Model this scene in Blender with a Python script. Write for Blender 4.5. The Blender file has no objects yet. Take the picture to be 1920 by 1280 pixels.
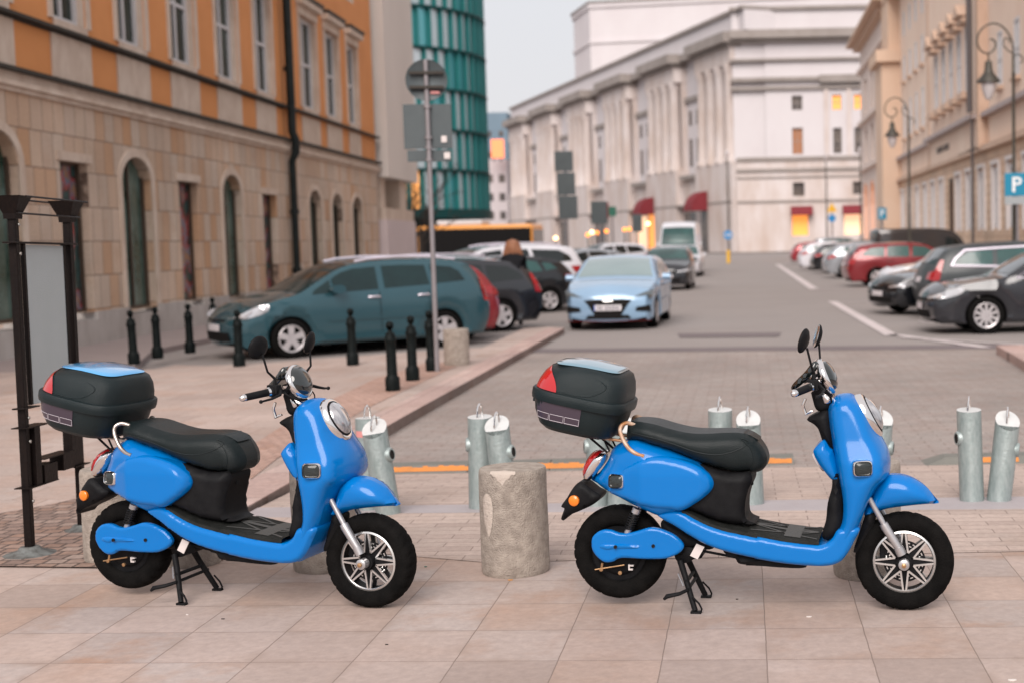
import bpy, math, random
import numpy as np
from math import sin, cos, pi, radians as R, hypot, atan2, sqrt
from mathutils import Vector, Matrix
from mathutils.geometry import delaunay_2d_cdt
random.seed(7)
SC = bpy.context.scene
# ------------------------------------------------------------------ camera
FPX, PCX, PCY, CH = 2560.0, 1400.0, 640.0, 1.66
ROLL, PITCH = R(1.2), R(4.2933)
_f = np.array([0, cos(PITCH), -sin(PITCH)]); _u = np.array([0, sin(PITCH), cos(PITCH)]); _r = np.array([1., 0, 0])
CR = _r*cos(ROLL) - _u*sin(ROLL); CU = _u*cos(ROLL) + _r*sin(ROLL)
cam_d = bpy.data.cameras.new('camera'); cam = bpy.data.objects.new('camera', cam_d); SC.collection.objects.link(cam)
cam.matrix_world = Matrix(((CR[0], CU[0], -_f[0], 0), (CR[1], CU[1], -_f[1], 0), (CR[2], CU[2], -_f[2], CH), (0, 0, 0, 1)))
cam_d.sensor_width = 36; cam_d.lens = 36*FPX/1920
cam_d.shift_x = -(PCX-960)/1920; cam_d.shift_y = (PCY-640)/1920
cam_d.clip_start = 0.1; cam_d.clip_end = 3000
cam_d.dof.use_dof = True; cam_d.dof.focus_distance = 6.15; cam_d.dof.aperture_fstop = 2.1
SC.camera = cam
# ------------------------------------------------------------------ world and sun (overcast dusk)
W = bpy.data.worlds.new('World'); SC.world = W; W.use_nodes = True
nt = W.node_tree; nt.nodes.clear()
wo = nt.nodes.new('ShaderNodeOutputWorld'); bg = nt.nodes.new('ShaderNodeBackground'); bg.inputs[1].default_value = 0.1
sky = nt.nodes.new('ShaderNodeTexSky'); sky.sky_type = 'NISHITA'; sky.sun_disc = False
SUN_EL, SUN_AZ = R(38), R(-6)      # azimuth measured from +Y towards +X
sky.sun_elevation = SUN_EL; sky.sun_rotation = SUN_AZ; sky.air_density = 1.0; sky.dust_density = 4.0
tc = nt.nodes.new('ShaderNodeTexCoord'); sx = nt.nodes.new('ShaderNodeSeparateXYZ'); nt.links.new(tc.outputs['Generated'], sx.inputs[0])
rp = nt.nodes.new('ShaderNodeValToRGB'); nt.links.new(sx.outputs[2], rp.inputs[0])
e = rp.color_ramp.elements
e[0].position = 0.0; e[0].color = (0.54, 0.525, 0.535, 1)
e[1].position = 0.9; e[1].color = (0.60, 0.57, 0.575, 1)
m1 = e.new(0.22); m1.color = (0.535, 0.54, 0.565, 1)
sc = nt.nodes.new('ShaderNodeVectorMath'); sc.operation = 'SCALE'; sc.inputs[3].default_value = 11.5; nt.links.new(rp.outputs[0], sc.inputs[0])
mx = nt.nodes.new('ShaderNodeMixRGB'); mx.inputs[0].default_value = 0.07
nt.links.new(sc.outputs[0], mx.inputs[1]); nt.links.new(sky.outputs[0], mx.inputs[2])
nt.links.new(mx.outputs[0], bg.inputs[0]); nt.links.new(bg.outputs[0], wo.inputs[0])
sd = bpy.data.lights.new('sun', 'SUN'); sd.energy = 2.7; sd.angle = R(40); sd.color = (1.0, 0.93, 0.88)
so = bpy.data.objects.new('sun', sd); SC.collection.objects.link(so)
_sv = Vector((sin(SUN_AZ)*cos(SUN_EL), cos(SUN_AZ)*cos(SUN_EL)*-1, sin(SUN_EL)))
so.rotation_euler = _sv.to_track_quat('Z', 'Y').to_euler()
sky.sun_rotation = atan2(_sv.x, _sv.y)
SC.view_settings.view_transform = 'Standard'; SC.view_settings.look = 'None'; SC.view_settings.exposure = 0.40; SC.view_settings.gamma = 1.0
# ------------------------------------------------------------------ back-projection (the camera's measured pose)
def ray(px, py): return _f + CR*(px-PCX)/FPX - CU*(py-PCY)/FPX
def G(px, py, z=0.0):
    d = ray(px, py); t = (z-CH)/d[2]; return Vector((d[0]*t, d[1]*t, z))
def AY(px, py, Y):
    d = ray(px, py); t = Y/d[1]; return Vector((d[0]*t, Y, CH+d[2]*t))
class Frame:
    "a vertical plane: origin o, direction d, outward side sgn (outward = sgn * (z x d))"
    def __init__(s, o, d, sgn):
        s.o = np.array(o[:2], float); s.d = np.array(d, float)/np.linalg.norm(d); s.sgn = sgn; s.ang = atan2(s.d[1], s.d[0])
    def uz(s, px, py, dep=0.0):
        r = ray(px, py); n = np.array([-s.d[1], s.d[0]])*s.sgn*dep; a = s.o+n
        u, t = np.linalg.solve(np.array([[s.d[0], -r[0]], [s.d[1], -r[1]]]), -a); return float(u), float(CH+r[2]*t)
    def u(s, px, py=450): return s.uz(px, py)[0]
    def root(s, name, z=0):
        o = bpy.data.objects.new(name, None); SC.collection.objects.link(o); o.location = (s.o[0], s.o[1], z); o.rotation_euler = (0, 0, s.ang); return o
# ------------------------------------------------------------------ scene helpers
def tag(o, label=None, cat=None, group=None, kind=None):
    if label: o['label'] = label
    if cat: o['category'] = cat
    if group: o['group'] = group
    if kind: o['kind'] = kind
    return o
def empty(name, loc=(0, 0, 0), rz=0.0, label=None, cat=None, group=None):
    o = bpy.data.objects.new(name, None); SC.collection.objects.link(o); o.location = loc; o.rotation_euler = (0, 0, rz); o.empty_display_size = .2
    return tag(o, label, cat, group)
def copy_tree(o, parent=None):
    c = o.copy(); SC.collection.objects.link(c); c.parent = parent
    for ch in o.children: copy_tree(ch, c)
    return c
class MB:
    def __init__(s): s.v = []; s.f = []; s.m = []; s.flat = set()
    def add(s, vs, fs, mi=0):
        b = len(s.v); s.v += [tuple(map(float, p)) for p in vs]
        for f in fs: s.f.append([b+i for i in f]); s.m.append(mi)
        return s
    def box(s, x0, x1, y0, y1, z0, z1, mi=0, M=None):
        vs = [Vector((x, y, z)) for x in (x0, x1) for y in (y0, y1) for z in (z0, z1)]
        if M: vs = [M @ v for v in vs]
        return s.add(vs, [(0, 1, 3, 2), (4, 6, 7, 5), (0, 4, 5, 1), (2, 3, 7, 6), (0, 2, 6, 4), (1, 5, 7, 3)], mi)
    def quad(s, a, b, c, d, mi=0): return s.add([a, b, c, d], [(0, 1, 2, 3)], mi)
    def prism(s, poly, z0, z1, mi=0):
        n = len(poly); vs = [(x, y, z0) for x, y in poly]+[(x, y, z1) for x, y in poly]
        return s.add(vs, [tuple(range(n))[::-1], tuple(range(n, 2*n))]+[(i, (i+1) % n, n+(i+1) % n, n+i) for i in range(n)], mi)
    def prismY(s, poly, y0, y1, mi=0):
        n = len(poly); vs = [(x, y0, z) for x, z in poly]+[(x, y1, z) for x, z in poly]
        return s.add(vs, [tuple(range(n)), tuple(range(n, 2*n))[::-1]]+[(i, n+i, n+(i+1) % n, (i+1) % n) for i in range(n)], mi)
    def tube(s, path, r, seg=10, mi=0, caps=True):
        P = [Vector(p) for p in path]; rs = r if isinstance(r, (list, tuple)) else [r]*len(P); rings = []; up = None
        for i, p in enumerate(P):
            t = (P[min(i+1, len(P)-1)]-P[max(i-1, 0)]).normalized()
            if up is None:
                up = Vector((0, 0, 1)) if abs(t.z) < .9 else Vector((1, 0, 0))
            a = t.cross(up).normalized(); up = a.cross(t).normalized()
            rings.append([p+(a*cos(k*2*pi/seg)+up*sin(k*2*pi/seg))*rs[i] for k in range(seg)])
        return s.rings(rings, mi, caps)
    def rings(s, rings, mi=0, caps=True, closed=True):
        n = len(rings[0]); vs = [v for r in rings for v in r]; fs = []
        for i in range(len(rings)-1):
            for k in range(n if closed else n-1):
                a = i*n+k; b = i*n+(k+1) % n; fs.append((a, b, b+n, a+n))
        if caps: fs.append(tuple(range(n))[::-1]); fs.append(tuple(range((len(rings)-1)*n, len(rings)*n)))
        return s.add(vs, fs, mi)
    def lathe(s, prof, seg=24, mi=0, M=None, caps=True):
        "prof = [(r, h)] about the z axis"
        rings = [[Vector((r*cos(k*2*pi/seg), r*sin(k*2*pi/seg), h)) for k in range(seg)] for r, h in prof]
        if M: rings = [[M @ v for v in q] for q in rings]
        return s.rings(rings, mi, caps)
    def build(s, name, mats, parent=None, smooth=40, bevel=0):
        me = bpy.data.meshes.new(name); me.from_pydata(s.v, [], s.f)
        mats = mats if isinstance(mats, (list, tuple)) else [mats]
        for m in mats: me.materials.append(m)
        me.polygons.foreach_set('material_index', s.m)
        if smooth is not None:
            me.polygons.foreach_set('use_smooth', [True]*len(s.f)); me.update()
            try: me.set_sharp_from_angle(angle=R(smooth))
            except Exception: pass
        me.update()
        o = bpy.data.objects.new(name, me); SC.collection.objects.link(o)
        if parent: o.parent = parent
        if bevel:
            b = o.modifiers.new('bevel', 'BEVEL'); b.width = bevel; b.segments = 2; b.limit_method = 'ANGLE'; b.angle_limit = R(40)
        return o
def zaxis(c, n):
    "matrix that puts the local z axis along n at c"
    return Matrix.Translation(Vector(c)) @ Vector(n).to_track_quat('Z', 'Y').to_matrix().to_4x4()
def smoothpoly(pts, per=6, closed=True):
    P = [np.array(p, float) for p in pts]; n = len(P); out = []
    for i in range(n if closed else n-1):
        p0, p1, p2, p3 = (P[(i-1) % n], P[i], P[(i+1) % n], P[(i+2) % n]) if closed else (P[max(i-1, 0)], P[i], P[i+1], P[min(i+2, n-1)])
        d1 = max(np.linalg.norm(p2-p1), 1e-6); d0 = max(np.linalg.norm(p1-p0), 1e-6); d2 = max(np.linalg.norm(p3-p2), 1e-6)
        t1 = (p2-p0)/(d0+d1)*d1 if d0 > 1e-5 else (p2-p1); t2 = (p3-p1)/(d1+d2)*d1 if d2 > 1e-5 else (p2-p1)
        for k in range(per):
            t = k/per; out.append((2*t**3-3*t*t+1)*p1+(t**3-2*t*t+t)*t1+(-2*t**3+3*t*t)*p2+(t**3-t*t)*t2)
    if not closed: out.append(P[-1])
    return [tuple(p) for p in out]
def seg_dist(Q, B):
    "distance of points Q (n,2) to closed polyline B (m,2)"
    A = B; C = np.roll(B, -1, 0); D = C-A; L = (D**2).sum(1)+1e-12; best = np.full(len(Q), 1e9)
    for i in range(len(A)):
        t = np.clip(((Q-A[i])@D[i])/L[i], 0, 1); d = np.linalg.norm(Q-(A[i]+t[:, None]*D[i]), axis=1); best = np.minimum(best, d)
    return best
def inside(Q, B):
    x, y = Q[:, 0], Q[:, 1]; c = np.zeros(len(Q), bool); n = len(B); j = n-1
    for i in range(n):
        xi, yi = B[i]; xj, yj = B[j]; m = ((yi > y) != (yj > y)); t = (xj-xi)*(y-yi)/((yj-yi) if yj != yi else 1e-12)+xi; c ^= m & (x < t); j = i
    return c
def tri2d(B, g):
    B = np.array(B); lo, hi = B.min(0), B.max(0); xs = np.arange(lo[0]+g/2, hi[0], g); ys = np.arange(lo[1]+g/2, hi[1], g)
    Q = np.array([(x+(g/2 if j % 2 else 0), y) for j, y in enumerate(ys) for x in xs]) if len(xs) and len(ys) else np.zeros((0, 2))
    if len(Q):
        Q = Q[inside(Q, B)]
        if len(Q): Q = Q[seg_dist(Q, B) > g*.45]
    n = len(B); V = [Vector((float(p[0]), float(p[1]))) for p in B]+[Vector((float(p[0]), float(p[1]))) for p in Q]
    r = delaunay_2d_cdt(V, [(i, (i+1) % n) for i in range(n)], [], 1, 1e-7)
    vs = np.array([(v.x, v.y) for v in r[0]]); orig = r[3]
    bmap = {}
    for k, o in enumerate(orig):
        for q in o:
            if q < n: bmap[q] = k
    return vs, [tuple(f) for f in r[2]], [bmap[i] for i in range(n)]
def hsurf(B, hw, r):
    'outer half-width of a shell at (x,z)'
    Bn = np.array(B)
    def f(x, z):
        t = min(1, seg_dist(np.array([[x, z]]), Bn)[0]/r); return hw(x, z)-r*(1-sqrt(max(0, 1-(1-t)**2)))
    return f
def shell(mb, B, hw, r=0.03, g=0.02, mi=0, mib=None, bulge=None, across=6, yc=0.0):
    "solid with side outline B (x,z), half-width hw(x,z), edges rounded by r; the rim is bridged across"
    vs, fs, bm = tri2d(B, g); Bn = np.array(B); d = seg_dist(vs, Bn); h = np.array([hw(x, z) for x, z in vs])
    h = h - r*(1-np.sqrt(np.clip(1-(1-np.clip(d/r, 0, 1))**2, 0, 1)))
    a = sum(B[i][0]*B[(i+1) % len(B)][1]-B[(i+1) % len(B)][0]*B[i][1] for i in range(len(B)))
    near = [(x, yc-hh, z) for (x, z), hh in zip(vs, h)]; far = [(x, yc+hh, z) for (x, z), hh in zip(vs, h)]
    mb.add(near, fs, mi); mb.add(far, [f[::-1] for f in fs], mi)
    n = len(B); rows = []
    for i in range(n):
        k = bm[i]; x, z = vs[k]; hh = h[k]; p, q = Bn[i-1], Bn[(i+1) % n]; t = q-p; t = t/(np.linalg.norm(t)+1e-9); nn = np.array([t[1], -t[0]])*(1 if a > 0 else -1)
        b = bulge(x, z) if bulge else 0.0
        rows.append([(x+nn[0]*b*(1-(2*j/across-1)**2), yc-hh+2*hh*j/across, z+nn[1]*b*(1-(2*j/across-1)**2)) for j in range(across+1)])
    if mib is None: mb.rings(rows+[rows[0]], mi, caps=False, closed=False)
    else:
        for i in range(n):
            q = [rows[i], rows[(i+1) % n]]; mb.rings(q, mib(i, B[i], B[(i+1) % n], a), caps=False, closed=False)
    return rows
# ------------------------------------------------------------------ materials
MATS = {}
def nodes(m): return m.node_tree.nodes, m.node_tree.links
def mat(name, col, rough=.6, metal=0.0, var=0.0, nscale=8, bump=0.0, bscale=60, coat=0.0, emit=0.0, spec=.5, trans=0.0, col2=None, streak=None):
    if name in MATS: return MATS[name]
    m = bpy.data.materials.new(name); m.use_nodes = True; N, L = nodes(m); b = N['Principled BSDF']
    b.inputs['Base Color'].default_value = (*col, 1); b.inputs['Roughness'].default_value = rough; b.inputs['Metallic'].default_value = metal
    b.inputs['Coat Weight'].default_value = coat; b.inputs['Coat Roughness'].default_value = .06; b.inputs['Specular IOR Level'].default_value = spec if max(col) > .045 or coat else spec*.2
    if trans: b.inputs['Transmission Weight'].default_value = trans
    if emit: b.inputs['Emission Color'].default_value = (*col, 1); b.inputs['Emission Strength'].default_value = emit
    if var or bump:
        t = N.new('ShaderNodeTexCoord'); n = N.new('ShaderNodeTexNoise'); n.inputs['Scale'].default_value = nscale; n.inputs['Detail'].default_value = 6; n.inputs['Roughness'].default_value = .62
        if streak:
            mp = N.new('ShaderNodeMapping'); mp.inputs['Scale'].default_value = streak; L.new(t.outputs['Object'], mp.inputs[0]); L.new(mp.outputs[0], n.inputs[0])
        else: L.new(t.outputs['Object'], n.inputs[0])
        if var:
            c2 = col2 or tuple(c*.55 for c in col)
            r = N.new('ShaderNodeValToRGB'); r.color_ramp.elements[0].position = .35; r.color_ramp.elements[1].position = .68; L.new(n.outputs[0], r.inputs[0])
            mxn = N.new('ShaderNodeMixRGB'); mxn.inputs[1].default_value = (*col, 1); mxn.inputs[2].default_value = (*c2, 1)
            mm = N.new('ShaderNodeMath'); mm.operation = 'MULTIPLY'; mm.inputs[1].default_value = var; L.new(r.outputs[0], mm.inputs[0]); L.new(mm.outputs[0], mxn.inputs[0]); L.new(mxn.outputs[0], b.inputs['Base Color'])
            ra = N.new('ShaderNodeMapRange'); ra.inputs[3].default_value = max(0.03, rough-.12*var); ra.inputs[4].default_value = min(1, rough+.18*var); L.new(n.outputs[0], ra.inputs[0]); L.new(ra.outputs[0], b.inputs['Roughness'])
        if bump:
            n2 = N.new('ShaderNodeTexNoise'); n2.inputs['Scale'].default_value = bscale; n2.inputs['Detail'].default_value = 5; L.new(t.outputs['Object'], n2.inputs[0])
            bp = N.new('ShaderNodeBump'); bp.inputs['Strength'].default_value = bump; bp.inputs['Distance'].default_value = .01; L.new(n2.outputs[0], bp.inputs['Height']); L.new(bp.outputs[0], b.inputs['Normal'])
    MATS[name] = m; return m
def paving(name, sx_, sy_, cols, joint, jw, skew=0.0, off=0.0, phx=0.0, phy=0.0, rough=.75, stain=.5, staincol=(.3, .13, .06), bump=.35, vert=False, stag=None, dirt=.25, grime=0.0):
    "rectangular slabs in object space, each slab its own tone; joints as darker, lower lines"
    m = bpy.data.materials.new(name); m.use_nodes = True; N, L = nodes(m); b = N['Principled BSDF']; b.inputs['Roughness'].default_value = rough
    def M(op, a, c=None):
        n = N.new('ShaderNodeMath'); n.operation = op
        for i, q in enumerate((a, c)):
            if q is None: continue
            if isinstance(q, (int, float)): n.inputs[i].default_value = q
            else: L.new(q, n.inputs[i])
        return n.outputs[0]
    t = N.new('ShaderNodeTexCoord'); s = N.new('ShaderNodeSeparateXYZ'); L.new(t.outputs['Object'], s.inputs[0])
    X, Y = s.outputs[0], (s.outputs[2] if vert else s.outputs[1])
    wob = N.new('ShaderNodeTexNoise'); wob.inputs['Scale'].default_value = 9; wob.inputs['Detail'].default_value = 3; L.new(t.outputs['Object'], wob.inputs[0]); wb = M('MULTIPLY', M('SUBTRACT', wob.outputs[0], .5), jw*2.0)
    if skew: Y = M('ADD', Y, M('MULTIPLY', X, skew))
    v = M('DIVIDE', M('ADD', M('ADD', Y, wb), -phy), sy_); row = M('FLOOR', v)
    xo = M('ADD', M('ADD', X, wb), -phx)
    if off: xo = M('ADD', xo, M('MULTIPLY', M('MODULO', M('ABSOLUTE', row), 2), off*sx_))
    if stag:
        wn0 = N.new('ShaderNodeTexWhiteNoise'); wn0.noise_dimensions = '1D'; L.new(row, wn0.inputs['W']); xo = M('ADD', xo, M('MULTIPLY', wn0.outputs[0], stag))
    u = M('DIVIDE', xo, sx_); colm = M('FLOOR', u)
    fu, fv = M('FRACT', u), M('FRACT', v)
    du = M('MULTIPLY', M('MINIMUM', fu, M('SUBTRACT', 1, fu)), sx_); dv = M('MULTIPLY', M('MINIMUM', fv, M('SUBTRACT', 1, fv)), sy_)
    dd = M('MINIMUM', du, dv)
    jr = N.new('ShaderNodeMapRange'); jr.inputs[1].default_value = jw*.35; jr.inputs[2].default_value = jw; L.new(dd, jr.inputs[0])      # 0 in joint, 1 on slab
    cb = N.new('ShaderNodeCombineXYZ'); L.new(colm, cb.inputs[0]); L.new(row, cb.inputs[1])
    wn = N.new('ShaderNodeTexWhiteNoise'); L.new(cb.outputs[0], wn.inputs[0])
    cr = N.new('ShaderNodeValToRGB'); el = cr.color_ramp.elements; cr.color_ramp.interpolation = 'LINEAR'
    for i, c in enumerate(cols):
        q = el[i] if i < 2 else el.new(1.0)
        q.color = (*c, 1)
    for i, q in enumerate(el): q.position = i/(len(cols)-1)
    L.new(wn.outputs[0], cr.inputs[0])
    n1 = N.new('ShaderNodeTexNoise'); n1.inputs['Scale'].default_value = 1.6; n1.inputs['Detail'].default_value = 7; n1.inputs['Roughness'].default_value = .65; L.new(t.outputs['Object'], n1.inputs[0])
    r1 = N.new('ShaderNodeValToRGB'); r1.color_ramp.elements[0].position = .48; r1.color_ramp.elements[1].position = .72; L.new(n1.outputs[0], r1.inputs[0])
    # stains break at slab edges: strength depends on the slab too
    st = M('MULTIPLY', M('MULTIPLY', r1.outputs[0], wn.outputs[0]), stain)
    mx1 = N.new('ShaderNodeMixRGB'); mx1.inputs[2].default_value = (*staincol, 1); L.new(cr.outputs[0], mx1.inputs[1]); L.new(st, mx1.inputs[0])
    n2 = N.new('ShaderNodeTexNoise'); n2.inputs['Scale'].default_value = 22; n2.inputs['Detail'].default_value = 8; n2.inputs['Roughness'].default_value = .7; L.new(t.outputs['Object'], n2.inputs[0])
    r2 = N.new('ShaderNodeMapRange'); r2.inputs[1].default_value = .3; r2.inputs[2].default_value = .7; r2.inputs[3].default_value = 1-dirt; r2.inputs[4].default_value = 1+dirt*.5; L.new(n2.outputs[0], r2.inputs[0])
    mx2 = N.new('ShaderNodeMixRGB'); mx2.blend_type = 'MULTIPLY'; mx2.inputs[0].default_value = 1; L.new(mx1.outputs[0], mx2.inputs[1]); L.new(r2.outputs[0], mx2.inputs[2])
    n3 = N.new('ShaderNodeTexNoise'); n3.inputs['Scale'].default_value = .45; n3.inputs['Detail'].default_value = 4; L.new(t.outputs['Object'], n3.inputs[0])
    r3 = N.new('ShaderNodeMapRange'); r3.inputs[1].default_value = .35; r3.inputs[2].default_value = .65; r3.inputs[3].default_value = .86; r3.inputs[4].default_value = 1.08; L.new(n3.outputs[0], r3.inputs[0])
    mx3 = N.new('ShaderNodeMixRGB'); mx3.blend_type = 'MULTIPLY'; mx3.inputs[0].default_value = 1; L.new(mx2.outputs[0], mx3.inputs[1]); L.new(r3.outputs[0], mx3.inputs[2])
    if grime:
        gm = N.new('ShaderNodeMapRange'); gm.inputs[1].default_value = jw; gm.inputs[2].default_value = jw+.05; gm.inputs[3].default_value = grime; gm.inputs[4].default_value = 0; L.new(dd, gm.inputs[0])
        n4 = N.new('ShaderNodeTexNoise'); n4.inputs['Scale'].default_value = 4.5; n4.inputs['Detail'].default_value = 6; L.new(t.outputs['Object'], n4.inputs[0]); r4 = N.new('ShaderNodeMapRange'); r4.inputs[1].default_value = .42; r4.inputs[2].default_value = .66; L.new(n4.outputs[0], r4.inputs[0])
        sp = N.new('ShaderNodeTexNoise'); sp.inputs['Scale'].default_value = 60; sp.inputs['Detail'].default_value = 2; L.new(t.outputs['Object'], sp.inputs[0]); rs_ = N.new('ShaderNodeMapRange'); rs_.inputs[1].default_value = .70; rs_.inputs[2].default_value = .76; rs_.inputs[4].default_value = .5; L.new(sp.outputs[0], rs_.inputs[0])
        tot = M('ADD', M('MULTIPLY', gm.outputs[0], r4.outputs[0]), M('ADD', M('MULTIPLY', r4.outputs[0], grime*.28), rs_.outputs[0])); tot = M('MINIMUM', tot, .8)
        mg = N.new('ShaderNodeMixRGB'); mg.inputs[2].default_value = (*[c*1.6 for c in joint], 1); L.new(tot, mg.inputs[0]); L.new(mx3.outputs[0], mg.inputs[1]); mx3 = mg
    jm = N.new('ShaderNodeMixRGB'); jm.inputs[1].default_value = (*joint, 1); L.new(jr.outputs[0], jm.inputs[0]); L.new(mx3.outputs[0], jm.inputs[2]); L.new(jm.outputs[0], b.inputs['Base Color'])
    bp = N.new('ShaderNodeBump'); bp.inputs['Strength'].default_value = bump; bp.inputs['Distance'].default_value = .006
    hh = M('ADD', jr.outputs[0], M('MULTIPLY', n2.outputs[0], .35)); L.new(hh, bp.inputs['Height']); L.new(bp.outputs[0], b.inputs['Normal'])
    return m
# ------------------------------------------------------------------ ground, road, pavements
ROADZ = -0.10
def sheet(name, pts, z, m, kind='structure', thick=None):
    mb = MB(); P = [Vector((p[0], p[1], z if (len(p) < 3 or isinstance(p, Vector)) else p[2])) for p in pts]
    if thick: mb.prism([(p.x, p.y) for p in P], z-thick, z)
    else: mb.add(P, [tuple(range(len(P)))])
    o = mb.build(name, m, smooth=None); tag(o, kind=kind); return o
m_tile = paving('m_tile', .4165, .43, [(.36, .28, .245), (.46, .365, .325), (.42, .305, .25), (.45, .375, .345), (.375, .305, .275)], (.20, .15, .125), .003, skew=.05, phx=.0535, phy=5.30, stain=.95, staincol=(.36, .195, .115), dirt=.18, rough=.7, grime=.55)
m_paver = paving('m_paver', .34, .105, [(.40, .31, .27), (.50, .395, .345), (.44, .35, .305)], (.19, .14, .12), .004, skew=.05, off=.5, stain=.4, staincol=(.30, .18, .12), dirt=.2)
m_island = paving('m_island', .5, .5, [(.385, .30, .265), (.46, .365, .325), (.40, .31, .27), (.46, .38, .345)], (.22, .15, .12), .005, skew=.03, off=.5, stain=.8, staincol=(.38, .22, .15), dirt=.2)
m_roadpav = paving('m_roadpav', .30, .12, [(.275, .237, .218), (.34, .293, .268), (.30, .26, .238)], (.16, .115, .10), .005, skew=.03, off=.5, stain=.5, staincol=(.22, .16, .13), dirt=.3, grime=.5)
m_cobble = paving('m_cobble', .11, .10, [(.22, .15, .125), (.33, .23, .19), (.27, .17, .13), (.36, .27, .23)], (.10, .072, .06), .010, off=.5, stag=.08, stain=.4, dirt=.35, bump=1.0)
m_asphalt = mat('m_asphalt', (.27, .24, .228), .85, var=.45, nscale=.35, bump=.25, bscale=90, col2=(.225, .20, .19))
m_asphalt2 = mat('m_asphalt_dark', (.165, .135, .138), .85, var=.5, nscale=.6, bump=.25, bscale=90, col2=(.12, .10, .105))
m_kerb = paving('m_kerb', .9, 1.0, [(.50, .36, .32), (.43, .30, .27), (.54, .41, .37)], (.16, .11, .10), .006, stain=.4, dirt=.25)
m_drain = mat('m_drain', (.40, .36, .37), .55, var=.5, nscale=3, bump=.4, bscale=120, col2=(.31, .27, .28))
m_paint = mat('m_paint', (.60, .53, .53), .7, var=.6, nscale=3, col2=(.42, .37, .36))
def farend(px, py): return G(px, py, ROADZ)
sheet('ground', [(-700, -60), (700, -60), (700, 900), (-700, 900)], -.20, m_asphalt2)
sheet('road', [(-14, 12), (-3.6, 14), (-3.3, 19), (45, 19), (45, 320), (-80, 320), (-80, 96), (-14, 96)], ROADZ, m_asphalt)
K = [G(432, 972), G(450, 960), G(545, 905), G(640, 850), G(760, 780), G(900, 703), G(1000, 648), G(1058, 616)]
sheet('paver_road', [(-3.5, 8.3), (7.5, 8.0), (7.5, 21.0), (-4.1, 22.6)], ROADZ+.006, m_roadpav)
pa = G(430, 968); pb = G(1960, 962)
sheet('plaza', [(-14, -5), (9, -5), (9, pb.y-.09), (pb.x, pb.y-.02), (pa.x-.05, pa.y-.015)]+[(-14, 8.35)], 0.0, m_tile, thick=.25)
# sloping paver strip from the plaza down to the road
dr0, dr1 = [G(700, 968), G(1960, 960)], [G(700, 938), G(1960, 928)]
sheet('drain_strip', [(-3.18, 8.315, -.001), (8, pb.y-.05, -.001), (8, 8.40, -.012), (-3.2, 8.78, -.012)], 0, m_drain)
sheet('paver_strip', [(-3.2, 8.79, -.016), (8, 8.41, -.016), (8, 10.2, ROADZ+.008), (-3.3, 10.45, ROADZ+.008)], 0, m_paver)
sheet('paver_course', [(G(735, 962).x, G(735, 962).y), (4.6, 7.93), (4.6, 7.03), (-1.4, 7.05), (-2.6, 7.55)], .003, m_paver)
# raised pavement on the left (island) with its granite kerb
ISL = [(K[0].x-.1, K[0].y-.35)]+[(p.x, p.y) for p in K[1:]]+[(-3.9, 27.0), (-4.35, 26.6), (G(905, 652).x, G(905, 652).y), (G(870, 655).x-.3, G(870, 655).y), (G(660, 668).x, G(660, 668).y), (G(500, 680).x, G(500, 680).y), (G(385, 686).x, G(385, 686).y),
      (G(330, 684).x, G(330, 684).y), (G(290, 692).x, G(290, 692).y), (-14, 19.2), (-14, 8.30), (-3.6, 8.30)]
sheet('pavement', ISL, .004, m_island, thick=.22)
m_side = mat('m_side_asphalt', (.30, .245, .235), .85, var=.5, nscale=1.2, bump=.2, col2=(.25, .20, .19))
sheet('side_pavement', [(-16, 15), (-10, 18.5), (G(300, 690).x-.4, G(300, 690).y+.0), (G(320, 655).x-.3, G(320, 655).y+.0), (-11.6, 60), (-20, 60), (-20, 15)], .0, m_side, thick=.2)
mk = MB()
for i in range(1, len(K)-1):
    a, b = K[i], K[i+1]; t = (b-a).normalized(); n = Vector((-t.y, t.x, 0)); wd = .32
    z = .012
    mk.prism([(a.x, a.y), (b.x, b.y), (b.x+n.x*wd, b.y+n.y*wd), (a.x+n.x*wd, a.y+n.y*wd)], -.2, z)
tag(mk.build('kerb', m_kerb, smooth=None), kind='structure')
# pinkish sett patch in the pavement by the posts, and dark cobbles around the sign frame
m_sett = paving('m_sett', .10, .10, [(.40, .25, .20), (.50, .33, .27), (.44, .28, .22)], (.26, .17, .14), .008, off=.5, stain=.5, dirt=.3, bump=.6)
sheet('sett_patch', [(p.x, p.y) for p in (G(470, 900), G(520, 860), G(700, 760), G(870, 680), G(800, 680), G(700, 712), G(560, 780), G(450, 850))], .009, m_sett)
cp = [G(-120, 1062), G(200, 1066), G(262, 1052), G(420, 1050), G(430, 985), G(300, 940), G(195, 925), G(90, 948), G(-120, 985)]
sheet('cobble_patch', [(p.x, p.y) for p in cp], .010, m_cobble)
# painted lines on the road
def line(name, a, b, wa, z=ROADZ+.012):
    A, B = G(*a, ROADZ), G(*b, ROADZ); t = (B-A).normalized(); n = Vector((-t.y, t.x, 0))*wa/2
    sheet(name, [A-n, B-n, B+n, A+n], z, m_paint)
line('road_marking', (1560, 566), (1672, 630), .24); line('road_marking', (1672, 628), (1850, 652), .19); line('road_marking', (1690, 634), (1925, 648), .12, ROADZ+.016)
line('road_marking', (1457, 496), (1527, 543), .3); line('road_marking', (1560, 568), (1690, 564), .13, ROADZ+.016)
line('road_marking', (1457, 497), (1500, 492), .2, ROADZ+.016); line('road_marking', (1720, 604), (1925, 612), .12); line('road_marking', (1530, 543), (1600, 540), .15, ROADZ+.014)
# kerb corner on the right
kr = MB(); a, b, c_ = G(1868, 651), G(1935, 690), G(1945, 640)
kr.prism([(a.x, a.y), (b.x, b.y), (b.x+8, b.y), (a.x+8, a.y+.3)], -.2, .03)
tag(kr.build('pavement', m_kerb, smooth=None), kind='structure')
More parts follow.
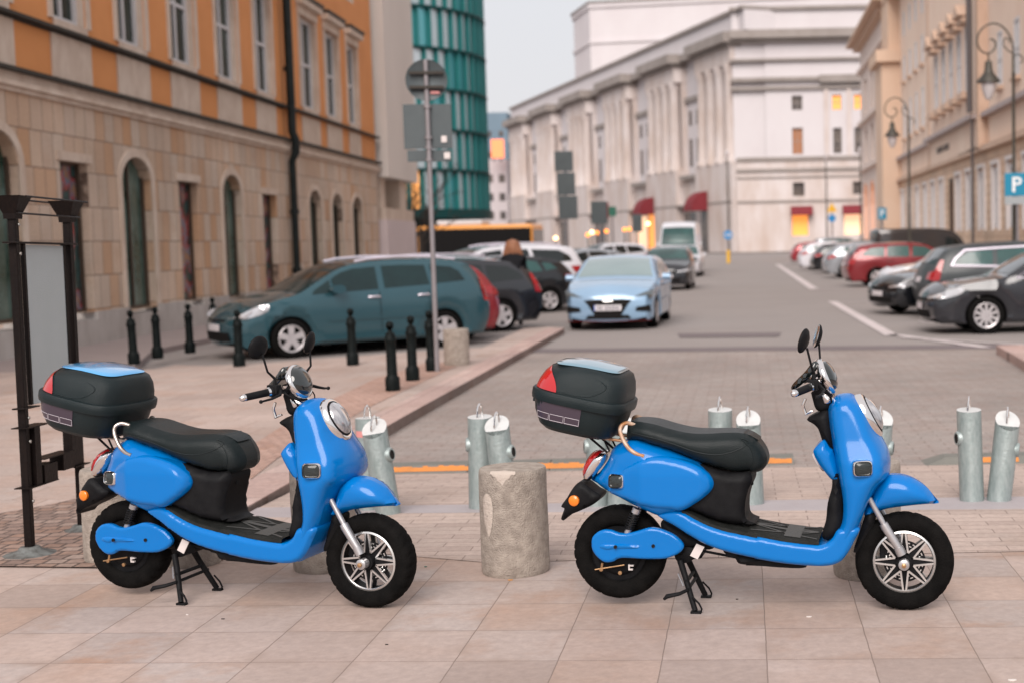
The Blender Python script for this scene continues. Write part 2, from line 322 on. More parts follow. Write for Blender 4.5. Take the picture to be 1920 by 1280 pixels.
# patch of darker asphalt across the street
sheet('asphalt_patch', [G(1270, 626, ROADZ), G(1465, 624, ROADZ), G(1460, 632, ROADZ), G(1275, 634, ROADZ)], ROADZ+.010, m_asphalt2)
sheet('asphalt_patch', [(-3.75, 21.9), (7.3, 20.3), (7.4, 21.1), (-3.8, 22.7)], ROADZ+.010, m_asphalt2)
# ------------------------------------------------------------------ rubber lane divider strips
m_rub = mat('m_rubber_strip', (.14, .14, .125), .8, var=.6, nscale=5, bump=.5, bscale=40, col2=(.20, .19, .17))
m_ora = mat('m_orange_paint', (.62, .21, .035), .7, var=.8, nscale=9, bump=.4, col2=(.42, .17, .05))
def divider(x0, x1, y0, skew, label, tl=.0, tr=.0, paint=None):
    t = empty('lane_divider', (x0, y0, ROADZ+.006), atan2(skew, 1), label, 'lane divider')
    L = (x1-x0)*sqrt(1+skew*skew); mb = MB(); n = max(1, int(L/.55)); dx = L/n
    for i in range(n):
        a, b = i*dx+.004, (i+1)*dx-.004
        la = tl if i == 0 else 0; rb = tr if i == n-1 else 0
        s = [[(a, 0, 0), (a+la, .05, .055), (a+la, .20, .06), (a, .27, 0)], [(b, 0, 0), (b-rb, .05, .055), (b-rb, .20, .06), (b, .27, 0)]]
        mb.rings([[Vector(p) for p in q] for q in s])
    mb.build('rubber_block', m_rub, t, smooth=None)
    rnd = random.Random(3)
    for a, b in (paint or [(0.02, L-.02)]):
        mp = MB(); k = max(2, int((b-a)/.04)); top = [.036+.012*rnd.random() for _ in range(k+1)]
        for i in range(k):
            xa, xb = a+(b-a)*i/k, a+(b-a)*(i+1)/k; f = lambda y: (y/.05*.055 if y < .05 else .055+.005*(y-.05)/.15)
            ya, yb = .012, min(.05, top[i]); mp.quad((xa, ya-.003, f(ya)+.002), (xb, ya-.003, f(ya)+.002), (xb, yb-.003, f(yb)+.003), (xa, yb-.003, f(yb)+.003))
        mp.build('orange_stripe', m_ora, t, smooth=None)
    return t
g0 = G(722, 890, ROADZ); g1 = G(1490, 872, ROADZ); g2 = G(1735, 874, ROADZ)
sk = (g1.y-g0.y)/(g1.x-g0.x)
divider(g0.x, g1.x, g0.y, sk, 'long grey rubber lane divider with worn orange stripe behind the granite bollard', paint=[(0, 2.55), (2.75, 3.15)])
divider(g2.x, g2.x+2.6, g2.y, sk, 'tapered rubber lane divider at the right behind the metal bollards', tl=.16, paint=[(.3, .72), (.95, 1.5), (1.6, 2.5)])
# ------------------------------------------------------------------ black bollards with ball tops
m_blk = mat('m_black_iron', (.003, .005, .005), .5, var=.5, nscale=12, bump=.15, col2=(.014, .017, .017))
PB = [(.082, 0), (.084, .02), (.084, .15), (.078, .165), (.066, .18), (.060, .20), (.057, .48), (.060, .56), (.069, .575), (.069, .60), (.060, .615), (.054, .66), (.036, .675), (.024, .69), (.024, .705), (.036, .72), (.044, .745), (.042, .775), (.028, .795), (.012, .803), (.001, .804)]
bb = [((252, 683), 'black bollard before the second arched opening, leftmost of the iron bollards'), ((296, 672), 'black iron bollard between the leftmost bollard and the one at the car nose'), ((357, 662), 'black iron bollard under the narrow poster window before the teal car'),
      ((404, 640), 'black iron bollard mostly hidden behind the bonnet of the teal car'), ((449, 687), 'black iron bollard in front of the headlight of the teal car'), ((662, 685), 'black iron bollard in front of the front door of the teal car'),
      ((737, 733), 'black iron bollard nearest to the camera, in front of the others'), ((774, 714), 'black iron bollard second nearest, between nearest one and sign pole'), ((811, 696), 'black iron bollard right beside the round sign pole')]
proto = None
for i, (q, lab) in enumerate(bb):
    p = G(*q)
    if proto is None:
        proto = empty('iron_bollard', p); s_ = MB(); s_.lathe(PB[:17], 20); s_.build('post', m_blk, proto); s_ = MB(); s_.lathe(PB[14:], 20); s_.build('ball_finial', m_blk, proto); o = proto
    else: o = copy_tree(proto); o.location = p
    tag(o, lab, 'bollard', 'black iron bollards with ball tops'); o.rotation_euler = (R(random.uniform(-.8, .8)), R(random.uniform(-2.0, .5)), random.random())
# ------------------------------------------------------------------ granite bollards
m_gran = mat('m_granite', (.41, .35, .30), .92, var=.9, nscale=22, bump=1.0, bscale=130, col2=(.24, .20, .17))
m_chip = mat('m_granite_chip', (.50, .43, .375), .9, var=.4, nscale=20, bump=.8, bscale=60, col2=(.45, .36, .31))
def granite(px, py, hgt, rad, lab, chip=False):
    p = G(px, py); p.y += rad*.98; p.x *= (p.y/(p.y-rad*.98)); t = empty('granite_bollard', p, random.random()*0 if chip else random.random()*6, lab, 'bollard', 'cylindrical granite bollards')
    mb = MB(); seg = 72; rnd = random.Random(int(px)); prof = [(.001, 0), (rad*.97, 0), (rad*1.0, .015)]+[(rad*(1.0-.012*k/10), .015+(hgt-.04)*k/10) for k in range(1, 11)]+[(rad*.975, hgt-.010), (rad*.95, hgt-.002), (rad*.55, hgt+.002), (.001, hgt+.003)]
    rings = []
    for r, h in prof:
        ring = []
        for k in range(seg):
            a = k*2*pi/seg; rr = r*(1+.006*sin(3*a+h*9+px)+.004*sin(7*a-h*23)); ring.append([rr*cos(a), rr*sin(a), h])
        rings.append(ring)
    mb.rings([[Vector(v) for v in q] for q in rings]); mb.build('block', m_gran, t, smooth=50)
    if chip:
        c = MB(); a0 = -1.72-.52; 
        for k in range(10):
            pass
        prof2 = smoothpoly([(-.030, .40), (.0, .425), (.028, .40), (.034, .32), (.018, .235), (.0, .205), (-.014, .235), (-.034, .32)], 4)
        V = []; n = len(prof2)
        for x, z in prof2: V.append((x, z))
        ringo = []
        for sc_, dep in ((1, .0015), (.8, .004), (.45, .005), (.05, .005)):
            ringo.append([Vector(((rad+dep)*cos(a0+x*sc_/rad), (rad+dep)*sin(a0+x*sc_/rad), .31+(z-.31)*sc_)) for x, z in V])
        c.rings(ringo, caps=False); c.build('pale_scar', m_chip, t)
        c = MB(); n_ = 24; A_ = np.linspace(-.40, .40, n_+1); cut = [.006+.052*max(0, 1-abs(x)/.34)**1.3+.004*sin(x*40) for x in A_]; rs = lambda h_: rad*(1.0-.012*(h_-.015)/(hgt-.04))+.0012
        dirp = lambda x, r_, z: Vector((r_*cos(-1.72+x), r_*sin(-1.72+x), z)); rows = []
        rows.append([dirp(x, rs(hgt)+.0004, hgt-k-.006) for x, k in zip(A_, cut)]); rows.append([dirp(x, rs(hgt)+.0006, hgt-.012) for x in A_]); rows.append([dirp(x, rad*.955, hgt+.0005) for x in A_]); rows.append([dirp(x, rad*(.93-.22*max(0, 1-abs(x)/.36)), hgt+.0028) for x in A_])
        c.rings(rows, caps=False, closed=False); c.build('broken_rim', m_chip, t, smooth=60)
    return t
granite(968, 1084, .535, .172, 'grey granite cylinder bollard with a chipped rim standing between the two scooters', True)
granite(612, 1076, .54, .163, 'granite cylinder bollard behind the front wheel of the left scooter')
granite(1627, 1090, .56, .170, 'granite cylinder bollard behind the front wheel of the right scooter')
granite(218, 1058, .50, .158, 'granite cylinder bollard behind the rear wheel of the left scooter')
granite(366, 1066, .40, .135, 'short granite bollard behind the centre stand of the left scooter')
granite(857, 686, .50, .175, 'small far granite cylinder bollard beside the round sign pole')
# ------------------------------------------------------------------ galvanised leaning bollards in pairs
m_galv = mat('m_galvanised', (.36, .41, .405), .45, metal=.4, var=.8, nscale=16, bump=.25, bscale=45, col2=(.22, .27, .265), streak=(2, 2, .7))
m_galt = mat('m_galv_top', (.66, .66, .65), .5, metal=.3, var=.4, nscale=10, col2=(.42, .44, .44))
m_dark = mat('m_dark_hole', (.02, .018, .018), .6)
m_chr = mat('m_chrome', (.80, .78, .77), .12, metal=1.0)
m_red = mat('m_red_sticker', (.62, .25, .24), .5)
def galv(px, py, tx, ty, top_cut, side, lab, hgt=.60, rad=.077, ground=0.0, sticker=False):
    base = G(px, py, ground); base.y += rad
    T = AY(tx, ty, base.y+.02); ax = Vector((T.x-base.x, .03, T.z-base.z)); ax.normalize()
    t = empty('steel_bollard', base, 0, lab, 'bollard', 'leaning galvanised steel bollards in pairs')
    M = zaxis((0, 0, 0), ax); Ln = (T-base).length; mb = MB(); seg = 32; rings = []
    R3 = M.to_3x3(); Ri = R3.inverted(); fwd = Ri @ Vector((0, 1, 0)); fwd.z = 0; fwd.normalize()
    for h in (-.03, Ln*.3, Ln*.65, Ln-.03, Ln):
        ring = []
        for k in range(seg):
            a = k*2*pi/seg; v = Vector((rad*cos(a), rad*sin(a), h)); 
            if h == Ln: v.z += (v.dot(fwd))*top_cut
            ring.append(M @ v)
        rings.append(ring)
    mb.rings(rings, caps=False)
    mb.v = [(x, y, max(z, -.01)) for x, y, z in mb.v]
    mb.build('tube', m_galv, t)
    c = MB(); c.add([v+ax*.001 for v in rings[-1]], [tuple(range(seg))]); c.build('cap_plate', m_galt, t, smooth=None)
    # hoop on top
    hb = MB(); c0 = M @ Vector((0, 0, Ln)); upv = Vector((0, 0, 1)); pth = [c0+Vector((0, -.028, -.01)), c0+Vector((0, -.028, .05)), c0+Vector((0, -.02, .072)), c0+Vector((0, 0, .082)), c0+Vector((0, .02, .072)), c0+Vector((0, .028, .05)), c0+Vector((0, .028, -.01))]
    hb.tube([(p.x+(i-3)*.004, p.y, p.z) for i, p in enumerate(pth)], .0065, 8); hb.build('hoop', m_chr, t)
    # lock eye on the outer side
    sd_ = Ri @ Vector((side, -.22, 0)); sd_.z = 0; sd_.normalize(); pc = M @ (sd_*(rad-.006)+Vector((0, 0, Ln-.175))); n = (R3 @ sd_).normalized()
    lk = MB(); lk.lathe([(.046, -.012), (.046, .012), (.040, .020), (.030, .020)], 20, 0, zaxis(pc, n) @ Matrix.Diagonal((.62, 1, 1, 1)) if False else zaxis(pc, n), caps=False); lo = lk.build('lock_eye', m_galv, t)
    l2 = MB(); l2.lathe([(.038, .0), (.034, .016), (.001, .017)], 20, 0, zaxis(pc, n)); l2.build('hole', m_dark, lo)
    if sticker:
        s2 = MB(); rr = []
        for hh in (Ln-.115, Ln-.075): rr.append([M @ Vector((Ri @ Vector((sin(a), -cos(a), 0)))*(rad+.001)+Vector((0, 0, hh))) for a in np.linspace(-.9, .9, 12)])
        s2.rings(rr, caps=False, closed=False); s2.build('sticker', m_red, t)
    return t
P_ = [((688, 954), (688, 783), .05, -1, 'leaning steel bollard with a red sticker beside the left headlight'), ((722, 966), (701, 803), .75, 1, 'leaning steel bollard directly above the front mudguard of the left scooter'),
      ((898, 952), (899, 781), .15, -1, 'left steel bollard of the pair behind the chipped granite bollard'), ((946, 958), (931, 797), .75, 1, 'right steel bollard of the pair behind the chipped granite bollard'),
      ((1118, 947), (1122, 785), .15, -1, 'steel bollard behind the tail light of the right scooter'), ((1160, 950), (1170, 800), .75, 1, 'steel bollard between top box and seat of the right scooter'),
      ((1352, 940), (1350, 768), .15, -1, 'left steel bollard above the front half of the right scooter seat'), ((1410, 944), (1403, 787), .75, 1, 'steel bollard just ahead of the seat of the right scooter'),
      ((1600, 945), (1588, 768), .15, -1, 'steel bollard hidden behind the blue leg shield of the right scooter'), ((1645, 940), (1652, 786), .75, 1, 'steel bollard beside the headlight of the right scooter'),
      ((1826, 938), (1817, 768), .15, -1, 'second steel bollard from the right edge, leaning left'), ((1878, 938), (1890, 788), .75, 1, 'rightmost steel bollard near the right edge, leaning right')]
for i, (b_, t_, c_, s_, l_) in enumerate(P_):
    galv(b_[0], b_[1], t_[0], t_[1], c_, s_, l_, sticker=(i == 0))
# ------------------------------------------------------------------ black sign frame at the left
m_brn = mat('m_brown_steel', (.008, .006, .006), .35, var=.6, nscale=14, bump=.2, col2=(.016, .010, .008), streak=(4, 4, .5))
m_panel = mat('m_grey_panel', (.42, .46, .47), .5, var=.4, nscale=4, bump=.3, bscale=150, col2=(.37, .41, .41))
m_base = mat('m_worn_base', (.16, .17, .165), .6, var=1.0, nscale=16, bump=.4, col2=(.05, .045, .04))
A, B = G(57, 1040), G(155, 994); fr = empty('sign_frame', A, atan2(B.y-A.y, B.x-A.x), 'tall dark brown steel sign frame with blank grey panel and flared tops', 'sign frame'); fr.rotation_euler = (0, R(1.0), atan2(B.y-A.y, B.x-A.x))
D = hypot(B.x-A.x, B.y-A.y)
def zat(px, py, u):
    P = Vector((A.x+(B.x-A.x)*u/D, A.y+(B.y-A.y)*u/D)); return AY(px, py, P.y).z
zt = AY(35, 400, A.y).z; zc = AY(25, 367, A.y).z
for u, nm in ((0, 'l'), (D, 'r')):
    mb = MB(); mb.box(u-.021, u+.021, -.021, .021, .03, zt-.02); o = mb.build('post', m_brn, fr, smooth=None, bevel=.004)
    mb = MB(); mb.lathe([(.001, .05), (.05, .05), (.065, .03), (.13, .012), (.155, .0), (.155, -.004)], 28, 0, Matrix.Translation((u, 0, 0))); mb.build('base_disc', m_base, fr, smooth=50)
    mb = MB(); mb.rings([[Vector((u+sx*w, sy*w, z)) for sx, sy in ((-1, -1), (1, -1), (1, 1), (-1, 1))] for w, z in ((.034, zt-.03), (.036, zt), (.074, zc), (.067, zc), (.03, zt+.01))]); mb.build('flared_cap', m_brn, fr, smooth=None)
for dy, z in ((-.10, zc-.006), (.10, zc-.006), (-.05, zt+.0)):
    mb = MB(); mb.tube([(-.05, dy, z), (D+.05, dy, z)], .006, 6); mb.build('rod', m_brn, fr)
zp1 = AY(40, 455, A.y).z; zp0 = AY(50, 765, A.y).z
mb = MB(); mb.box(-.06, D+.05, -.035, .035, zp1-.004, zp1+.006); mb.box(-.05, D*.2, -.035, .035, zp0-.004, zp0+.004)
for u0 in (D*.125, D*.865): mb.box(u0, u0+D*.04, -.010, .010, zp0+.01, zp1-.004)
mb.build('panel_frame', m_brn, fr, smooth=None, bevel=.002)
mb = MB(); mb.box(D*.166, D*.864, -.006, .006, zp0+.01, zp1-.01); mb.build('panel', m_panel, fr, smooth=None)
zs = AY(60, 800, A.y).z; zb = AY(55, 912, A.y).z
mb = MB(); w2 = .09; th = .006
mb.box(-.05, D*.34, -w2*.5, w2*.5, zs-th, zs); mb.box(D*.07, D*.17, -w2*.4, w2*.4, zb, zs-th)
mb.box(-.05, D*.44, -w2*.5, w2*.5, zb-th, zb); mb.box(D*.2, D*.44, -w2*.45, w2*.45, zb, zb+.10); mb.box(D*.2, D*.77, -w2*.5, w2*.5, zb+.13, zb+.13+th); mb.box(D*.56, D*.77, -w2*.45, w2*.45, zb+.035, zb+.129)
mb.box(D*.77+.001, D+.05, -w2*.5, w2*.5, zb+.03, zb+.036); mb.box(D*.79, D-.03, -w2*.3, w2*.3, zb+.04, zs+.25)
mb.build('bracket_tray', m_brn, fr, smooth=None)
m_nut = mat('m_zinc', (.45, .44, .42), .4, metal=.8)
mb = MB()
for z in (zt-.06, zp1-.06, zs-.08, zs+.05, zb-.08): mb.lathe([(.009, 0), (.009, .004), (.001, .005)], 10, 0, zaxis((0, -.031, z), (0, -1, 0)))
mb.build('bolts', m_nut, fr)
# ------------------------------------------------------------------ scooters
# drawing of the side view: measured off the right-hand scooter, turned into metres along (s) and up (z)
SL = Frame(G(1697, 1140), (cos(R(8)), -sin(R(8))), 1)     # line of the right-hand scooter on the ground; right side faces us
_h0 = SL.uz(1696.6, 1049.6)[0]
WB = 1.30
def sd2(px, py, w=.13):
    "side-view point of a surface w metres out from the centre plane (s from rear hub, z)"
    u, z = SL.uz(px, py, -w); return (u-_h0+WB, z)
def pl3(pts, w=.13): return [sd2(980+x/2.4615, 640+y/2.4615, w) for x, y in pts]      # zoom 3 drawing
def pl4(pts, w=.13): return [sd2(1380+x/2.2455, 590+y/2.2455, w) for x, y in pts]     # zoom 4 drawing
def pl6(pts, w=.13): return [sd2(1040+x/4, 840+y/4, w) for x, y in pts]
def plH(pts, w=.0): return [sd2(1480+x/6.4, 590+y/6.4, w) for x, y in pts]
def plB(pts, w=.15): return [sd2(980+x/5.333, 660+y/5.333, w) for x, y in pts]
def carpaint(name, col, col2=None, rough=.28, flake=0.0, dirt=.25):
    m = mat(name, col, rough, metal=flake, var=dirt, nscale=2.2, coat=.22, spec=.25, col2=col2 or tuple(c*.75 for c in col)); return m
m_blue = carpaint('m_blue_paint', (.0, .150, .475), (.0, .125, .41), .20)
m_plas = mat('m_black_plastic', (.006, .006, .007), .50, var=.5, nscale=10, bump=.12, bscale=220, col2=(.020, .020, .021))
m_seat = mat('m_black_seat', (.007, .012, .013), .36, spec=1.0, var=.4, nscale=8, bump=.25, bscale=260, col2=(.018, .021, .022))
m_box = mat('m_box_plastic', (.007, .014, .016), .36, spec=1.1, var=.5, nscale=5, bump=.3, bscale=400, col2=(.020, .026, .028))
m_tyre = mat('m_tyre', (.004, .0038, .0038), .75, spec=.3, var=.7, nscale=12, bump=.4, bscale=150, col2=(.011, .010, .0095))
m_alu = mat('m_alloy', (.72, .71, .70), .28, metal=.9, var=.3, nscale=20, col2=(.5, .5, .5))
m_steel = mat('m_fork', (.50, .49, .50), .35, metal=.75, var=.4, nscale=16, col2=(.32, .31, .32))
m_redl = mat('m_red_lens', (.42, .006, .009), .15, coat=.8, spec=.6)
m_oral = mat('m_orange_lens', (.80, .20, .01), .25, coat=.5)
m_glass = mat('m_clear_lens', (.62, .61, .62), .10, metal=.6, var=1.0, nscale=16, col2=(.22, .22, .24), coat=1.0, streak=(1, 3.2, .8))
m_smoke = mat('m_smoke_lens', (.008, .012, .012), .12, spec=.3, coat=.3, var=.6, nscale=60, col2=(.07, .08, .08), streak=(1, 1, 14))
m_rust = mat('m_rusty_tube', (.42, .19, .075), .55, metal=.5, var=.9, nscale=22, bump=.4, col2=(.60, .50, .42))
m_tube = mat('m_bright_tube', (.55, .50, .47), .3, metal=.9, var=.5, nscale=22, col2=(.30, .22, .17))
m_white = mat('m_white_tag', (.62, .56, .54), .5)
m_mat1 = mat('m_foot_mat', (.012, .013, .012), .62, var=.4, nscale=18, bump=.5, bscale=90, col2=(.04, .04, .038))
m_mat2 = mat('m_foot_mat_raised', (.055, .055, .052), .55, bump=.3, bscale=160)
m_brz = mat('m_brass', (.45, .27, .14), .4, metal=.8)
m_foil = mat('m_panel_foil', (.20, .34, .42), .10, metal=.5, var=.3, nscale=6, col2=(.30, .45, .55), coat=1.0)
m_line = mat('m_reflective_line', (.50, .46, .50), .4)
m_tapes = mat('m_reflective_tape', (.050, .036, .052), .35)
def disc_shell(mb, R_, y0, y1, c, n=1): pass
def torus_tyre(mb, c, Ro, Ri, wd, seg=150, tread=True):
    rings = []; M_ = 22; rb = (Ro-Ri)/2; rm = (Ro+Ri)/2
    for i in range(seg):
        a = i*2*pi/seg; ring = []
        for k in range(M_):
            t = k*2*pi/M_; rr = rm+rb*(abs(cos(t))**.8)*(1 if cos(t) > 0 else -1); yy = wd/2*(abs(sin(t))**.7)*(1 if sin(t) > 0 else -1)
            if tread and cos(t) > .35:
                ph = (a*26/(2*pi)*1.0+abs(yy)*14) % 1
                if ph < .22 and abs(yy) > wd*.06: rr -= .0055*min(1, (cos(t)-.3)*2)
            ring.append(Vector((c[0]+rr*cos(a), yy, c[1]+rr*sin(a))))
        rings.append(ring)
    mb.rings(rings+[rings[0]], caps=False)
def inflate_part(name, B, W_, r, m, parent, g=.02, wf=None, yc=0, across=6, bulge=None, smooth=50):
    mb = MB(); shell(mb, B, wf or (lambda x, z: W_), r, g, across=across, yc=yc, bulge=bulge); return mb.build(name, m, parent, smooth=smooth)
def slab_patch(name, B, yf, th, m, parent, side=-1, g=.02):
    "a thin fitted piece with outline B lying on the side surface y = side*yf(x,z)"
    vs, fs, bm = tri2d(B, g); mb = MB(); d = seg_dist(vs, np.array(B))
    top = [(x, side*(yf(x, z)+th*min(1, dd/.012+.15)), z) for (x, z), dd in zip(vs, d)]; mb.add(top, fs)
    n = len(B); mb.rings([[Vector(top[bm[i]]) for i in range(n)], [Vector((vs[bm[i]][0], side*(yf(*vs[bm[i]])-.02), vs[bm[i]][1])) for i in range(n)]], caps=False)
    return mb.build(name, m, parent, smooth=60)
def make_scooter(label):
    # the model faces +x, right side towards -y; origin under the rear hub
    T = empty('motor_scooter', (0, 0, 0), 0, label, 'scooter', 'parked blue scooters')
    fh = (WB, .2195); rh = sd2(1160, 1036.5, .05)
    # ---------------- wheels
    w = empty('front_wheel', (fh[0], 0, fh[1])); w.parent = T
    mb = MB(); torus_tyre(mb, (0, 0), .2195, .135, .104); mb.build('tyre', m_tyre, w)
    mb = MB(); mb.lathe([(.142, -.030), (.142, .030), (.131, .034), (.127, .030), (.127, -.030), (.131, -.034), (.142, -.030)], 64, 0, zaxis((0, 0, 0), (0, 1, 0)), caps=False)
    for sy in (-1, 1):
        for k in range(8):
            a = k*pi/4+pi/2; tip = Vector((.134*cos(a), 0, .134*sin(a)))
            for da in (-pi/8, pi/8):
                inn = Vector((.044*cos(a+da), 0, .044*sin(a+da))); tp = tip+Vector((-sin(a), 0, cos(a)))*(.006*(1 if da > 0 else -1))
                dd = (tp-inn); n = Vector((-dd.z, 0, dd.x)).normalized()*.0040; y0, y1 = sy*.020, sy*.032
                mb.add([inn-n+Vector((0, y0, 0)), tp-n+Vector((0, y0, 0)), tp+n+Vector((0, y0, 0)), inn+n+Vector((0, y0, 0)), inn-n+Vector((0, y1, 0)), tp-n+Vector((0, y1, 0)), tp+n+Vector((0, y1, 0)), inn+n+Vector((0, y1, 0))],
                       [(0, 1, 2, 3), (4, 7, 6, 5), (0, 4, 5, 1), (1, 5, 6, 2), (2, 6, 7, 3), (3, 7, 4, 0)])
    mb.build('rim', m_alu, w, smooth=30)
    mb = MB()
    for k in range(8):
        a = k*pi/4+pi/2; poly = [(.132*cos(a-.04), .132*sin(a-.04)), (.132*cos(a+.04), .132*sin(a+.04)), (.044*cos(a+pi/8), .044*sin(a+pi/8)), (.02*cos(a), .02*sin(a)), (.044*cos(a-pi/8), .044*sin(a-pi/8))]
        mb.prismY(poly, -.025, .025)
    mb.lathe([(.034, -.05), (.034, .05)], 24, 0, zaxis((0, 0, 0), (0, 1, 0)))
    mb.lathe([(.1265, -.026), (.1265, .026)], 48, 0, zaxis((0, 0, 0), (0, 1, 0)), caps=False)
    mb.build('spokes', m_plas, w, smooth=30)
    # brake discs (drilled) behind the spokes
    mb = MB(); mi = 0
    for k in range(40):
        a0, a1 = k*2*pi/40, (k+1)*2*pi/40
        for r0, r1, m_ in ((.060, .067, 0), (.067, .072, 1 if k % 2 else 0), (.072, .080, 0), (.080, .085, 0 if k % 2 else 1), (.085, .094, 0)):
            mb.quad((r0*cos(a0), -.015, r0*sin(a0)), (r1*cos(a0), -.015, r1*sin(a0)), (r1*cos(a1), -.015, r1*sin(a1)), (r0*cos(a1), -.015, r0*sin(a1)), m_)
    mb.build('brake_disc', [m_plas, m_alu], w, smooth=None)
    mb = MB(); mb.box(-.10, -.055, -.012, .03, -.03, .04); mb.build('brake_caliper', m_plas, T, smooth=None, bevel=.006).location = (fh[0]-.01, -.0, fh[1]+.03)
    w = empty('rear_wheel', (rh[0], 0, rh[1])); w.parent = T
    mb = MB(); torus_tyre(mb, (0, 0), .2155, .120, .112); mb.build('tyre', m_tyre, w)
    mb = MB(); mb.lathe([(.001, -.062), (.03, -.06), (.085, -.050), (.098, -.044), (.104, -.034), (.124, -.034), (.128, -.04), (.128, .04), (.124, .034), (.104, .034), (.098, .044), (.03, .06), (.001, .062)], 48, 0, zaxis((0, 0, 0), (0, 1, 0)))
    mb.build('hub_motor', m_plas, w)
    mb = MB(); mb.lathe([(.001, -.085), (.012, -.084), (.012, .084), (.001, .085)], 12, 0, zaxis((0, 0, 0), (0, 1, 0))); mb.build('axle', m_steel, w)
    # ---------------- front fork
    for sy in (-1, 1):
        mb = MB(); a = sd2(1380+592/2.2455, 590+830/2.2455, .09); b = sd2(1380+625/2.2455, 590+885/2.2455, .09); c = sd2(1380+688/2.2455, 590+985/2.2455, .09); y = sy*.078
        mb.tube([(a[0]-.03, y, a[1]+.06), (b[0], y, b[1])], .0125, 14)
        mb.tube([(b[0]-.003, y, b[1]+.006), (b[0]+.004, y, b[1]-.008), (c[0], y, c[1])], [.019, .0205, .0175], 16)
        mb.tube([(c[0]-.003, y, c[1]+.006), (c[0]+.012, y, c[1]-.028)], [.022, .021], 14)
        mb.lathe([(.024, -.02), (.024, .018), (.017, .022), (.001, .022)], 18, 0, zaxis((fh[0], y, fh[1]), (0, sy, 0)))
        mb.build('fork_leg', m_steel, T, smooth=50)
    mb = MB(); mb.lathe([(.011, 0), (.011, .010), (.004, .012), (.001, .012)], 6, 0, zaxis((fh[0], -.100, fh[1]), (0, -1, 0))); mb.build('axle_nut', m_brz, T, smooth=None)
    # ---------------- rear body
    bodyA = smoothpoly(pl3([(280, 656), (318, 628), (368, 560), (383, 520), (410, 493), (455, 468), (500, 458), (545, 470), (640, 500), (740, 540), (820, 575), (865, 615), (883, 650), (878, 685), (850, 715), (800, 750), (740, 783), (700, 800), (620, 812), (560, 790), (480, 760), (400, 725), (330, 695)], .16), 4)
    x0b, x1b = min(p[0] for p in bodyA), max(p[0] for p in bodyA); zlo = min(p[1] for p in bodyA); zhi = max(p[1] for p in bodyA)
    def hwA(x, z):
        t = min(1, max(0, (x-x0b)/(x1b-x0b))); return (.055+.125*min(1, t/.45)**.75)*(1-.10*max(0, (z-zlo)/(zhi-zlo)-.55)/.45) - (.02 if t > .9 else 0)*(t-.9)*10
    inflate_part('rear_body', bodyA, 0, .075, m_blue, T, g=.017, wf=hwA)
    pod = smoothpoly(pl3([(372, 700), (400, 650), (450, 590), (520, 548), (600, 528), (700, 540), (800, 572), (858, 615), (878, 652), (872, 684), (846, 712), (798, 746), (738, 778), (680, 776), (600, 768), (500, 745), (420, 722)], .17), 4)
    px0, px1 = min(p[0] for p in pod), max(p[0] for p in pod)
    fA = hsurf(bodyA, hwA, .075)
    inflate_part('side_panel', pod, 0, .030, m_blue, T, g=.012, wf=lambda x, z: hwA(x, z)+.012-.02*max(0, .35-(x-px0)/(px1-px0)))
    # ---------------- seat
    seatB = pl3([(484, 436), (484, 400), (491, 370), (508, 362), (600, 370), (700, 396), (780, 414), (860, 416), (940, 414), (1000, 418), (1040, 430), (1070, 450), (1098, 490), (1122, 540), (1140, 590), (1134, 635), (1105, 664), (1050, 668), (1000, 655), (1045, 606)], .05)
    seatB = smoothpoly(pl3([(486, 448), (486, 400), (493, 372), (520, 364), (600, 372), (700, 400), (780, 416), (860, 419), (940, 416), (1000, 418), (1050, 430), (1090, 455)], .06)+pl4([(30, 500), (70, 522), (100, 552), (122, 590), (126, 625), (112, 655), (80, 668), (40, 667)], .10)+pl3([(1040, 606), (980, 608), (900, 590), (800, 556), (700, 515), (600, 484), (530, 462)], .14), 4)
    sx0, sx1 = min(p[0] for p in seatB), max(p[0] for p in seatB)
    def hwS(x, z):
        t = (x-sx0)/(sx1-sx0); return .155-.05*max(0, (t-.55)/.45)**1.4-.03*max(0, (.15-t)/.15)
    inflate_part('seat', seatB, 0, .062, m_seat, T, g=.017, wf=hwS, across=10, bulge=lambda x, z: .0)
    # seam piping
    mb = MB(); sp = smoothpoly(pl3([(500, 420), (600, 440), (700, 470), (800, 505), (900, 520), (980, 505), (1040, 470)], .14)+pl4([(20, 520), (60, 560), (75, 610), (60, 650)], .12), 3, False)
    fS = hsurf(seatB, hwS, .062)
    for sy in (-1, 1): mb = MB(); mb.tube([(x, sy*(fS(x, z)+.0005), z) for x, z in sp], .0022, 6); mb.build('seat_seam', m_seat, T)
    # ---------------- under-seat body
    uB = smoothpoly(pl3([(745, 545), (820, 560), (900, 590), (980, 605), (1050, 600)], .10)+pl4([(62, 664), (66, 700), (50, 740), (38, 790), (38, 850), (50, 868)], .10)+pl3([(1070, 850), (1000, 850), (900, 830), (800, 790), (740, 770), (700, 700), (700, 600)], .13), 4)
    ux0, ux1 = min(p[0] for p in uB), max(p[0] for p in uB)
    inflate_part('seat_base', uB, 0, .035, m_plas, T, g=.02, wf=lambda x, z: .142-.035*max(0, (x-ux0)/(ux1-ux0)-.4)/.6)
    mb = MB(); q = pl4([(62, 700)], .0)[0]; mb.box(q[0]-.012, q[0]+.016, -.03, -.008, q[1]-.012, q[1]+.014); mb.build('latch', m_plas, T, smooth=None, bevel=.003)
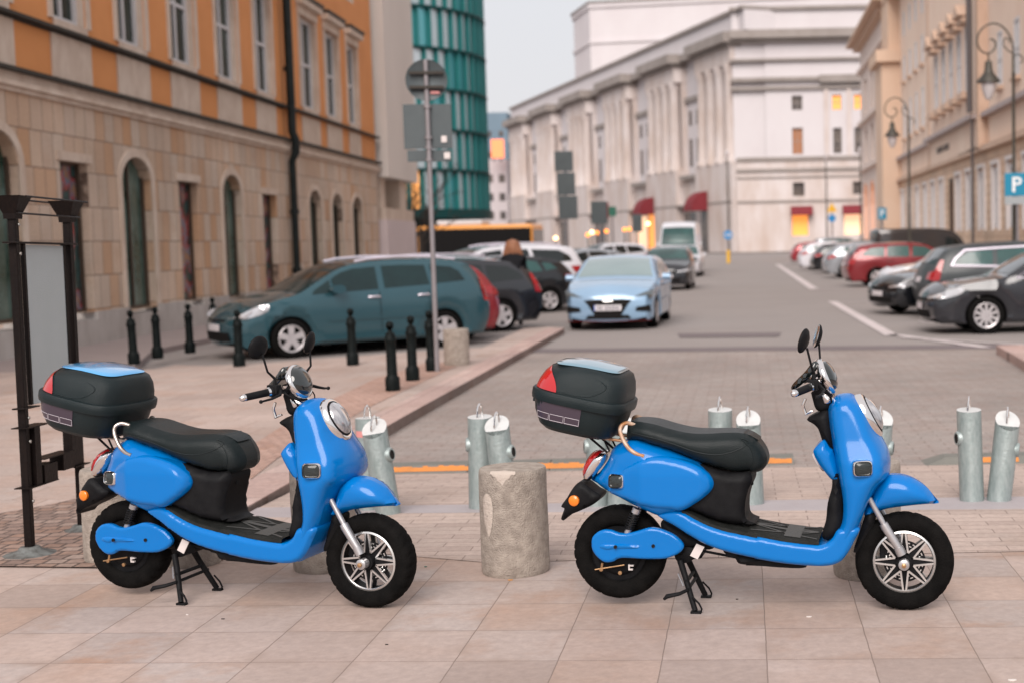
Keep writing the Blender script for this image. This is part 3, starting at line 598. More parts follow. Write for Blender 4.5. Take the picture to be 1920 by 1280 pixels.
    # ---------------- footboard (blue sill) + mat
    flo = smoothpoly(pl3([(615, 800), (700, 778), (745, 790), (790, 815), (850, 845), (920, 870), (1000, 888), (1083, 905)], .155)+pl4([(50, 925), (120, 938), (200, 953), (300, 966), (360, 969), (402, 948), (432, 905)], .155)+pl4([(520, 900), (495, 960), (470, 1005), (440, 1040), (395, 1056), (320, 1057), (200, 1046), (80, 1026)], .155)+pl3([(1083, 1002), (950, 972), (850, 938), (780, 900), (700, 852), (640, 822)], .155), 4)
    inflate_part('footboard', flo, 0, .022, m_blue, T, g=.0095, wf=lambda x, z: .168-.02*max(0, (x-.95)/.25)-.03*max(0, (.35-x)/.2))
    mt = smoothpoly(pl3([(735, 785), (790, 812), (850, 842), (920, 866), (1000, 884), (1083, 900)], .155)+pl4([(50, 920), (120, 933), (200, 948), (300, 960), (350, 962)], .155), 3, False)
    mb = MB(); rows = []
    for x, z in mt: rows.append([Vector((x, y, z+.004+dz)) for y, dz in ((-.150, -.01), (-.147, .004), (-.13, .008), (0, .012), (.13, .008), (.147, .004), (.150, -.01))])
    mb.rings(rows, caps=False, closed=False); mm_ = mb.build('foot_mat', m_mat1, T, smooth=60)
    mb = MB()
    def mp(t, y, dz=.0105):
        i = min(len(mt)-2, int(t*(len(mt)-1))); f = t*(len(mt)-1)-i; x = mt[i][0]*(1-f)+mt[i+1][0]*f; z = mt[i][1]*(1-f)+mt[i+1][1]*f; return Vector((x, y, z+.004+dz+.004*(1-abs(y)/.13)))
    for (t0, y0), (t1, y1), w_ in (((.62, -.12), (.98, -.0), .014), ((.62, .12), (.98, 0), .014), ((.5, -.0), (.97, 0), .03), ((.80, -.125), (.80, .125), .03), ((.98, -.125), (.62, -.01), .014), ((.98, .125), (.62, .01), .014)):
        n_ = 8
        A_ = [mp(t0+(t1-t0)*k/n_, y0+(y1-y0)*k/n_-w_/2 if t0 != t1 else y0+(y1-y0)*k/n_) for k in range(n_+1)]
        if t0 != t1: B_ = [mp(t0+(t1-t0)*k/n_, y0+(y1-y0)*k/n_+w_/2) for k in range(n_+1)]
        else: B_ = [mp(t0+.07, y0+(y1-y0)*k/n_) for k in range(n_+1)]
        mb.rings([A_, B_], caps=False, closed=False)
    mb.build('mat_ribs', m_mat2, mm_, smooth=None)
    # ---------------- front shield
    shB = smoothpoly(pl4([(455, 352), (478, 354), (500, 370), (530, 400), (556, 450), (580, 510), (600, 545), (620, 590), (628, 640), (624, 685), (590, 722), (562, 775), (545, 820), (528, 865), (500, 930), (470, 1000), (440, 1040), (405, 1054), (380, 1040), (392, 985), (425, 920), (446, 880), (453, 820), (450, 760), (440, 690), (424, 600), (408, 520), (396, 460), (392, 410), (402, 378), (425, 358)], .13), 4)
    zs0, zs1 = min(p[1] for p in shB), max(p[1] for p in shB)
    def hwF(x, z):
        t = (z-zs0)/(zs1-zs0); a = np.interp(t, [0, .12, .3, .5, .62, .75, .9, 1.0], [.163, .163, .176, .186, .178, .150, .128, .118]); return float(a)
    def bulF(x, z):
        t = (z-zs0)/(zs1-zs0); return float(np.interp(t, [0, .3, .45, .6, 1], [.0, .0, .016, .022, .010])) if x > np.interp(t, [0, 1], [1.0, .98]) else 0.0
    inflate_part('leg_shield', shB, 0, .058, m_blue, T, g=.012, wf=hwF, bulge=bulF, across=12)
    # black inner knee panel
    knB = smoothpoly(pl4([(385, 402), (400, 430), (412, 520), (428, 610), (446, 700), (455, 800), (452, 870), (430, 915), (395, 935), (368, 920), (385, 850), (392, 780), (412, 700), (405, 640), (388, 560), (366, 530), (348, 480), (330, 460), (300, 440), (318, 425), (350, 410)], .04), 3)
    inflate_part('inner_panel', knB, 0, .03, m_plas, T, g=.02, wf=lambda x, z: .13 if z < .62 else .07)
    gB = smoothpoly(pl4([(326, 575), (345, 548), (372, 528), (395, 560), (408, 570), (440, 690), (430, 708), (400, 690), (370, 655), (345, 620)], .09), 4)
    inflate_part('glove_pocket', gB, 0, .035, m_blue, T, g=.015, wf=lambda x, z: .115)
    q0, q1 = pl4([(330, 590), (372, 655)], .05); mb = MB()
    dvec = Vector((q1[0]-q0[0], 0, q1[1]-q0[1])); nrm = Vector((dvec.z, 0, -dvec.x)).normalized(); nrm = nrm if nrm.x < 0 else -nrm
    cc = Vector(((q0[0]+q1[0])/2, 0, (q0[1]+q1[1])/2))+nrm*.010; L_ = dvec.length/2*1.15; du = dvec.normalized()
    ring = [cc+du*L_*cos(a)+Vector((0, .05*sin(a), 0)) for a in np.linspace(0, 2*pi, 28, endpoint=False)]; mb.rings([[p-nrm*.012 for p in ring], ring, [cc+(p-cc)*.7+nrm*.003 for p in ring]]); mb.build('pocket_badge', m_white, T, smooth=40)
    bq = sd2(1380+372/2.2455, 590+1017/2.2455, .15); mb = MB(); mb.lathe([(.0065, 0), (.0065, .003), (.003, .0035), (.001, .002)], 12, 0, zaxis((bq[0], -.150, bq[1]), (0, -1, 0))); mb.build('sill_bolt', m_dark, T)
    # ---------------- front mudguard
    feB = smoothpoly(pl4([(600, 705), (640, 684), (700, 686), (750, 702), (800, 735), (838, 780), (855, 805), (760, 812), (680, 820), (625, 830), (575, 848), (545, 862), (538, 845), (560, 790), (580, 740)], .09), 4)
    fx0, fx1 = min(p[0] for p in feB), max(p[0] for p in feB)
    inflate_part('front_mudguard', feB, 0, .066, m_blue, T, g=.014, wf=lambda x, z: .088-.035*max(0, ((x-fx0)/(fx1-fx0)-.5)/.5)**2, across=10)
    tl = smoothpoly(pl4([(556, 830), (590, 845), (575, 900), (545, 960), (515, 1000), (495, 1000), (510, 950), (530, 890)], .05), 3)
    inflate_part('mudguard_liner', tl, .055, .02, m_plas, T, g=.02)
    # ---------------- headlight
    hp = [sd2(1380+a/2.2455, 590+b/2.2455, .03) for a, b in ((492, 356), (580, 522))]; hc = Vector(((hp[0][0]+hp[1][0])/2, 0, (hp[0][1]+hp[1][1])/2)); hd = Vector((hp[0][0]-hp[1][0], 0, hp[0][1]-hp[1][1])); hn = Vector((-hd.z*-1, 0, -hd.x*1)); hn = Vector((hd.z, 0, -hd.x)).normalized(); hu = hd.normalized(); hl = hd.length/2*1.04; hc = hc+hn*.016
    def ell(sc_, out, k=40, egg=.10):
        r_ = []
        for a in np.linspace(0, 2*pi, k, endpoint=False):
            e = cos(a); wv = .079*(1-egg*e*-1*.0+egg*.6*e); r_.append(hc+hu*hl*sc_*e+Vector((0, wv*sc_*sin(a), 0))+hn*out)
        return r_
    mb = MB(); mb.rings([ell(1.03, -.075), ell(1.08, -.03), ell(1.07, .006), ell(1.01, .026), ell(.92, .032), ell(.83, .028)], caps=False); hl_o = mb.build('headlight', m_chr, T, smooth=60)
    mb = MB(); mb.rings([ell(.84, .024), ell(.85, .034), ell(.80, .036), ell(.78, .030)], caps=False); mb.build('lens_gasket', m_plas, hl_o, smooth=60)
    mb = MB(); mb.rings([ell(.82, .026), ell(.76, .040), ell(.60, .052), ell(.35, .060), ell(.08, .063)]); mb.build('lens', m_glass, hl_o, smooth=60)
    # ---------------- indicators
    def indicator(c, n, wd, ht, parentname):
        M = zaxis(c, n); mb = MB(); rr = []
        def sq(w_, h_, z): return [M @ Vector((w_*(abs(cos(a))**.5)*(1 if cos(a) > 0 else -1), h_*(abs(sin(a))**.5)*(1 if sin(a) > 0 else -1), z)) for a in np.linspace(0, 2*pi, 32, endpoint=False)]
        mb.rings([sq(wd, ht, -.06), sq(wd, ht, .004), sq(wd*.95, ht*.95, .014), sq(wd*.84, ht*.84, .019), sq(wd*.78, ht*.78, .012)], caps=False); o = mb.build('indicator', m_chr, T, smooth=60)
        mb = MB(); mb.rings([sq(wd*.79, ht*.79, .011), sq(wd*.72, ht*.72, .0155), sq(wd*.2, ht*.2, .017)]); mb.build('lens', m_smoke, o, smooth=60)
    fi = sd2(1380+533/2.2455, 590+648/2.2455, .20); ri = sd2(980+436/2.4615, 640+644/2.4615, .15)
    for s_ in (-1, 1):
        indicator((fi[0]-.005, s_*.190, fi[1]), (.45, s_*1.0, .0), .0, .0, '') if False else None
        M0 = (fi[0], s_*(hsurf(shB, hwF, .058)(*fi)+.004), fi[1]); indicator(M0, (.26, s_, .05), .045, .037, '')
        indicator((ri[0], s_*(hsurf(bodyA, hwA, .075)(*ri)+.006), ri[1]), (-.22, s_, .12), .040, .034, '')
    # emblem slats on the nose
    e0 = sd2(1380+616/2.2455, 590+607/2.2455, .03); mb = MB()
    for k in range(3):
        z = e0[1]+.016-.016*k; mb.tube([(e0[0]-.012, -.075, z-.003), (e0[0]+.012, -.045, z), (e0[0]+.024, 0, z), (e0[0]+.012, .045, z), (e0[0]-.012, .075, z-.003)], .0058, 8)
    mb.build('nose_trim', m_chr, T)
    lamp = sd2(1380+622/2.2455, 590+650/2.2455, .03); mb = MB(); mb.lathe([(.028, -.02), (.028, .006), (.018, .014), (.001, .016)], 20, 0, zaxis((lamp[0]+.008, 0, lamp[1]), (1, 0, .1))); mb.build('nose_reflector', m_oral, T)
    # ---------------- tail light, tail unit
    tB = smoothpoly(pl3([(277, 640), (274, 612), (288, 570), (315, 532), (345, 520), (378, 522), (372, 560), (340, 605), (300, 645)], .08), 4)
    inflate_part('tail_housing', tB, .082, .03, m_chr, T, g=.012)
    tR = smoothpoly(pl3([(276, 622), (274, 600), (288, 562), (316, 528), (346, 521), (332, 555), (306, 592), (286, 620)], .08), 4)
    inflate_part('tail_light', tR, .0855, .026, m_redl, T, g=.010, bulge=lambda x, z: .012)
    pB = smoothpoly(pl3([(262, 648), (285, 655), (330, 690), (362, 712), (335, 745), (270, 778), (215, 802), (190, 825), (178, 818), (186, 790), (192, 770), (178, 760), (205, 720), (235, 672)], .06), 4)
    inflate_part('plate_holder', pB, .075, .02, m_plas, T, g=.014)
    rc = sd2(980+238/2.4615, 640+733/2.4615, .08); o_ = None
    for s_ in (-1, 1):
        mb = MB(); mb.lathe([(.0245, -.01), (.0245, .005), (.020, .009), (.001, .011)], 24, 0, zaxis((rc[0], s_*.078, rc[1]), (-.12, s_, 0))); mb.build('side_reflector', m_oral, T)
    # ---------------- motor cover / swing arm
    sw = smoothpoly(pl3([(318, 940), (322, 905), (345, 880), (375, 869), (410, 871), (445, 884), (485, 885), (535, 873), (580, 860), (610, 860), (650, 870), (700, 893), (733, 922), (744, 945), (732, 968), (695, 990), (650, 1002), (560, 1003), (470, 998), (440, 1002), (418, 1015), (380, 1018), (345, 995), (324, 965)], .12), 4)
    inflate_part('motor_cover', sw, .0175, .010, m_blue, T, g=.007, yc=-.105)
    rib = smoothpoly(pl3([(356, 943), (372, 932), (430, 931), (520, 935), (556, 943), (520, 952), (430, 956), (372, 955)], .12), 4)
    inflate_part('cover_rib', rib, .0255, .008, m_blue, T, g=.008, yc=-.105)
    for a, b in ((432, 944), (604, 942)):
        mb = MB(); q = sd2(980+a/2.4615, 640+b/2.4615, .125); mb.lathe([(.008, 0), (.008, .006), (.0045, .006), (.004, .001), (.0005, .001)], 12, 0, zaxis((q[0], -.122-(.010 if a < 500 else 0), q[1]), (0, -1, 0))); mb.build('cover_bolt', m_dark, T)
    sa = pl3([(442, 963), (600, 960), (740, 960)], .05); mb = MB(); mb.tube([(sa[0][0], -.085, sa[0][1]), (sa[1][0], -.085, sa[1][1]), (sa[2][0], -.06, sa[2][1])], .018, 10); mb.tube([(sa[0][0], .085, sa[0][1]), (sa[1][0], .085, sa[1][1]), (sa[2][0], .06, sa[2][1])], .018, 10); mb.build('swing_arm', m_plas, T)
    # brake arm and bits on the hub
    bp_ = pl3([(370, 1020), (366, 1048), (380, 1050), (472, 1028)], .07); mb = MB(); mb.tube([(bp_[0][0], -.07, bp_[0][1]), (bp_[1][0], -.072, bp_[1][1])], .006, 8); mb.tube([(bp_[1][0]-.03, -.074, bp_[1][1]-.002), (bp_[3][0], -.074, bp_[3][1])], .0035, 8)
    for a, b in ((366, 1048), (453, 1064)):
        q = sd2(980+a/2.4615, 640+b/2.4615, .07); mb.lathe([(.009, 0), (.009, .009), (.001, .010)], 8, 0, zaxis((q[0], -.072, q[1]), (0, -1, 0)))
    mb.build('brake_rod', m_brz, T)
    q = sd2(980+503/2.4615, 640+1040/2.4615, .07); mb = MB(); mb.box(q[0]-.012, q[0]+.008, -.078, -.066, q[1]-.012, q[1]-.006); mb.box(q[0]-.012, q[0]-.006, -.078, -.066, q[1]-.006, q[1]+.014); mb.box(q[0]-.006, q[0]+.012, -.078, -.066, q[1]+.006, q[1]+.012); mb.build('bracket', m_white, T, smooth=None)
    # ---------------- shock absorbers
    t0, t1 = pl3([(528, 770), (482, 886)], .1)
    for sy in (-1, 1):
        mb = MB(); pth = []
        for k in range(0, 7*12+1):
            f = k/(7*12); f2 = .18+.62*f; x = t0[0]+(t1[0]-t0[0])*f2; z = t0[1]+(t1[1]-t0[1])*f2; a = k*2*pi/12; pth.append((x+.022*cos(a), sy*.092+.022*sin(a), z))
        mb.tube(pth, .0042, 6); so_ = mb.build('shock_absorber', m_plas, T)
        mb = MB(); mb.tube([(t0[0], sy*.092, t0[1]), (t0[0]*.82+t1[0]*.18, sy*.092, t0[1]*.82+t1[1]*.18)], .020, 14); mb.tube([(t0[0], sy*.092, t0[1]), (t1[0], sy*.092, t1[1])], .009, 10); mb.tube([(t0[0]*.2+t1[0]*.8, sy*.092, t0[1]*.2+t1[1]*.8), (t1[0], sy*.092, t1[1])], .015, 12); mb.build('damper', m_steel, so_)
    # ---------------- frame, battery tray below the floor, centre stand
    ub = smoothpoly(pl3([(640, 830), (700, 856), (780, 905), (850, 942), (880, 955), (850, 962), (800, 945), (740, 965), (700, 940), (665, 900), (640, 870)], .05), 3)
    inflate_part('frame_casting', ub, .05, .015, m_plas, T, g=.02)
    ub2 = smoothpoly(pl3([(930, 955), (985, 968), (1083, 995)], .08)+pl4([(80, 1020), (200, 1040), (300, 1054), (270, 1060), (180, 1056), (100, 1050), (45, 1048)], .08)+pl3([(1083, 1025), (1030, 1022), (1000, 1015), (985, 992), (955, 985)], .08), 3)
    inflate_part('battery_tray', ub2, .115, .012, m_plas, T, g=.02)
    mb = MB(); a, b = pl3([(800, 958), (990, 995)], .05); mb.tube([(a[0], -.05, a[1]), (b[0], -.05, b[1])], .006, 8); mb.build('cable', m_plas, T)
    blk = smoothpoly(pl3([(745, 950), (790, 955), (830, 975), (825, 1000), (790, 1005), (765, 1020), (722, 1022), (700, 990), (712, 965)], .06), 3)
    inflate_part('stand_bracket', blk, .06, .01, m_plas, T, g=.02)
    cs = empty('centre_stand', (0, 0, 0)); cs.parent = T
    foot = sd2(980+795/2.4615, 640+1232/2.4615, .15); piv = sd2(980+728/2.4615, 640+1010/2.4615, .07); d_ = (foot[0]-piv[0], foot[1]-piv[1])
    for sy in (-1, 1):
        mb = MB(); y0, y1 = sy*.065, sy*.135; zf = foot[1]; 
        px_, pz_ = piv; fx_, fz_ = foot[0], .012
        mb.tube([(px_, y0, pz_), (px_+(fx_-px_)*.3, y0+(y1-y0)*.25, pz_+(fz_-pz_)*.3), (fx_, y1, fz_)], [.015, .014, .0125], 10)
        mb.box(fx_-.02, fx_+.028, y1-.012, y1+.012, .0, .010)
        mb.tube([(fx_+.026, y1, .006), (fx_+.030, y1, .02), (fx_+.018, y1, .045), (fx_-.012, y1, .075)], .0045, 8)
        mb.build('leg', m_plas, cs, smooth=50)
    mid = (piv[0]+(foot[0]-piv[0])*.42, piv[1]+(.012-piv[1])*.42); mb = MB(); mb.tube([(mid[0], -.105, mid[1]), (mid[0]+.0, .105, mid[1])], .009, 8)
    mid2 = (piv[0]+(foot[0]-piv[0])*.55, piv[1]+(.012-piv[1])*.55); mb.tube([(mid2[0], -.12, mid2[1]-.004), (mid2[0]-.03, -.16, mid2[1]-.012), (mid2[0]-.085, -.17, mid2[1]-.022), (mid2[0]-.10, -.17, mid2[1]-.036)], [.008, .009, .011, .006], 8)
    mb.tube([(mid2[0], -.12, mid2[1]-.004), (mid2[0], .12, mid2[1])], .008, 8); mb.build('cross_bar', m_plas, cs)
    mb = MB(); mb.tube([(piv[0]-.01, -.07, piv[1]-.06), (mid2[0]-.02, -.11, mid2[1]+.01)], .004, 6); mb.build('stand_spring', m_steel, cs)
    q = pl3([(775, 985), (805, 930), (842, 945), (810, 1002)], .11); mb = MB(); mb.prismY(q, -.116, -.112); mb.build('tag_plate', m_white, T, smooth=None)
    # ---------------- luggage rack and grab rail
    for sy in (-1, 1):
        gr = pl3([(520, 395), (480, 378), (458, 386), (452, 410), (468, 450), (495, 488), (530, 512), (570, 524)], .13); pth = smoothpoly([(x, z) for x, z in gr], 4, False)
        mb = MB(); mb.tube([(x, sy*np.interp(i, [0, len(pth)*.3, len(pth)-1], [.09, .125, .160]), z) for i, (x, z) in enumerate(pth)], .0095, 12); mb.build('grab_rail', RAILM[0], T)
    mb = MB(); rk = pl3([(500, 465), (440, 455), (380, 446), (300, 436), (240, 424)], .08)
    for y in (-.075, .075): mb.tube([(x, y, z) for x, z in rk], .007, 8)
    for i in (1, 2, 3, 4): mb.tube([(rk[i][0], -.08, rk[i][1]), (rk[i][0], .08, rk[i][1])], .005, 8)
    mb.build('luggage_rack', RAILM[0], T)
    mb = MB(); a, b, c, d = pl3([(303, 438), (390, 512), (372, 448), (400, 506)], .07)
    for y in (-.06, .06): mb.tube([(a[0], y, a[1]), (b[0], y, b[1])], .0055, 8); mb.tube([(c[0], y, c[1]), (d[0], y, d[1])], .0045, 8)
    mb.build('rack_strut', m_plas, T)
    # ---------------- top box: lofted in height, tipped slightly forwards
    bx = empty('top_box', (0, 0, 0)); bx.parent = T
    c0 = sd2(980+620/5.333, 660+470/5.333, .0); BC = Vector((c0[0]+.0, 0, c0[1])); tilt = Matrix.Translation(BC) @ Matrix.Rotation(R(12), 4, 'Y')
    def rr(lx0, lx1, hw_, z, e=3.6, n=56, dz=None, nar=0.0):
        cx, hx = (lx0+lx1)/2, (lx1-lx0)/2; out = []
        for a in np.linspace(0, 2*pi, n, endpoint=False):
            ca, sa_ = cos(a), sin(a); x = cx+hx*(abs(ca)**(2/e))*(1 if ca > 0 else -1); y = hw_*(abs(sa_)**(2/e))*(1 if sa_ > 0 else -1)
            y *= 1-nar*max(0, (cx-x)/hx)**2
            out.append(tilt @ Vector((x, y, z+(dz(x, y) if dz else 0))))
        return out
    XL, XR, HW = -.218, .222, .224
    mb = MB(); mb.rings([rr(XL+.10, XR-.10, HW-.08, -.135, 2.8), rr(XL+.075, XR-.055, HW-.045, -.137, 3.2), rr(XL+.050, XR-.035, HW-.028, -.118, 3.4), rr(XL+.022, XR-.018, HW-.016, -.06, 3.6), rr(XL+.012, XR-.010, HW-.010, .0, 3.8)], caps=True); tub = mb.build('box_base', m_box, bx, smooth=60)
    mb = MB(); mb.rings([rr(XL+.010, XR-.008, HW-.010, -.012, 4, nar=.10), rr(XL, XR, HW, -.010, 4, nar=.1), rr(XL-.003, XR+.003, HW+.003, .006, 4, nar=.1), rr(XL-.003, XR+.003, HW+.003, .030, 4, nar=.1), rr(XL+.001, XR-.001, HW-.001, .036, 4, nar=.1), rr(XL+.012, XR-.010, HW-.012, .038, 4, nar=.1)], caps=False); mb.build('box_rim', m_box, bx, smooth=40)
    crown = lambda k: (lambda x, y: k*(1-(x/.2)**2*.8-(y/.2)**2*.45)+x*.05)
    mb = MB(); mb.rings([rr(XL+.012, XR-.010, HW-.012, .036, 4, nar=.12), rr(XL+.022, XR-.012, HW-.016, .075, 4, nar=.14), rr(XL+.042, XR-.018, HW-.026, .115, 3.8, nar=.16), rr(XL+.062, XR-.030, HW-.042, .138, 3.4, nar=.18, dz=crown(.010)), rr(XL+.085, XR-.050, HW-.062, .146, 3, nar=.18, dz=crown(.020)), rr(XL+.13, XR-.09, HW-.10, .148, 2.6, dz=crown(.028)), rr(-.02, .02, .02, .149, 2, dz=crown(.03))], caps=True); mb.build('box_lid', m_box, bx, smooth=60)
    # glossy inset on the lid
    mb = MB(); mb.rings([rr(XL+.08, XR-.055, HW-.075, .150, 4.5, dz=crown(.021)), rr(XL+.083, XR-.058, HW-.078, .1525, 4.5, dz=crown(.023)), rr(XL+.12, XR-.09, HW-.11, .1535, 4, dz=crown(.027)), rr(-.03, .03, .03, .1545, 3, dz=crown(.03))], caps=True); mb.build('lid_inset', m_foil, bx, smooth=60)
    # red corner reflectors
    def side_pt(x, z, out=.0):
        # surface point of the lid's side at x, height z (interpolated from the loft)
        zz = [.036, .075, .115, .138, .150]; xl = [XL+.012, XL+.022, XL+.042, XL+.062, XL+.09]; xr = [XR-.010, XR-.012, XR-.018, XR-.030, XR-.05]; hws = [HW-.012, HW-.016, HW-.026, HW-.042, HW-.066]; nn = [.12, .14, .16, .18, .18]
        l, r_, h_, na = (float(np.interp(z, zz, q)) for q in (xl, xr, hws, nn)); cx, hx = (l+r_)/2, (r_-l)/2; q = min(1, max(-1, (x-cx)/hx)); y = h_*(1-abs(q)**4)**.25; y *= 1-na*max(0, -q)**2; return y+out
    for s_ in (-1, 1):
        mb = MB(); rows = []
        for j in range(9):
            z = .040+.098*j/8; row = []
            l = float(np.interp(z, [.036, .075, .115, .138, .150], [XL+.012, XL+.022, XL+.042, XL+.062, XL+.09])); xe = -.218+.135*(1-(j/8)**2*.5)
            for k in range(11):
                f = k/10; x = l+(xe-l)*f**2; row.append(tilt @ Vector((x-.004*(1-f), s_*side_pt(x, z, .004), z)))
            rows.append(row)
        mb.rings(rows, caps=False, closed=False); mb.build('red_reflector', m_redl, bx, smooth=60)
    # raised arch line on the lid side and three outlined reflector strips on the base
    def base_y(x, z):
        zz = [-.137, -.118, -.06, 0]; l, r_, h_ = (float(np.interp(z, zz, q)) for q in ([XL+.075, XL+.05, XL+.022, XL+.012], [XR-.055, XR-.035, XR-.018, XR-.010], [HW-.045, HW-.028, HW-.016, HW-.010])); cx, hx = (l+r_)/2, (r_-l)/2; q = min(1, max(-1, (x-cx)/hx)); return h_*(1-abs(q)**3.6)**(1/3.6)
    for s_ in (-1, 1):
        mb = MB(); rw = []
        for z in np.linspace(-.092, -.012, 6): rw.append([tilt @ Vector((x, s_*(base_y(x, z)+.0018), z)) for x in np.linspace(-.165, .045, 14)])
        mb.rings(rw, caps=False, closed=False); tp = mb.build('side_sticker', m_tapes, bx, smooth=60)
        mb = MB()
        for xa, xb in ((-.160, -.100), (-.094, -.030), (-.024, .042)):
            pts = [(xa, -.088), (xb, -.088), (xb, -.060), (xa, -.060), (xa, -.088)]; pth = []
            for i in range(4):
                for k in range(5): f = k/5; x = pts[i][0]*(1-f)+pts[i+1][0]*f; z = pts[i][1]*(1-f)+pts[i+1][1]*f; pth.append(tilt @ Vector((x, s_*(base_y(x, z)+.0025), z)))
            pth.append(pth[0]); mb.tube(pth, .0011, 6)
        mb.build('outline', m_line, tp)
        mb = MB(); al = smoothpoly([(-.13, .050), (-.03, .044), (.06, .050), (.10, .068), (.128, .092), (.130, .110), (.10, .124), (.03, .134), (-.06, .136)], 5, False); mb.tube([tilt @ Vector((x, s_*side_pt(x, z, -.0018), z)) for x, z in al], .0036, 8); mb.build('lid_crease', m_box, bx)
    mb = MB(); mb.box(XL-.012, XL+.01, -.03, .03, -.05, .02, M=tilt); mb.build('latch', m_box, bx, smooth=None, bevel=.004)
    mb = MB(); mb.box(-.12, .12, -.09, .09, -.152, -.136, M=tilt); mb.build('mount_plate', m_box, bx, smooth=None, bevel=.004)
    # ---------------- handlebar
    hbz = empty('handlebar', (0, 0, 0)); hbz.parent = T
    gc = plH([(300, 860)], .05)[0]; ge = plH([(60, 955)], .27)[0]
    for sy in (-1, 1):
        mb = MB(); a = Vector((gc[0]+.02, sy*.05, gc[1]+.0)); b = Vector((gc[0]-.002, sy*.125, gc[1]+.01)); e = Vector((ge[0], sy*.265, ge[1]+.004))
        mb.tube([(gc[0]+.03, 0, gc[1]-.01), a, b, e], .011, 12); mb.build('bar', m_plas, hbz)
        g0_ = b+(e-b)*.18; mb = MB(); mb.tube([g0_, e-(e-b).normalized()*.012], [.0175, .0165], 16); mb.build('grip', m_plas, hbz)
        mb = MB(); mb.tube([g0_-(e-b).normalized()*.006, g0_+(e-b).normalized()*.006], .024, 20); mb.build('grip_ring', m_chr, hbz); mb = MB(); mb.lathe([(.0155, -.012), (.0165, .002), (.013, .012), (.006, .018), (.001, .019)], 16, 0, zaxis(e-(e-b).normalized()*.004, (e-b))); mb.build('bar_end', m_chr, hbz)
        mb = MB(); mb.tube([b-(e-b).normalized()*.035, b+(e-b).normalized()*.018], [.024, .027], 16); mb.box(b.x-.022, b.x+.03, b.y-.02, b.y+.02, b.z-.012, b.z+.030); mb.build('switch_housing', m_plas, hbz, smooth=40, bevel=.004)
        lv = [b+Vector((.035, 0, .0)), b+Vector((.055, sy*.03, -.012)), b+Vector((.05, sy*.09, -.024)), b+Vector((.035, sy*.15, -.030))]; mb = MB(); mb.tube(lv, [.008, .007, .006, .005], 8); mb.lathe([(.001, -.009), (.007, -.006), (.009, 0), (.007, .006), (.001, .009)], 12, 0, Matrix.Translation(lv[-1])); mb.build('brake_lever', m_plas, hbz)
        # mirror
        mr = empty('mirror', (0, 0, 0)); mr.parent = hbz
        st = b+Vector((.01, sy*.0, .028)); 
        top = plH([(215, 400)], .18)[0] if sy < 0 else plH([(365, 340)], -.20)[0]; ms = Vector((top[0], sy*.175, top[1]))
        mb = MB(); mb.tube([st, st+Vector((0, 0, .03)), st*.55+ms*.45+Vector((.004, sy*.02, .0)), ms], [.009, .0065, .005, .005], 10); mb.build('stem', m_plas, mr)
        cn = plH([(168, 315)], .20)[0] if sy < 0 else plH([(345, 250)], -.22)[0]; cm = Vector((cn[0], sy*.185, cn[1])); nn_ = Vector((-.93, sy*-.22, .26)).normalized()
        mb = MB(); Mz = zaxis(cm, nn_); rad_ = [(.001, -.020), (.03, -.018), (.050, -.008), (.055, .0), (.053, .004)]
        mb.lathe([(r_, h_) for r_, h_ in rad_], 32, 0, Mz, caps=False); mb.build('shell', m_plas, mr, smooth=60)
        mb = MB(); mb.lathe([(.0535, .0035), (.052, .005), (.001, .005)], 32, 0, Mz, caps=False); mb.build('mirror_glass', m_chr, mr, smooth=60)
    for k, (ya, yb) in enumerate(((-.11, -.03), (.11, .03), (-.09, .02))):
        mb = MB(); mb.tube(smoothpoly([(gc[0]+.03, ya, gc[1]+.005), (gc[0]+.075, ya*.8, gc[1]-.03-.01*k), (gc[0]+.07, yb, gc[1]-.11), (gc[0]+.05, yb, gc[1]-.16)], 5, False), .0032, 6); mb.build('cable', m_plas, hbz)
    # instrument cowl with chrome ring and dark glass facing forward
    dA, dB = plH([(355, 535), (530, 945)], .0); dc = Vector(((dA[0]+dB[0])/2, 0, (dA[1]+dB[1])/2)); dd = Vector((dA[0]-dB[0], 0, dA[1]-dB[1])); dr = dd.length/2; dn = Vector((dd.z, 0, -dd.x)).normalized()
    mb = MB(); Mz = zaxis(dc, dn)
    mb.lathe([(dr*.93, -.012), (dr*1.02, -.004), (dr*1.0, .012), (dr*.90, .018), (dr*.84, .014)], 40, 0, Mz, caps=False); dial = mb.build('cowl_ring', m_chr, hbz, smooth=60)
    mb = MB(); mb.lathe([(dr*.86, .012), (dr*.78, .028), (dr*.6, .038), (dr*.3, .045), (.001, .047)], 40, 0, Mz, caps=False); mb.build('cowl_glass', m_smoke2, dial, smooth=60)
    # black instrument wedge behind the ring
    wd_ = smoothpoly(plH([(330, 540), (352, 560), (345, 640), (200, 790), (110, 860), (45, 880), (40, 850), (70, 800), (200, 670), (290, 560)], .0), 3)
    inflate_part('instrument_pod', wd_, .07, .02, m_smoke2, hbz, g=.012)
    nk = smoothpoly(plH([(300, 780), (420, 770), (470, 880), (540, 990), (560, 1030), (500, 1110), (400, 1150), (330, 1120), (290, 1000), (270, 900)], .0), 3)
    inflate_part('steering_neck', nk, .045, .02, m_plas, hbz, g=.014)
    ck = smoothpoly(plH([(390, 930), (420, 935), (540, 1000), (550, 1015), (470, 1060), (425, 1060)], .05), 3)
    inflate_part('neck_cover', ck, .062, .012, m_chr, hbz, g=.010)
    ck = smoothpoly(plH([(270, 780), (395, 765), (400, 800), (290, 830)], .05), 3); inflate_part('clamp', ck, .05, .01, m_chr, hbz, g=.010)
    hk = plH([(200, 1000), (165, 1080), (200, 1190), (240, 1165), (285, 1150)], .06); mb = MB(); mb.tube([(x, -.06, z) for x, z in hk], [.006, .007, .008, .006, .005], 8); mb.build('bag_hook', m_chr, T)
    return T
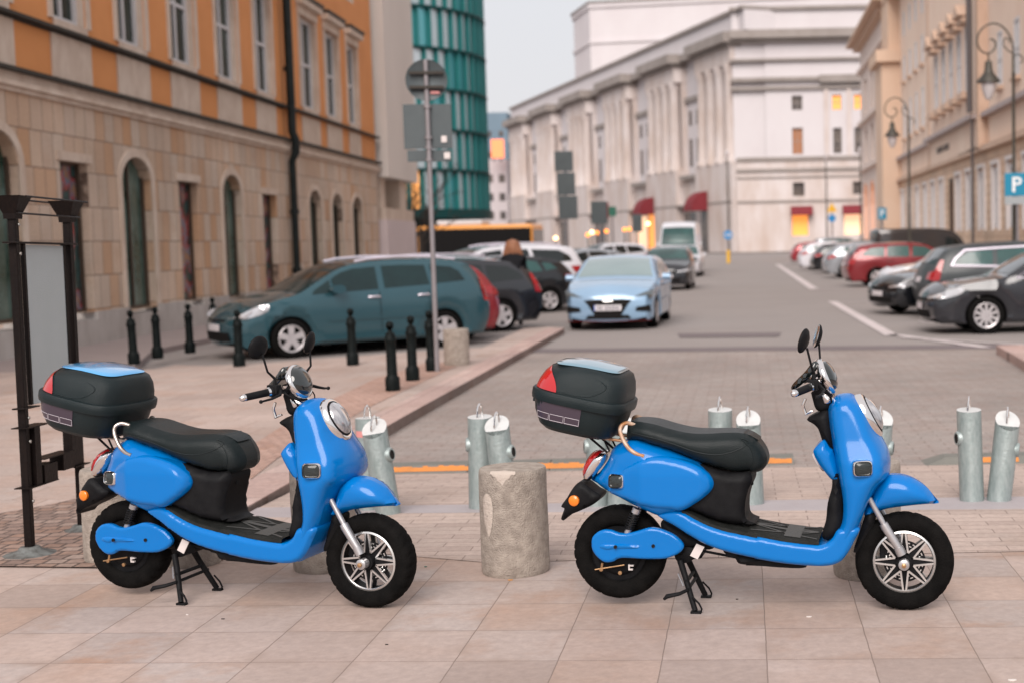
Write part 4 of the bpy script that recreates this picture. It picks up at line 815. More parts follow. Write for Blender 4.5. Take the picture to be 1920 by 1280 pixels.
m_smoke2 = mat('m_black_gloss', (.010, .014, .014), .10, coat=1.0)
RAILM = [m_rust]
def place_scooter(T, hub_px, yaw):
    g = G(*hub_px); c, s = cos(R(yaw)), -sin(R(yaw)); T.location = (g.x-WB*c, g.y-WB*s, 0); T.rotation_euler = (0, 0, -R(yaw))
S1 = make_scooter('blue scooter on the right with rusty grab rail and pale lid panel on its box')
place_scooter(S1, (1697, 1140), 8.0)
S2 = copy_tree(S1); tag(S2, 'blue scooter on the left with shiny grab rail and blue reflection painted on its lid', 'scooter', 'parked blue scooters')
place_scooter(S2, (700, 1136), 14.5)
def retint(o, a, b):
    for ch in o.children_recursive:
        if ch.type == 'MESH' and ch.data.materials and a.name in [m.name for m in ch.data.materials]:
            ch.data = ch.data.copy(); ch.data.materials[list(ch.data.materials).index(a)] = b
retint(S2, m_rust, m_tube)
m_foil2 = mat('m_panel_foil_blue_reflection', (.10, .40, .78), .12, metal=.4, var=.3, nscale=6, col2=(.16, .50, .80), coat=1.0)  # blue reflection on the left box lid, put into the panel colour
retint(S2, m_foil, m_foil2)
# ------------------------------------------------------------------ cars
m_cgl = mat('m_car_glass', (.008, .012, .012), .06, spec=.5, coat=.3)
m_cglg = mat('m_car_glass_green', (.03, .09, .085), .10, spec=.4, coat=.35, var=.9, nscale=.9, col2=(.008, .02, .02))
m_under = mat('m_underbody', (.012, .011, .011), .8)
m_lamp = mat('m_car_lamp', (.75, .74, .76), .12, metal=.6, var=.5, nscale=9, col2=(.25, .25, .27), coat=1)
m_lampd = mat('m_car_lamp_dark', (.10, .12, .13), .12, metal=.3, coat=1)
m_rlamp = mat('m_car_rear_lamp', (.34, .008, .012), .2, coat=.6)
m_alw = mat('m_car_alloy', (.62, .58, .59), .35, metal=.6, var=.3, nscale=6, col2=(.4, .38, .38))
m_trim = mat('m_car_trim', (.72, .66, .74), .3, metal=.5)
m_plate = mat('m_number_plate', (.62, .58, .60), .5)
m_plt = mat('m_plate_text', (.05, .05, .07), .5)
PROF = {  # outline from the bumper up over the roof to the tail: (x from the nose 0..1, z 0..1)
 'mpv': [(.004, .20), (0, .30), (.002, .385), (.018, .455), (.055, .53), (.11, .585), (.17, .63), (.225, .672), (.30, .79), (.37, .895), (.42, .945), (.50, .985), (.60, 1.0), (.72, .99), (.84, .965), (.905, .935), (.945, .84), (.972, .68), (.985, .56), (1.0, .47), (1.0, .34), (.985, .22)],
 'wagon': [(.004, .20), (0, .30), (.002, .40), (.015, .47), (.05, .535), (.11, .585), (.18, .62), (.25, .655), (.32, .78), (.39, .905), (.45, .965), (.54, .998), (.64, 1.0), (.76, .985), (.87, .955), (.915, .92), (.955, .78), (.985, .60), (1.0, .47), (1.0, .33), (.985, .21)],
 'hatch': [(.004, .18), (0, .28), (.002, .38), (.012, .46), (.04, .54), (.10, .60), (.18, .65), (.25, .685), (.32, .80), (.40, .92), (.46, .97), (.55, 1.0), (.68, .99), (.80, .955), (.88, .90), (.93, .79), (.965, .66), (.985, .56), (1.0, .45), (1.0, .32), (.985, .20)],
 'sedan': [(.004, .20), (0, .30), (.002, .40), (.015, .475), (.05, .545), (.11, .60), (.19, .64), (.26, .675), (.33, .80), (.40, .92), (.47, .98), (.55, 1.0), (.65, .985), (.73, .93), (.80, .83), (.86, .745), (.93, .725), (.975, .70), (.99, .60), (1.0, .47), (1.0, .33), (.985, .21)],
 'suv': [(.004, .20), (0, .30), (.002, .42), (.012, .50), (.04, .56), (.10, .61), (.18, .64), (.24, .665), (.30, .78), (.36, .89), (.42, .95), (.52, .99), (.64, 1.0), (.78, .99), (.88, .965), (.93, .93), (.965, .78), (.985, .62), (1.0, .48), (1.0, .34), (.985, .23)],
 'van': [(.004, .14), (0, .20), (.0, .30), (.02, .37), (.06, .42), (.13, .465), (.165, .50), (.21, .66), (.255, .82), (.30, .90), (.36, .96), (.45, .99), (.60, 1.0), (.85, 1.0), (.97, .985), (.99, .93), (.995, .6), (1.0, .25), (.99, .14)]}
GL = {'mpv': ([(.225, .685), (.43, .945)], [(.90, .925), (.965, .70)]), 'wagon': ([(.25, .665), (.445, .955)], [(.915, .91), (.965, .72)]), 'hatch': ([(.255, .695), (.455, .962)], [(.885, .89), (.945, .74)]),
      'sedan': ([(.265, .685), (.46, .970)], [(.71, .945), (.845, .765)]), 'suv': ([(.245, .675), (.42, .945)], [(.93, .92), (.965, .76)]), 'van': ([(.17, .52), (.29, .885)], [(.992, .88), (.994, .62)])}
SW = {'mpv': [[(.262, .655), (.275, .70), (.335, .80), (.335, .665)], [(.345, .665), (.345, .815), (.385, .875), (.43, .91), (.52, .925), (.52, .685)], [(.545, .69), (.545, .93), (.63, .935), (.72, .925), (.73, .715)], [(.75, .72), (.742, .925), (.83, .90), (.862, .85), (.885, .745)]],
      'wagon': [[(.29, .66), (.36, .79), (.43, .905), (.52, .935), (.53, .675)], [(.55, .675), (.545, .935), (.64, .94), (.71, .925), (.715, .685)], [(.735, .69), (.73, .92), (.83, .895), (.885, .80), (.90, .72)]],
      'hatch': [[(.30, .69), (.37, .80), (.44, .90), (.53, .94), (.54, .70)], [(.56, .70), (.555, .94), (.66, .935), (.73, .90), (.76, .73)], [(.78, .74), (.76, .89), (.82, .86), (.86, .77)]],
      'sedan': [[(.31, .685), (.37, .79), (.44, .90), (.52, .935), (.53, .70)], [(.55, .70), (.545, .935), (.64, .92), (.70, .87), (.715, .715)], [(.73, .72), (.715, .86), (.745, .83), (.79, .745)]],
      'suv': [[(.28, .67), (.34, .79), (.41, .90), (.51, .935), (.52, .69)], [(.54, .69), (.535, .935), (.66, .935), (.68, .70)], [(.70, .705), (.68, .93), (.84, .91), (.90, .82), (.915, .74)]],
      'van': [[(.215, .53), (.255, .66), (.30, .78), (.38, .80), (.385, .55)]]}
WHX = {'mpv': (.185, .79), 'wagon': (.195, .79), 'hatch': (.19, .80), 'sedan': (.19, .79), 'suv': (.19, .80), 'van': (.165, .78)}
def carbody(name, col, **k): return mat(name, col, .17, metal=k.get('metal', .25), var=.35, nscale=1.1, coat=.7, col2=tuple(c*.72 for c in col))
def make_car(kind, L, Wd, Hh, paint, label, cat='car', group='cars parked and driving along the street', wr=.31, glass=None, spokes=5, detail=True, rails=False, front=None, lights_on=False, chrome_side=False, lampm=None, glass_r=None):
    T = empty('van' if kind == 'van' else 'parked_car', (0, 0, 0), 0, label, cat, group); glass = glass or m_cgl
    P = PROF[kind]; X = lambda f: L/2-f*L      # nose towards +x
    top = smoothpoly([(X(f), z*Hh) for f, z in P], 4, False)
    wx = [X(f) for f in WHX[kind]]; ra = wr*1.13; zb = .13*Hh if kind != 'van' else .10*Hh
    bot = [(X(.965), zb)]
    for c in (wx[1], wx[0]):
        s0 = math.acos(max(-1, min(1, (zb-wr)/ra))); a0 = -pi/2+ (pi-s0) if False else None
        aa = math.asin((zb-wr)/ra); bot += [(c+ra*cos(t), wr+ra*sin(t)) for t in np.linspace(pi-aa, aa, 15)]
    bot.append((X(.03), zb)); B = top+bot
    def hw(x, z):
        f = (L/2-x)/L; h = z/Hh; q = abs(2*f-1); plan = 1-.16*max(0, (q-.55)/.45)**2.2; belt = .64 if kind != 'van' else .60
        tum = 1-.02*((h-.42)/.3)**2 if h < belt else 1-.012-((h-belt)/(1-belt))*(.22 if kind != 'van' else .10); return Wd/2*plan*tum+.035
    def bul(x, z):
        f = (L/2-x)/L
        if z < zb+.02: return 0
        if f < .06: return .11
        if f > .95: return .06
        return .035 if z > .6*Hh or f < .3 else .0
    g = .11 if L < 4.6 else .13; r = .055
    mb = MB(); shell(mb, B, hw, r, g, mib=lambda i, p, q, a: 1 if i >= len(top)-1 else 0, bulge=bul, across=8); body = mb.build('body', [paint, m_under], T, smooth=35)
    Bn = np.array(B)
    def yq(x, z):
        d = seg_dist(np.array([[x, z]]), Bn)[0]; t = min(1, d/r); return hw(x, z)-r*(1-sqrt(max(0, 1-(1-t)**2)))
    def side_patch(poly, name, m, off=.006, parent=T, per=1, sides=(-1, 1)):
        for s_ in sides:
            pp = [(X(f), z*Hh) for f, z in poly]; pp = smoothpoly(pp, per) if per > 1 else [(a[0]+(b[0]-a[0])*k/4, a[1]+(b[1]-a[1])*k/4) for a, b in zip(pp, pp[1:]+pp[:1]) for k in range(4)]
            vs, fs, bm = tri2d(pp, .09); mb = MB(); o = [(x, s_*(yq(x, z)+off), z) for x, z in vs]; mb.add(o, fs); mb.build(name, m, parent, smooth=None)
    for w_ in SW[kind]: side_patch(w_, 'side_window', glass)
    # windscreen and rear glass run across, following the roof line
    def strip(f0, f1, name, m, inset, off=.006, parent=T, poly=None):
        xa, xb = X(f0), X(f1); pts = [p for p in top if min(xa, xb) <= p[0] <= max(xa, xb)]
        if f0 > .9: pts = [p for p in top if p[0] <= xa+.001 and p[0] >= xb-.001]
        rows = []
        for i, (x, z) in enumerate(pts):
            k = top.index((x, z)); a, b = top[max(0, k-1)], top[min(len(top)-1, k+1)]; t = Vector((b[0]-a[0], b[1]-a[1])).normalized(); n = Vector((-t.y, t.x)); n = n if (n.y > 0 or (n.x > 0) == (x > 0)) else -n
            if n.y < -.2: n = -n
            h = hw(x, z)-r; hh = h-inset; bb = bul(x, z); row = []
            for j in range(9):
                y = -hh+2*hh*j/8; o = bb*(1-(y/h)**2)+off; row.append(Vector((x+n.x*o, y, z+n.y*o)))
            rows.append(row)
        if len(rows) > 1: mb = MB(); mb.rings(rows, caps=False, closed=False); mb.build(name, m, parent, smooth=60)
    (fa, _), (fb, _) = GL[kind][0]; strip(fa, fb, 'windscreen', glass, .05)
    (fa, _), (fb, _) = GL[kind][1]; strip(fa, fb, 'rear_window', glass_r or glass, .07)
    # wheels
    for c in wx:
        for s_ in (-1, 1):
            w = empty('wheel', (c, s_*(Wd/2-.115), wr)); w.parent = T
            mb = MB(); mb.lathe([(wr*.62, -.10), (wr*.9, -.105), (wr, -.08), (wr, .08), (wr*.9, .105), (wr*.68, .10), (wr*.64, .06)], 32, 0, zaxis((0, 0, 0), (0, s_, 0))); mb.build('tyre', m_tyre, w)
            mb = MB(); M = zaxis((0, 0, 0), (0, s_, 0)); mb.lathe([(wr*.69, .098), (wr*.66, .104), (wr*.60, .095), (wr*.60, .05)], 32, 0, M, caps=False); mb.lathe([(wr*.16, .06), (wr*.15, .09), (.001, .092)], 16, 0, M, caps=False)
            for k in range(spokes):
                a = k*2*pi/spokes+pi/2; ca, sa_ = cos(a), sin(a); w0, w1 = wr*(.13 if spokes < 8 else .07), wr*(.17 if spokes < 8 else .065)
                pts = [(.08*wr, -w0), (.64*wr, -w1), (.64*wr, w1), (.08*wr, w0)]; vs = [M @ Vector((p*ca-q*sa_, p*sa_+q*ca, zz)) for zz in (.07, .092) for p, q in pts]
                mb.add(vs, [(0, 3, 2, 1), (4, 5, 6, 7), (0, 1, 5, 4), (1, 2, 6, 5), (2, 3, 7, 6), (3, 0, 4, 7)])
            mb.build('rim', m_alw, w, smooth=40)
            mb = MB(); mb.lathe([(wr*.6, .045), (.001, .045)], 24, 0, M, caps=False); mb.build('wheel_disc', m_under, w)
    def nose_x(z, y=0, tail=False):
        c = [p for p in top[:max(2, len(top)//3)]] if not tail else top[-len(top)//3:]
        c = sorted(c, key=lambda p: p[1]); x = float(np.interp(z, [p[1] for p in c], [p[0] for p in c])); h = hw(x, z)-r; b = (.11 if not tail else .06)*(1-min(1, (y/h)**2)); 
        e_ = max(0, abs(y)-h); e2 = r*(1-sqrt(max(0, 1-min(1, e_/r)**2))); return x+(b-e2)*(1 if not tail else -1)
    def front_patch(poly, name, m, off=.008, tail=False, parent=T, mirror=False, g_=.06):
        for ms in ((1, -1) if mirror else (1,)):
            pp = [(ms*a[0]+(ms*b[0]-ms*a[0])*k/4, a[1]+(b[1]-a[1])*k/4) for a, b in zip(poly, poly[1:]+poly[:1]) for k in range(4)]
            vs, fs, bm = tri2d(pp, g_); mb = MB(); sg = -1 if tail else 1; mb.add([(nose_x(z, y, tail)+sg*off, y, z) for y, z in vs], fs)
            mb.build(name, m, parent, smooth=None)
    h2 = Wd/2
    z_ = lambda q: q*Hh
    if kind != 'van':
        side_patch([(.012, .43), (.012, .475), (.06, .54), (.105, .565), (.10, .50), (.05, .445)], 'headlight', lampm or (m_lampd if front == 'sport' else m_lamp), .010, per=3)
        if front != 'sport': front_patch([(h2*.50, z_(.43)), (h2*.97, z_(.445)), (h2*.97, z_(.505)), (h2*.66, z_(.47)), (h2*.5, z_(.45))], 'headlight', lampm or m_lamp, .012, mirror=True)
        if kind == 'sedan': tp = [(.985, .56), (.985, .67), (.965, .70), (.915, .69), (.93, .60)]
        elif kind == 'mpv': tp = [(.988, .50), (.976, .64), (.960, .77), (.948, .77), (.954, .64), (.966, .51)]
        elif kind == 'wagon': tp = [(.988, .52), (.972, .66), (.945, .80), (.932, .79), (.945, .66), (.955, .53)]
        else: tp = [(.99, .55), (.975, .63), (.95, .665), (.90, .66), (.92, .57)]
        side_patch(tp, 'tail_light', m_rlamp, .010)
        front_patch([(h2*.62, z_(.54)), (h2*.93, z_(.54)), (h2*.93, z_(.65)), (h2*.62, z_(.64))], 'tail_light', m_rlamp, .012, tail=True, mirror=True)
        front_patch([(-.26, z_(.50)-.0), (.26, z_(.50)), (.26, z_(.50)+.11), (-.26, z_(.50)+.11)], 'number_plate', m_plate, .012, tail=True)
        if front != 'sport':
            front_patch([(-h2*.42, z_(.40)), (h2*.42, z_(.40)), (h2*.48, z_(.475)), (-h2*.48, z_(.475))], 'grille', m_under, .012)
            front_patch([(-h2*.62, z_(.20)), (h2*.62, z_(.20)), (h2*.58, z_(.29)), (-h2*.58, z_(.29))], 'lower_grille', m_under, .012)
            front_patch([(-.26, z_(.30)), (.26, z_(.30)), (.26, z_(.30)+.11), (-.26, z_(.30)+.11)], 'number_plate', m_plate, .020)
        else:
            front_patch([(-.26, .30), (.26, .30), (.40, .52), (.48, .60), (.30, .625), (-.30, .625), (-.48, .60), (-.40, .52)], 'grille', m_under, .012)
            front_patch([(-.25, .40), (.27, .40), (.27, .51), (-.25, .51)], 'number_plate', m_plate, .020)
            for k_ in (0, 1, 2.6, 3.6, 4.6, 5.6, 6.6): front_patch([(-.20+k_*.058, .425), (-.165+k_*.058, .425), (-.165+k_*.058, .485), (-.20+k_*.058, .485)], 'plate_character', m_plt, .022)
            front_patch([(-.27, .40), (-.25, .40), (-.25, .51), (-.27, .51)], 'plate_band', mat('m_plate_blue', (.03, .12, .5), .5), .021)
            front_patch([(-.10, .585), (.10, .585), (.08, .61), (-.08, .61)], 'badge', m_alu, .018)
            front_patch([(.54, .38), (.84, .36), (.83, .50), (.56, .46)], 'air_intake', m_under, .010, mirror=True)
            front_patch([(-.46, .235), (.46, .235), (.40, .31), (-.40, .31)], 'lower_grille', m_under, .010)
            front_patch([(.50, .655), (.86, .70), (.88, .80), (.70, .745)], 'headlight', m_lampd, .014, mirror=True)
            front_patch([(-.84, .188), (.84, .188), (.85, .198), (-.85, .198)], 'red_lip', c_red, .014)
    else:
        front_patch([(h2*.55, z_(.30)), (h2*.93, z_(.30)), (h2*.93, z_(.40)), (h2*.6, z_(.37))], 'headlight', m_lamp, .012, mirror=True)
        front_patch([(-h2*.4, z_(.25)), (h2*.4, z_(.25)), (h2*.4, z_(.36)), (-h2*.4, z_(.36))], 'grille', m_under, .012)
        front_patch([(-.26, z_(.17)), (.26, z_(.17)), (.26, z_(.21)), (-.26, z_(.21))], 'number_plate', m_plate, .020)
    if detail:
        # door seams, handles, mirrors, sills
        fx = SW[kind][0][0][0]+.05
        for s_ in (-1, 1):
            x, z = X(fx+.035), (.70 if kind != 'van' else .56)*Hh; y = yq(x, z-.05)
            mb = MB(); mb.rings([[Vector((x+a*.11-.02, s_*(y+.02+b), z+c*.075)) for a, c in [(cos(t), sin(t)) for t in np.linspace(0, 2*pi, 14, endpoint=False)]] for b in (0, .05, .15, .17)]); mb.box(x-.06, x+.0, min(s_*(y-.03), s_*(y+.04)), max(s_*(y-.03), s_*(y+.04)), z-.06, z-.03); mb.build('wing_mirror', paint, T)
        seams = {'mpv': [.535, .735], 'wagon': [.54, .725], 'hatch': [.55, .76], 'sedan': [.54, .72], 'suv': [.53, .69], 'van': [.39]}[kind]
        for f in seams: side_patch([(f-.012, (.655 if kind != 'van' else .5)*1), (f-.0145, .655), (f-.010, .22), (f-.0075, .22)], 'door_seam', m_under, .004)
        for f in seams:
            for s_ in (-1, 1):
                x, z = X(f-.035), .60*Hh; y = yq(x, z); mb = MB(); mb.tube([(x-.10, s_*(y+.005), z), (x-.06, s_*(y+.035), z+.008), (x+.06, s_*(y+.035), z+.008), (x+.10, s_*(y+.005), z)], .016, 8); mb.build('door_handle', m_trim if kind == 'mpv' else paint, T)
        side_patch([(.32, .365), (.70, .37), (.70, .395), (.32, .39)], 'side_moulding', paint, .018)
    if rails:
        for s_ in (-1, 1):
            mb = MB(); pts = [(X(f), z) for f, z in ((.45, .985*Hh), (.50, 1.012*Hh), (.62, 1.03*Hh), (.76, 1.02*Hh), (.86, .985*Hh))]; mb.tube([(x, s_*(Wd*.375), z) for x, z in pts], .022, 8); mb.build('roof_rail', m_trim, T)
    if chrome_side:
        w_ = SW[kind]; lo = [(SW[kind][0][0][0]+.0, .665)]; out = [(.905, .715), (.885, .81), (.83, .905), (.72, .935), (.60, .95), (.44, .915), (.37, .80), (.30, .665), (.50, .67), (.74, .685), (.905, .715)]
        if chrome_side == 'long': out = [(.905, .715), (.885, .81), (.845, .915), (.72, .935), (.60, .95), (.44, .93)]; out2 = [(.905, .715), (.80, .705), (.66, .69), (.50, .685)]
        for s_ in (-1, 1):
            for pl in ([out] if chrome_side != 'long' else [out, out2]):
                mb = MB(); mb.tube([(X(f), s_*(yq(X(f), z*Hh)+.006), z*Hh) for f, z in pl], .028 if chrome_side == 'long' else .014, 6); mb.build('window_trim', m_trim, T)
    if lights_on: pass
    return T
def put(T, px, py, heading, which, side, L, Wd, kind, z=ROADZ):
    g = G(px, py, z); h = R(heading); fx = (L/2-WHX[kind][which]*L); lx, ly = -sin(h), cos(h); w = Wd/2-.02
    T.location = (g.x-cos(h)*fx-lx*side*w, g.y-sin(h)*fx-ly*side*w, z); T.rotation_euler = (0, 0, h)
def putnose(T, px, Y, heading, L, Wd, corner, z=ROADZ, tail=False):
    "the front (or tail) corner on side `corner` stands at depth Y in picture column px"
    p = AY(px, 460, Y); h = R(heading); s = -1 if tail else 1; lx, ly = -sin(h), cos(h)
    T.location = (p.x-s*cos(h)*L*.47-lx*corner*Wd*.42, Y-s*sin(h)*L*.47-ly*corner*Wd*.42, z); T.rotation_euler = (0, 0, h)
c_silver2 = carbody('m_car_grey', (.14, .17, .19)); c_teal = carbody('m_car_teal', (.022, .078, .100)); c_lblue = carbody('m_car_lightblue', (.26, .40, .56), metal=.15); c_dgrey = carbody('m_car_dark_grey', (.017, .018, .023), metal=.1); c_black = carbody('m_car_black', (.010, .011, .014)); c_white = carbody('m_car_white', (.66, .65, .69), metal=0)
c_silver = carbody('m_car_silver', (.36, .38, .41), metal=.4); c_red = carbody('m_car_red', (.22, .018, .024)); c_dred = carbody('m_car_dark_red', (.30, .02, .03)); c_brown = carbody('m_car_brown', (.050, .044, .044)); c_green = carbody('m_car_green', (.02, .06, .05)); c_slate = carbody('m_car_slate', (.045, .060, .068))
peu = make_car('mpv', 4.45, 1.76, 1.54, c_teal, 'teal blue estate car with silver roof rails and five spoke wheels', rails=True, wr=.318, spokes=5, glass=mat('m_car_glass_teal', (.008, .026, .028), .09, spec=.35, coat=.2, var=.8, nscale=.9, col2=(.003, .007, .008))); put(peu, 549, 672, 219, 0, 1, 4.45, 1.76, 'mpv')
hyu = make_car('hatch', 4.34, 1.80, 1.44, c_lblue, 'light blue hatchback driving towards the camera in the lane', front='sport', wr=.325, spokes=10, glass=mat('m_screen_pale', (.20, .27, .28), .07, coat=1, var=.3, nscale=2, col2=(.13, .19, .20))); hyu.name = 'driving_car'
HG = (G(1066, 618, ROADZ), G(1225, 620, ROADZ)); hy = R(268); cx_, cy_ = (HG[0].x+HG[1].x)/2, (HG[0].y+HG[1].y)/2+.0
hyu.location = (cx_-cos(hy)*2.0, cy_-sin(hy)*2.0, ROADZ); hyu.rotation_euler = (0, 0, hy)
def P(kind, L, Wd, Hh, paint, label, a, mode='put', **k):
    t = make_car(kind, L, Wd, Hh, paint, label, **k)
    if mode == 'put': put(t, *a, L, Wd, kind)
    else: putnose(t, a[0], a[1], a[2], L, Wd, a[3], tail=(mode == 'tail'))
    return t
P('wagon', 4.4, 1.75, 1.50, c_silver, 'pale silver car hidden behind the teal estate, only its roof showing', (640, 31.0, 219, 1), 'nose', rails=True)
P('hatch', 4.2, 1.75, 1.50, c_dred, 'dark red car whose tail shows just behind the teal estate', (922, 25.4, 219, 1), 'tail')
P('wagon', 4.75, 1.82, 1.46, c_dgrey, 'dark grey liftback with pale wheels parked third from the camera on the left', (943, 622, 217, 1, 1), wr=.32, glass=m_cgl, glass_r=m_cgl)
P('hatch', 4.3, 1.76, 1.44, c_black, 'black hatchback beside the white estate, parked tail to the street', (1032, 586, 214, 1, 1), wr=.31, glass=m_cglg)
P('suv', 4.9, 1.9, 1.72, c_white, 'white estate car with dark windows behind the woman', (1088, 36.5, 212, 1), 'tail', rails=True)
P('hatch', 4.2, 1.75, 1.5, c_silver, 'pale silver hatchback beyond the white estate on the left', (1180, 52, 215, 1), 'tail')
P('suv', 4.5, 1.8, 1.65, c_white, 'white car farthest down the left parking row', (1215, 70, 215, 1), 'tail')
d1 = P('hatch', 4.0, 1.72, 1.5, c_dgrey, 'dark grey car driving right behind the light blue hatchback', (1208, 48, 269, -1), 'nose', wr=.30, glass=m_cglg); d1.name = 'driving_car'
d2 = P('sedan', 4.5, 1.8, 1.48, c_white, 'white saloon driving in front of the white van', (1247, 65.0, 269, -1), 'nose', wr=.31, glass=m_cglg); d2.name = 'driving_car'
d3 = P('van', 5.9, 2.0, 2.75, c_white, 'tall white delivery van coming down the street', (1240, 73, 269, -1), 'nose', cat='van', wr=.34, glass=m_cglg)
# right-hand rows
P('sedan', 4.77, 1.82, 1.47, c_dgrey, 'dark grey saloon at the right edge with multi spoke wheel, nearest on the right', (1850, 627, 183, 0, 1), wr=.330, spokes=10, chrome_side=True)
P('wagon', 5.0, 1.9, 1.56, mat('m_car_matt_slate', (.020, .027, .031), .42, var=.3, nscale=1, coat=.15), 'dark estate with thick pale window surround behind the dark grey saloon', (1752, 28.0, 4, -1), 'tail', chrome_side='long', glass=m_cglg, wr=.34, glass_r=m_cgl)
P('hatch', 4.3, 1.78, 1.42, c_black, 'black hatchback with large windscreen between the white saloon and pale trimmed estate', (1690, 30.0, 200, 1), 'nose', wr=.31, glass=mat('m_screen_grey', (.22, .24, .24), .07, coat=1, var=.4, nscale=2, col2=(.10, .12, .12)))
P('sedan', 4.6, 1.8, 1.45, c_white, 'white saloon behind the black hatchback, its orange lamp showing', (1672, 37.5, 186, 1), 'nose', glass=m_cglg)
P('wagon', 4.75, 1.83, 1.50, c_red, 'red estate car parked tail to the street on the right', (1645, 538, 5, 1, -1), wr=.325, glass=m_cglg)
P('hatch', 4.1, 1.72, 1.5, c_silver, 'silver hatchback left of the red estate with bright red tail lamp', (1555, 58, 5, -1), 'tail', glass=m_cglg)
P('hatch', 4.2, 1.74, 1.46, c_black, 'black hatchback between two silver cars in the far right row', (1530, 66, 5, -1), 'tail', glass=m_cglg)
P('hatch', 4.1, 1.72, 1.5, c_white, 'white hatchback far along the right row', (1505, 73, 5, -1), 'tail', glass=m_cglg)
P('hatch', 4.0, 1.72, 1.45, c_dred, 'dark red car at the far left end of the right row', (1488, 92, 5, -1), 'tail')
P('hatch', 4.2, 1.74, 1.52, c_green, 'dark green car in the second row under the small blue parking sign', (1585, 88, 8, -1), 'tail', glass=m_cglg)
P('suv', 4.6, 1.84, 1.70, c_silver, 'silver car in the second row in front of the lit shop', (1530, 100, 8, -1), 'tail', glass=m_cglg)
P('van', 5.0, 1.95, 2.05, c_brown, 'large dark brown van roof standing behind the red estate', (1650, 60, 8, -1), 'tail', cat='van')
P('hatch', 4.2, 1.74, 1.5, c_silver, 'silver grey car between the brown van and silver hatchback', (1600, 76, 8, -1), 'tail', glass=m_cglg)
# ------------------------------------------------------------------ buildings
class FB(MB):
    def __init__(s, sg): super().__init__(); s.sg = sg
    def bx(s, u0, u1, z0, z1, d0, d1, mi=0):
        a, b = sorted((s.sg*d0, s.sg*d1)); return s.box(u0, u1, a, b, z0, z1, mi)
def wall(mb, u0, u1, z0, z1, ops, rev, dep=0.0, mi=0, mr=None):
    "wall sheet with real openings; ops (u0,u1,z0,z1,rise); reveals go rev deep"
    mr = mi if mr is None else mr; sg = mb.sg; y0 = sg*dep; y1 = sg*(dep-rev)
    us = sorted({u0, u1} | {q for o in ops for q in o[:2] if u0 < q < u1}); zs = sorted({z0, z1} | {q for o in ops for q in o[2:4] if z0 < q < z1})
    for a, b in zip(us, us[1:]):
        for c, d in zip(zs, zs[1:]):
            m_, n_ = (a+b)/2, (c+d)/2
            if any(o[0] < m_ < o[1] and o[2] < n_ < o[3] for o in ops): continue
            mb.quad((a, y0, c), (b, y0, c), (b, y0, d), (a, y0, d), mi)
    for o in ops:
        a, b, c, d, ri = o; a2, b2 = max(a, u0), min(b, u1)
        if ri:
            n = 12; pts = [(a+(b-a)*k/n, d-ri+ri*sqrt(max(0, 1-(2*k/n-1)**2))) for k in range(n+1)]
            for p, q in zip(pts, pts[1:]):
                mb.quad((p[0], y0, p[1]), (q[0], y0, q[1]), (q[0], y0, d), (p[0], y0, d), mi); mb.quad((p[0], y0, p[1]), (q[0], y0, q[1]), (q[0], y1, q[1]), (p[0], y1, p[1]), mr)
            top = d-ri
        else: mb.quad((a, y0, d), (b, y0, d), (b, y1, d), (a, y1, d), mr); top = d
        for x in (a, b): mb.quad((x, y0, c), (x, y0, top), (x, y1, top), (x, y1, c), mr)
        mb.quad((a, y0, c), (b, y0, c), (b, y1, c), (a, y1, c), mr)
def window(fr_root, sg, u0, u1, z0, z1, dep, m, mf, name='window', bars=(1, 1), fw=.07, sill=None, mm=None, frame=True):
    p = FB(sg); p.bx(u0, u1, z0, z1, dep-.05, dep); w = p.build(name, m, fr_root, smooth=None)
    if frame:
        f = FB(sg)
        for a, b in ((u0, u0+fw), (u1-fw, u1)): f.bx(a, b, z0, z1, dep-.02, dep+.06)
        for a, b in ((z0, z0+fw), (z1-fw, z1)): f.bx(u0+fw, u1-fw, a, b, dep-.02, dep+.055)
        for k in range(bars[0]): c = u0+(u1-u0)*(k+1)/(bars[0]+1); f.bx(c-fw*.4, c+fw*.4, z0+fw, z1-fw, dep-.02, dep+.05)
        for k in range(bars[1]): c = z0+(z1-z0)*(k+1)/(bars[1]+1); f.bx(u0+fw, u1-fw, c-fw*.35, c+fw*.35, dep-.02, dep+.045)
        f.build('frame', mf, w, smooth=None)
    return w
m_stone = paving('m_stone', .42, .62, [(.56, .39, .275), (.62, .47, .365), (.58, .46, .37), (.55, .315, .175), (.64, .52, .42), (.53, .40, .31)], (.15, .10, .075), .012, vert=True, stag=.9, stain=.55, staincol=(.46, .26, .15), dirt=.18, bump=.6)
m_stone2 = mat('m_stone_plain', (.66, .545, .455), .8, var=.7, nscale=2.2, bump=.3, col2=(.46, .33, .25), streak=(1.2, 1.2, .6))
m_plinth = mat('m_plinth', (.50, .465, .44), .8, var=.7, nscale=1.4, bump=.3, col2=(.27, .225, .20), streak=(1, 1, .5))
m_orange = mat('m_orange_render', (.70, .29, .10), .85, var=.6, nscale=.9, bump=.25, bscale=50, col2=(.60, .24, .08))
m_lead = mat('m_dark_lead', (.045, .040, .036), .6, var=.6, nscale=5, col2=(.08, .07, .06))
m_dwin = mat('m_dark_window', (.020, .026, .022), .10, spec=.5, var=.8, nscale=.7, col2=(.06, .085, .075))
m_grwin = mat('m_green_window', (.022, .050, .034), .15, var=.8, nscale=1.2, col2=(.16, .24, .22))
m_wfr = mat('m_white_frame', (.62, .60, .61), .5)
m_bfr = mat('m_brown_frame', (.07, .045, .03), .5)
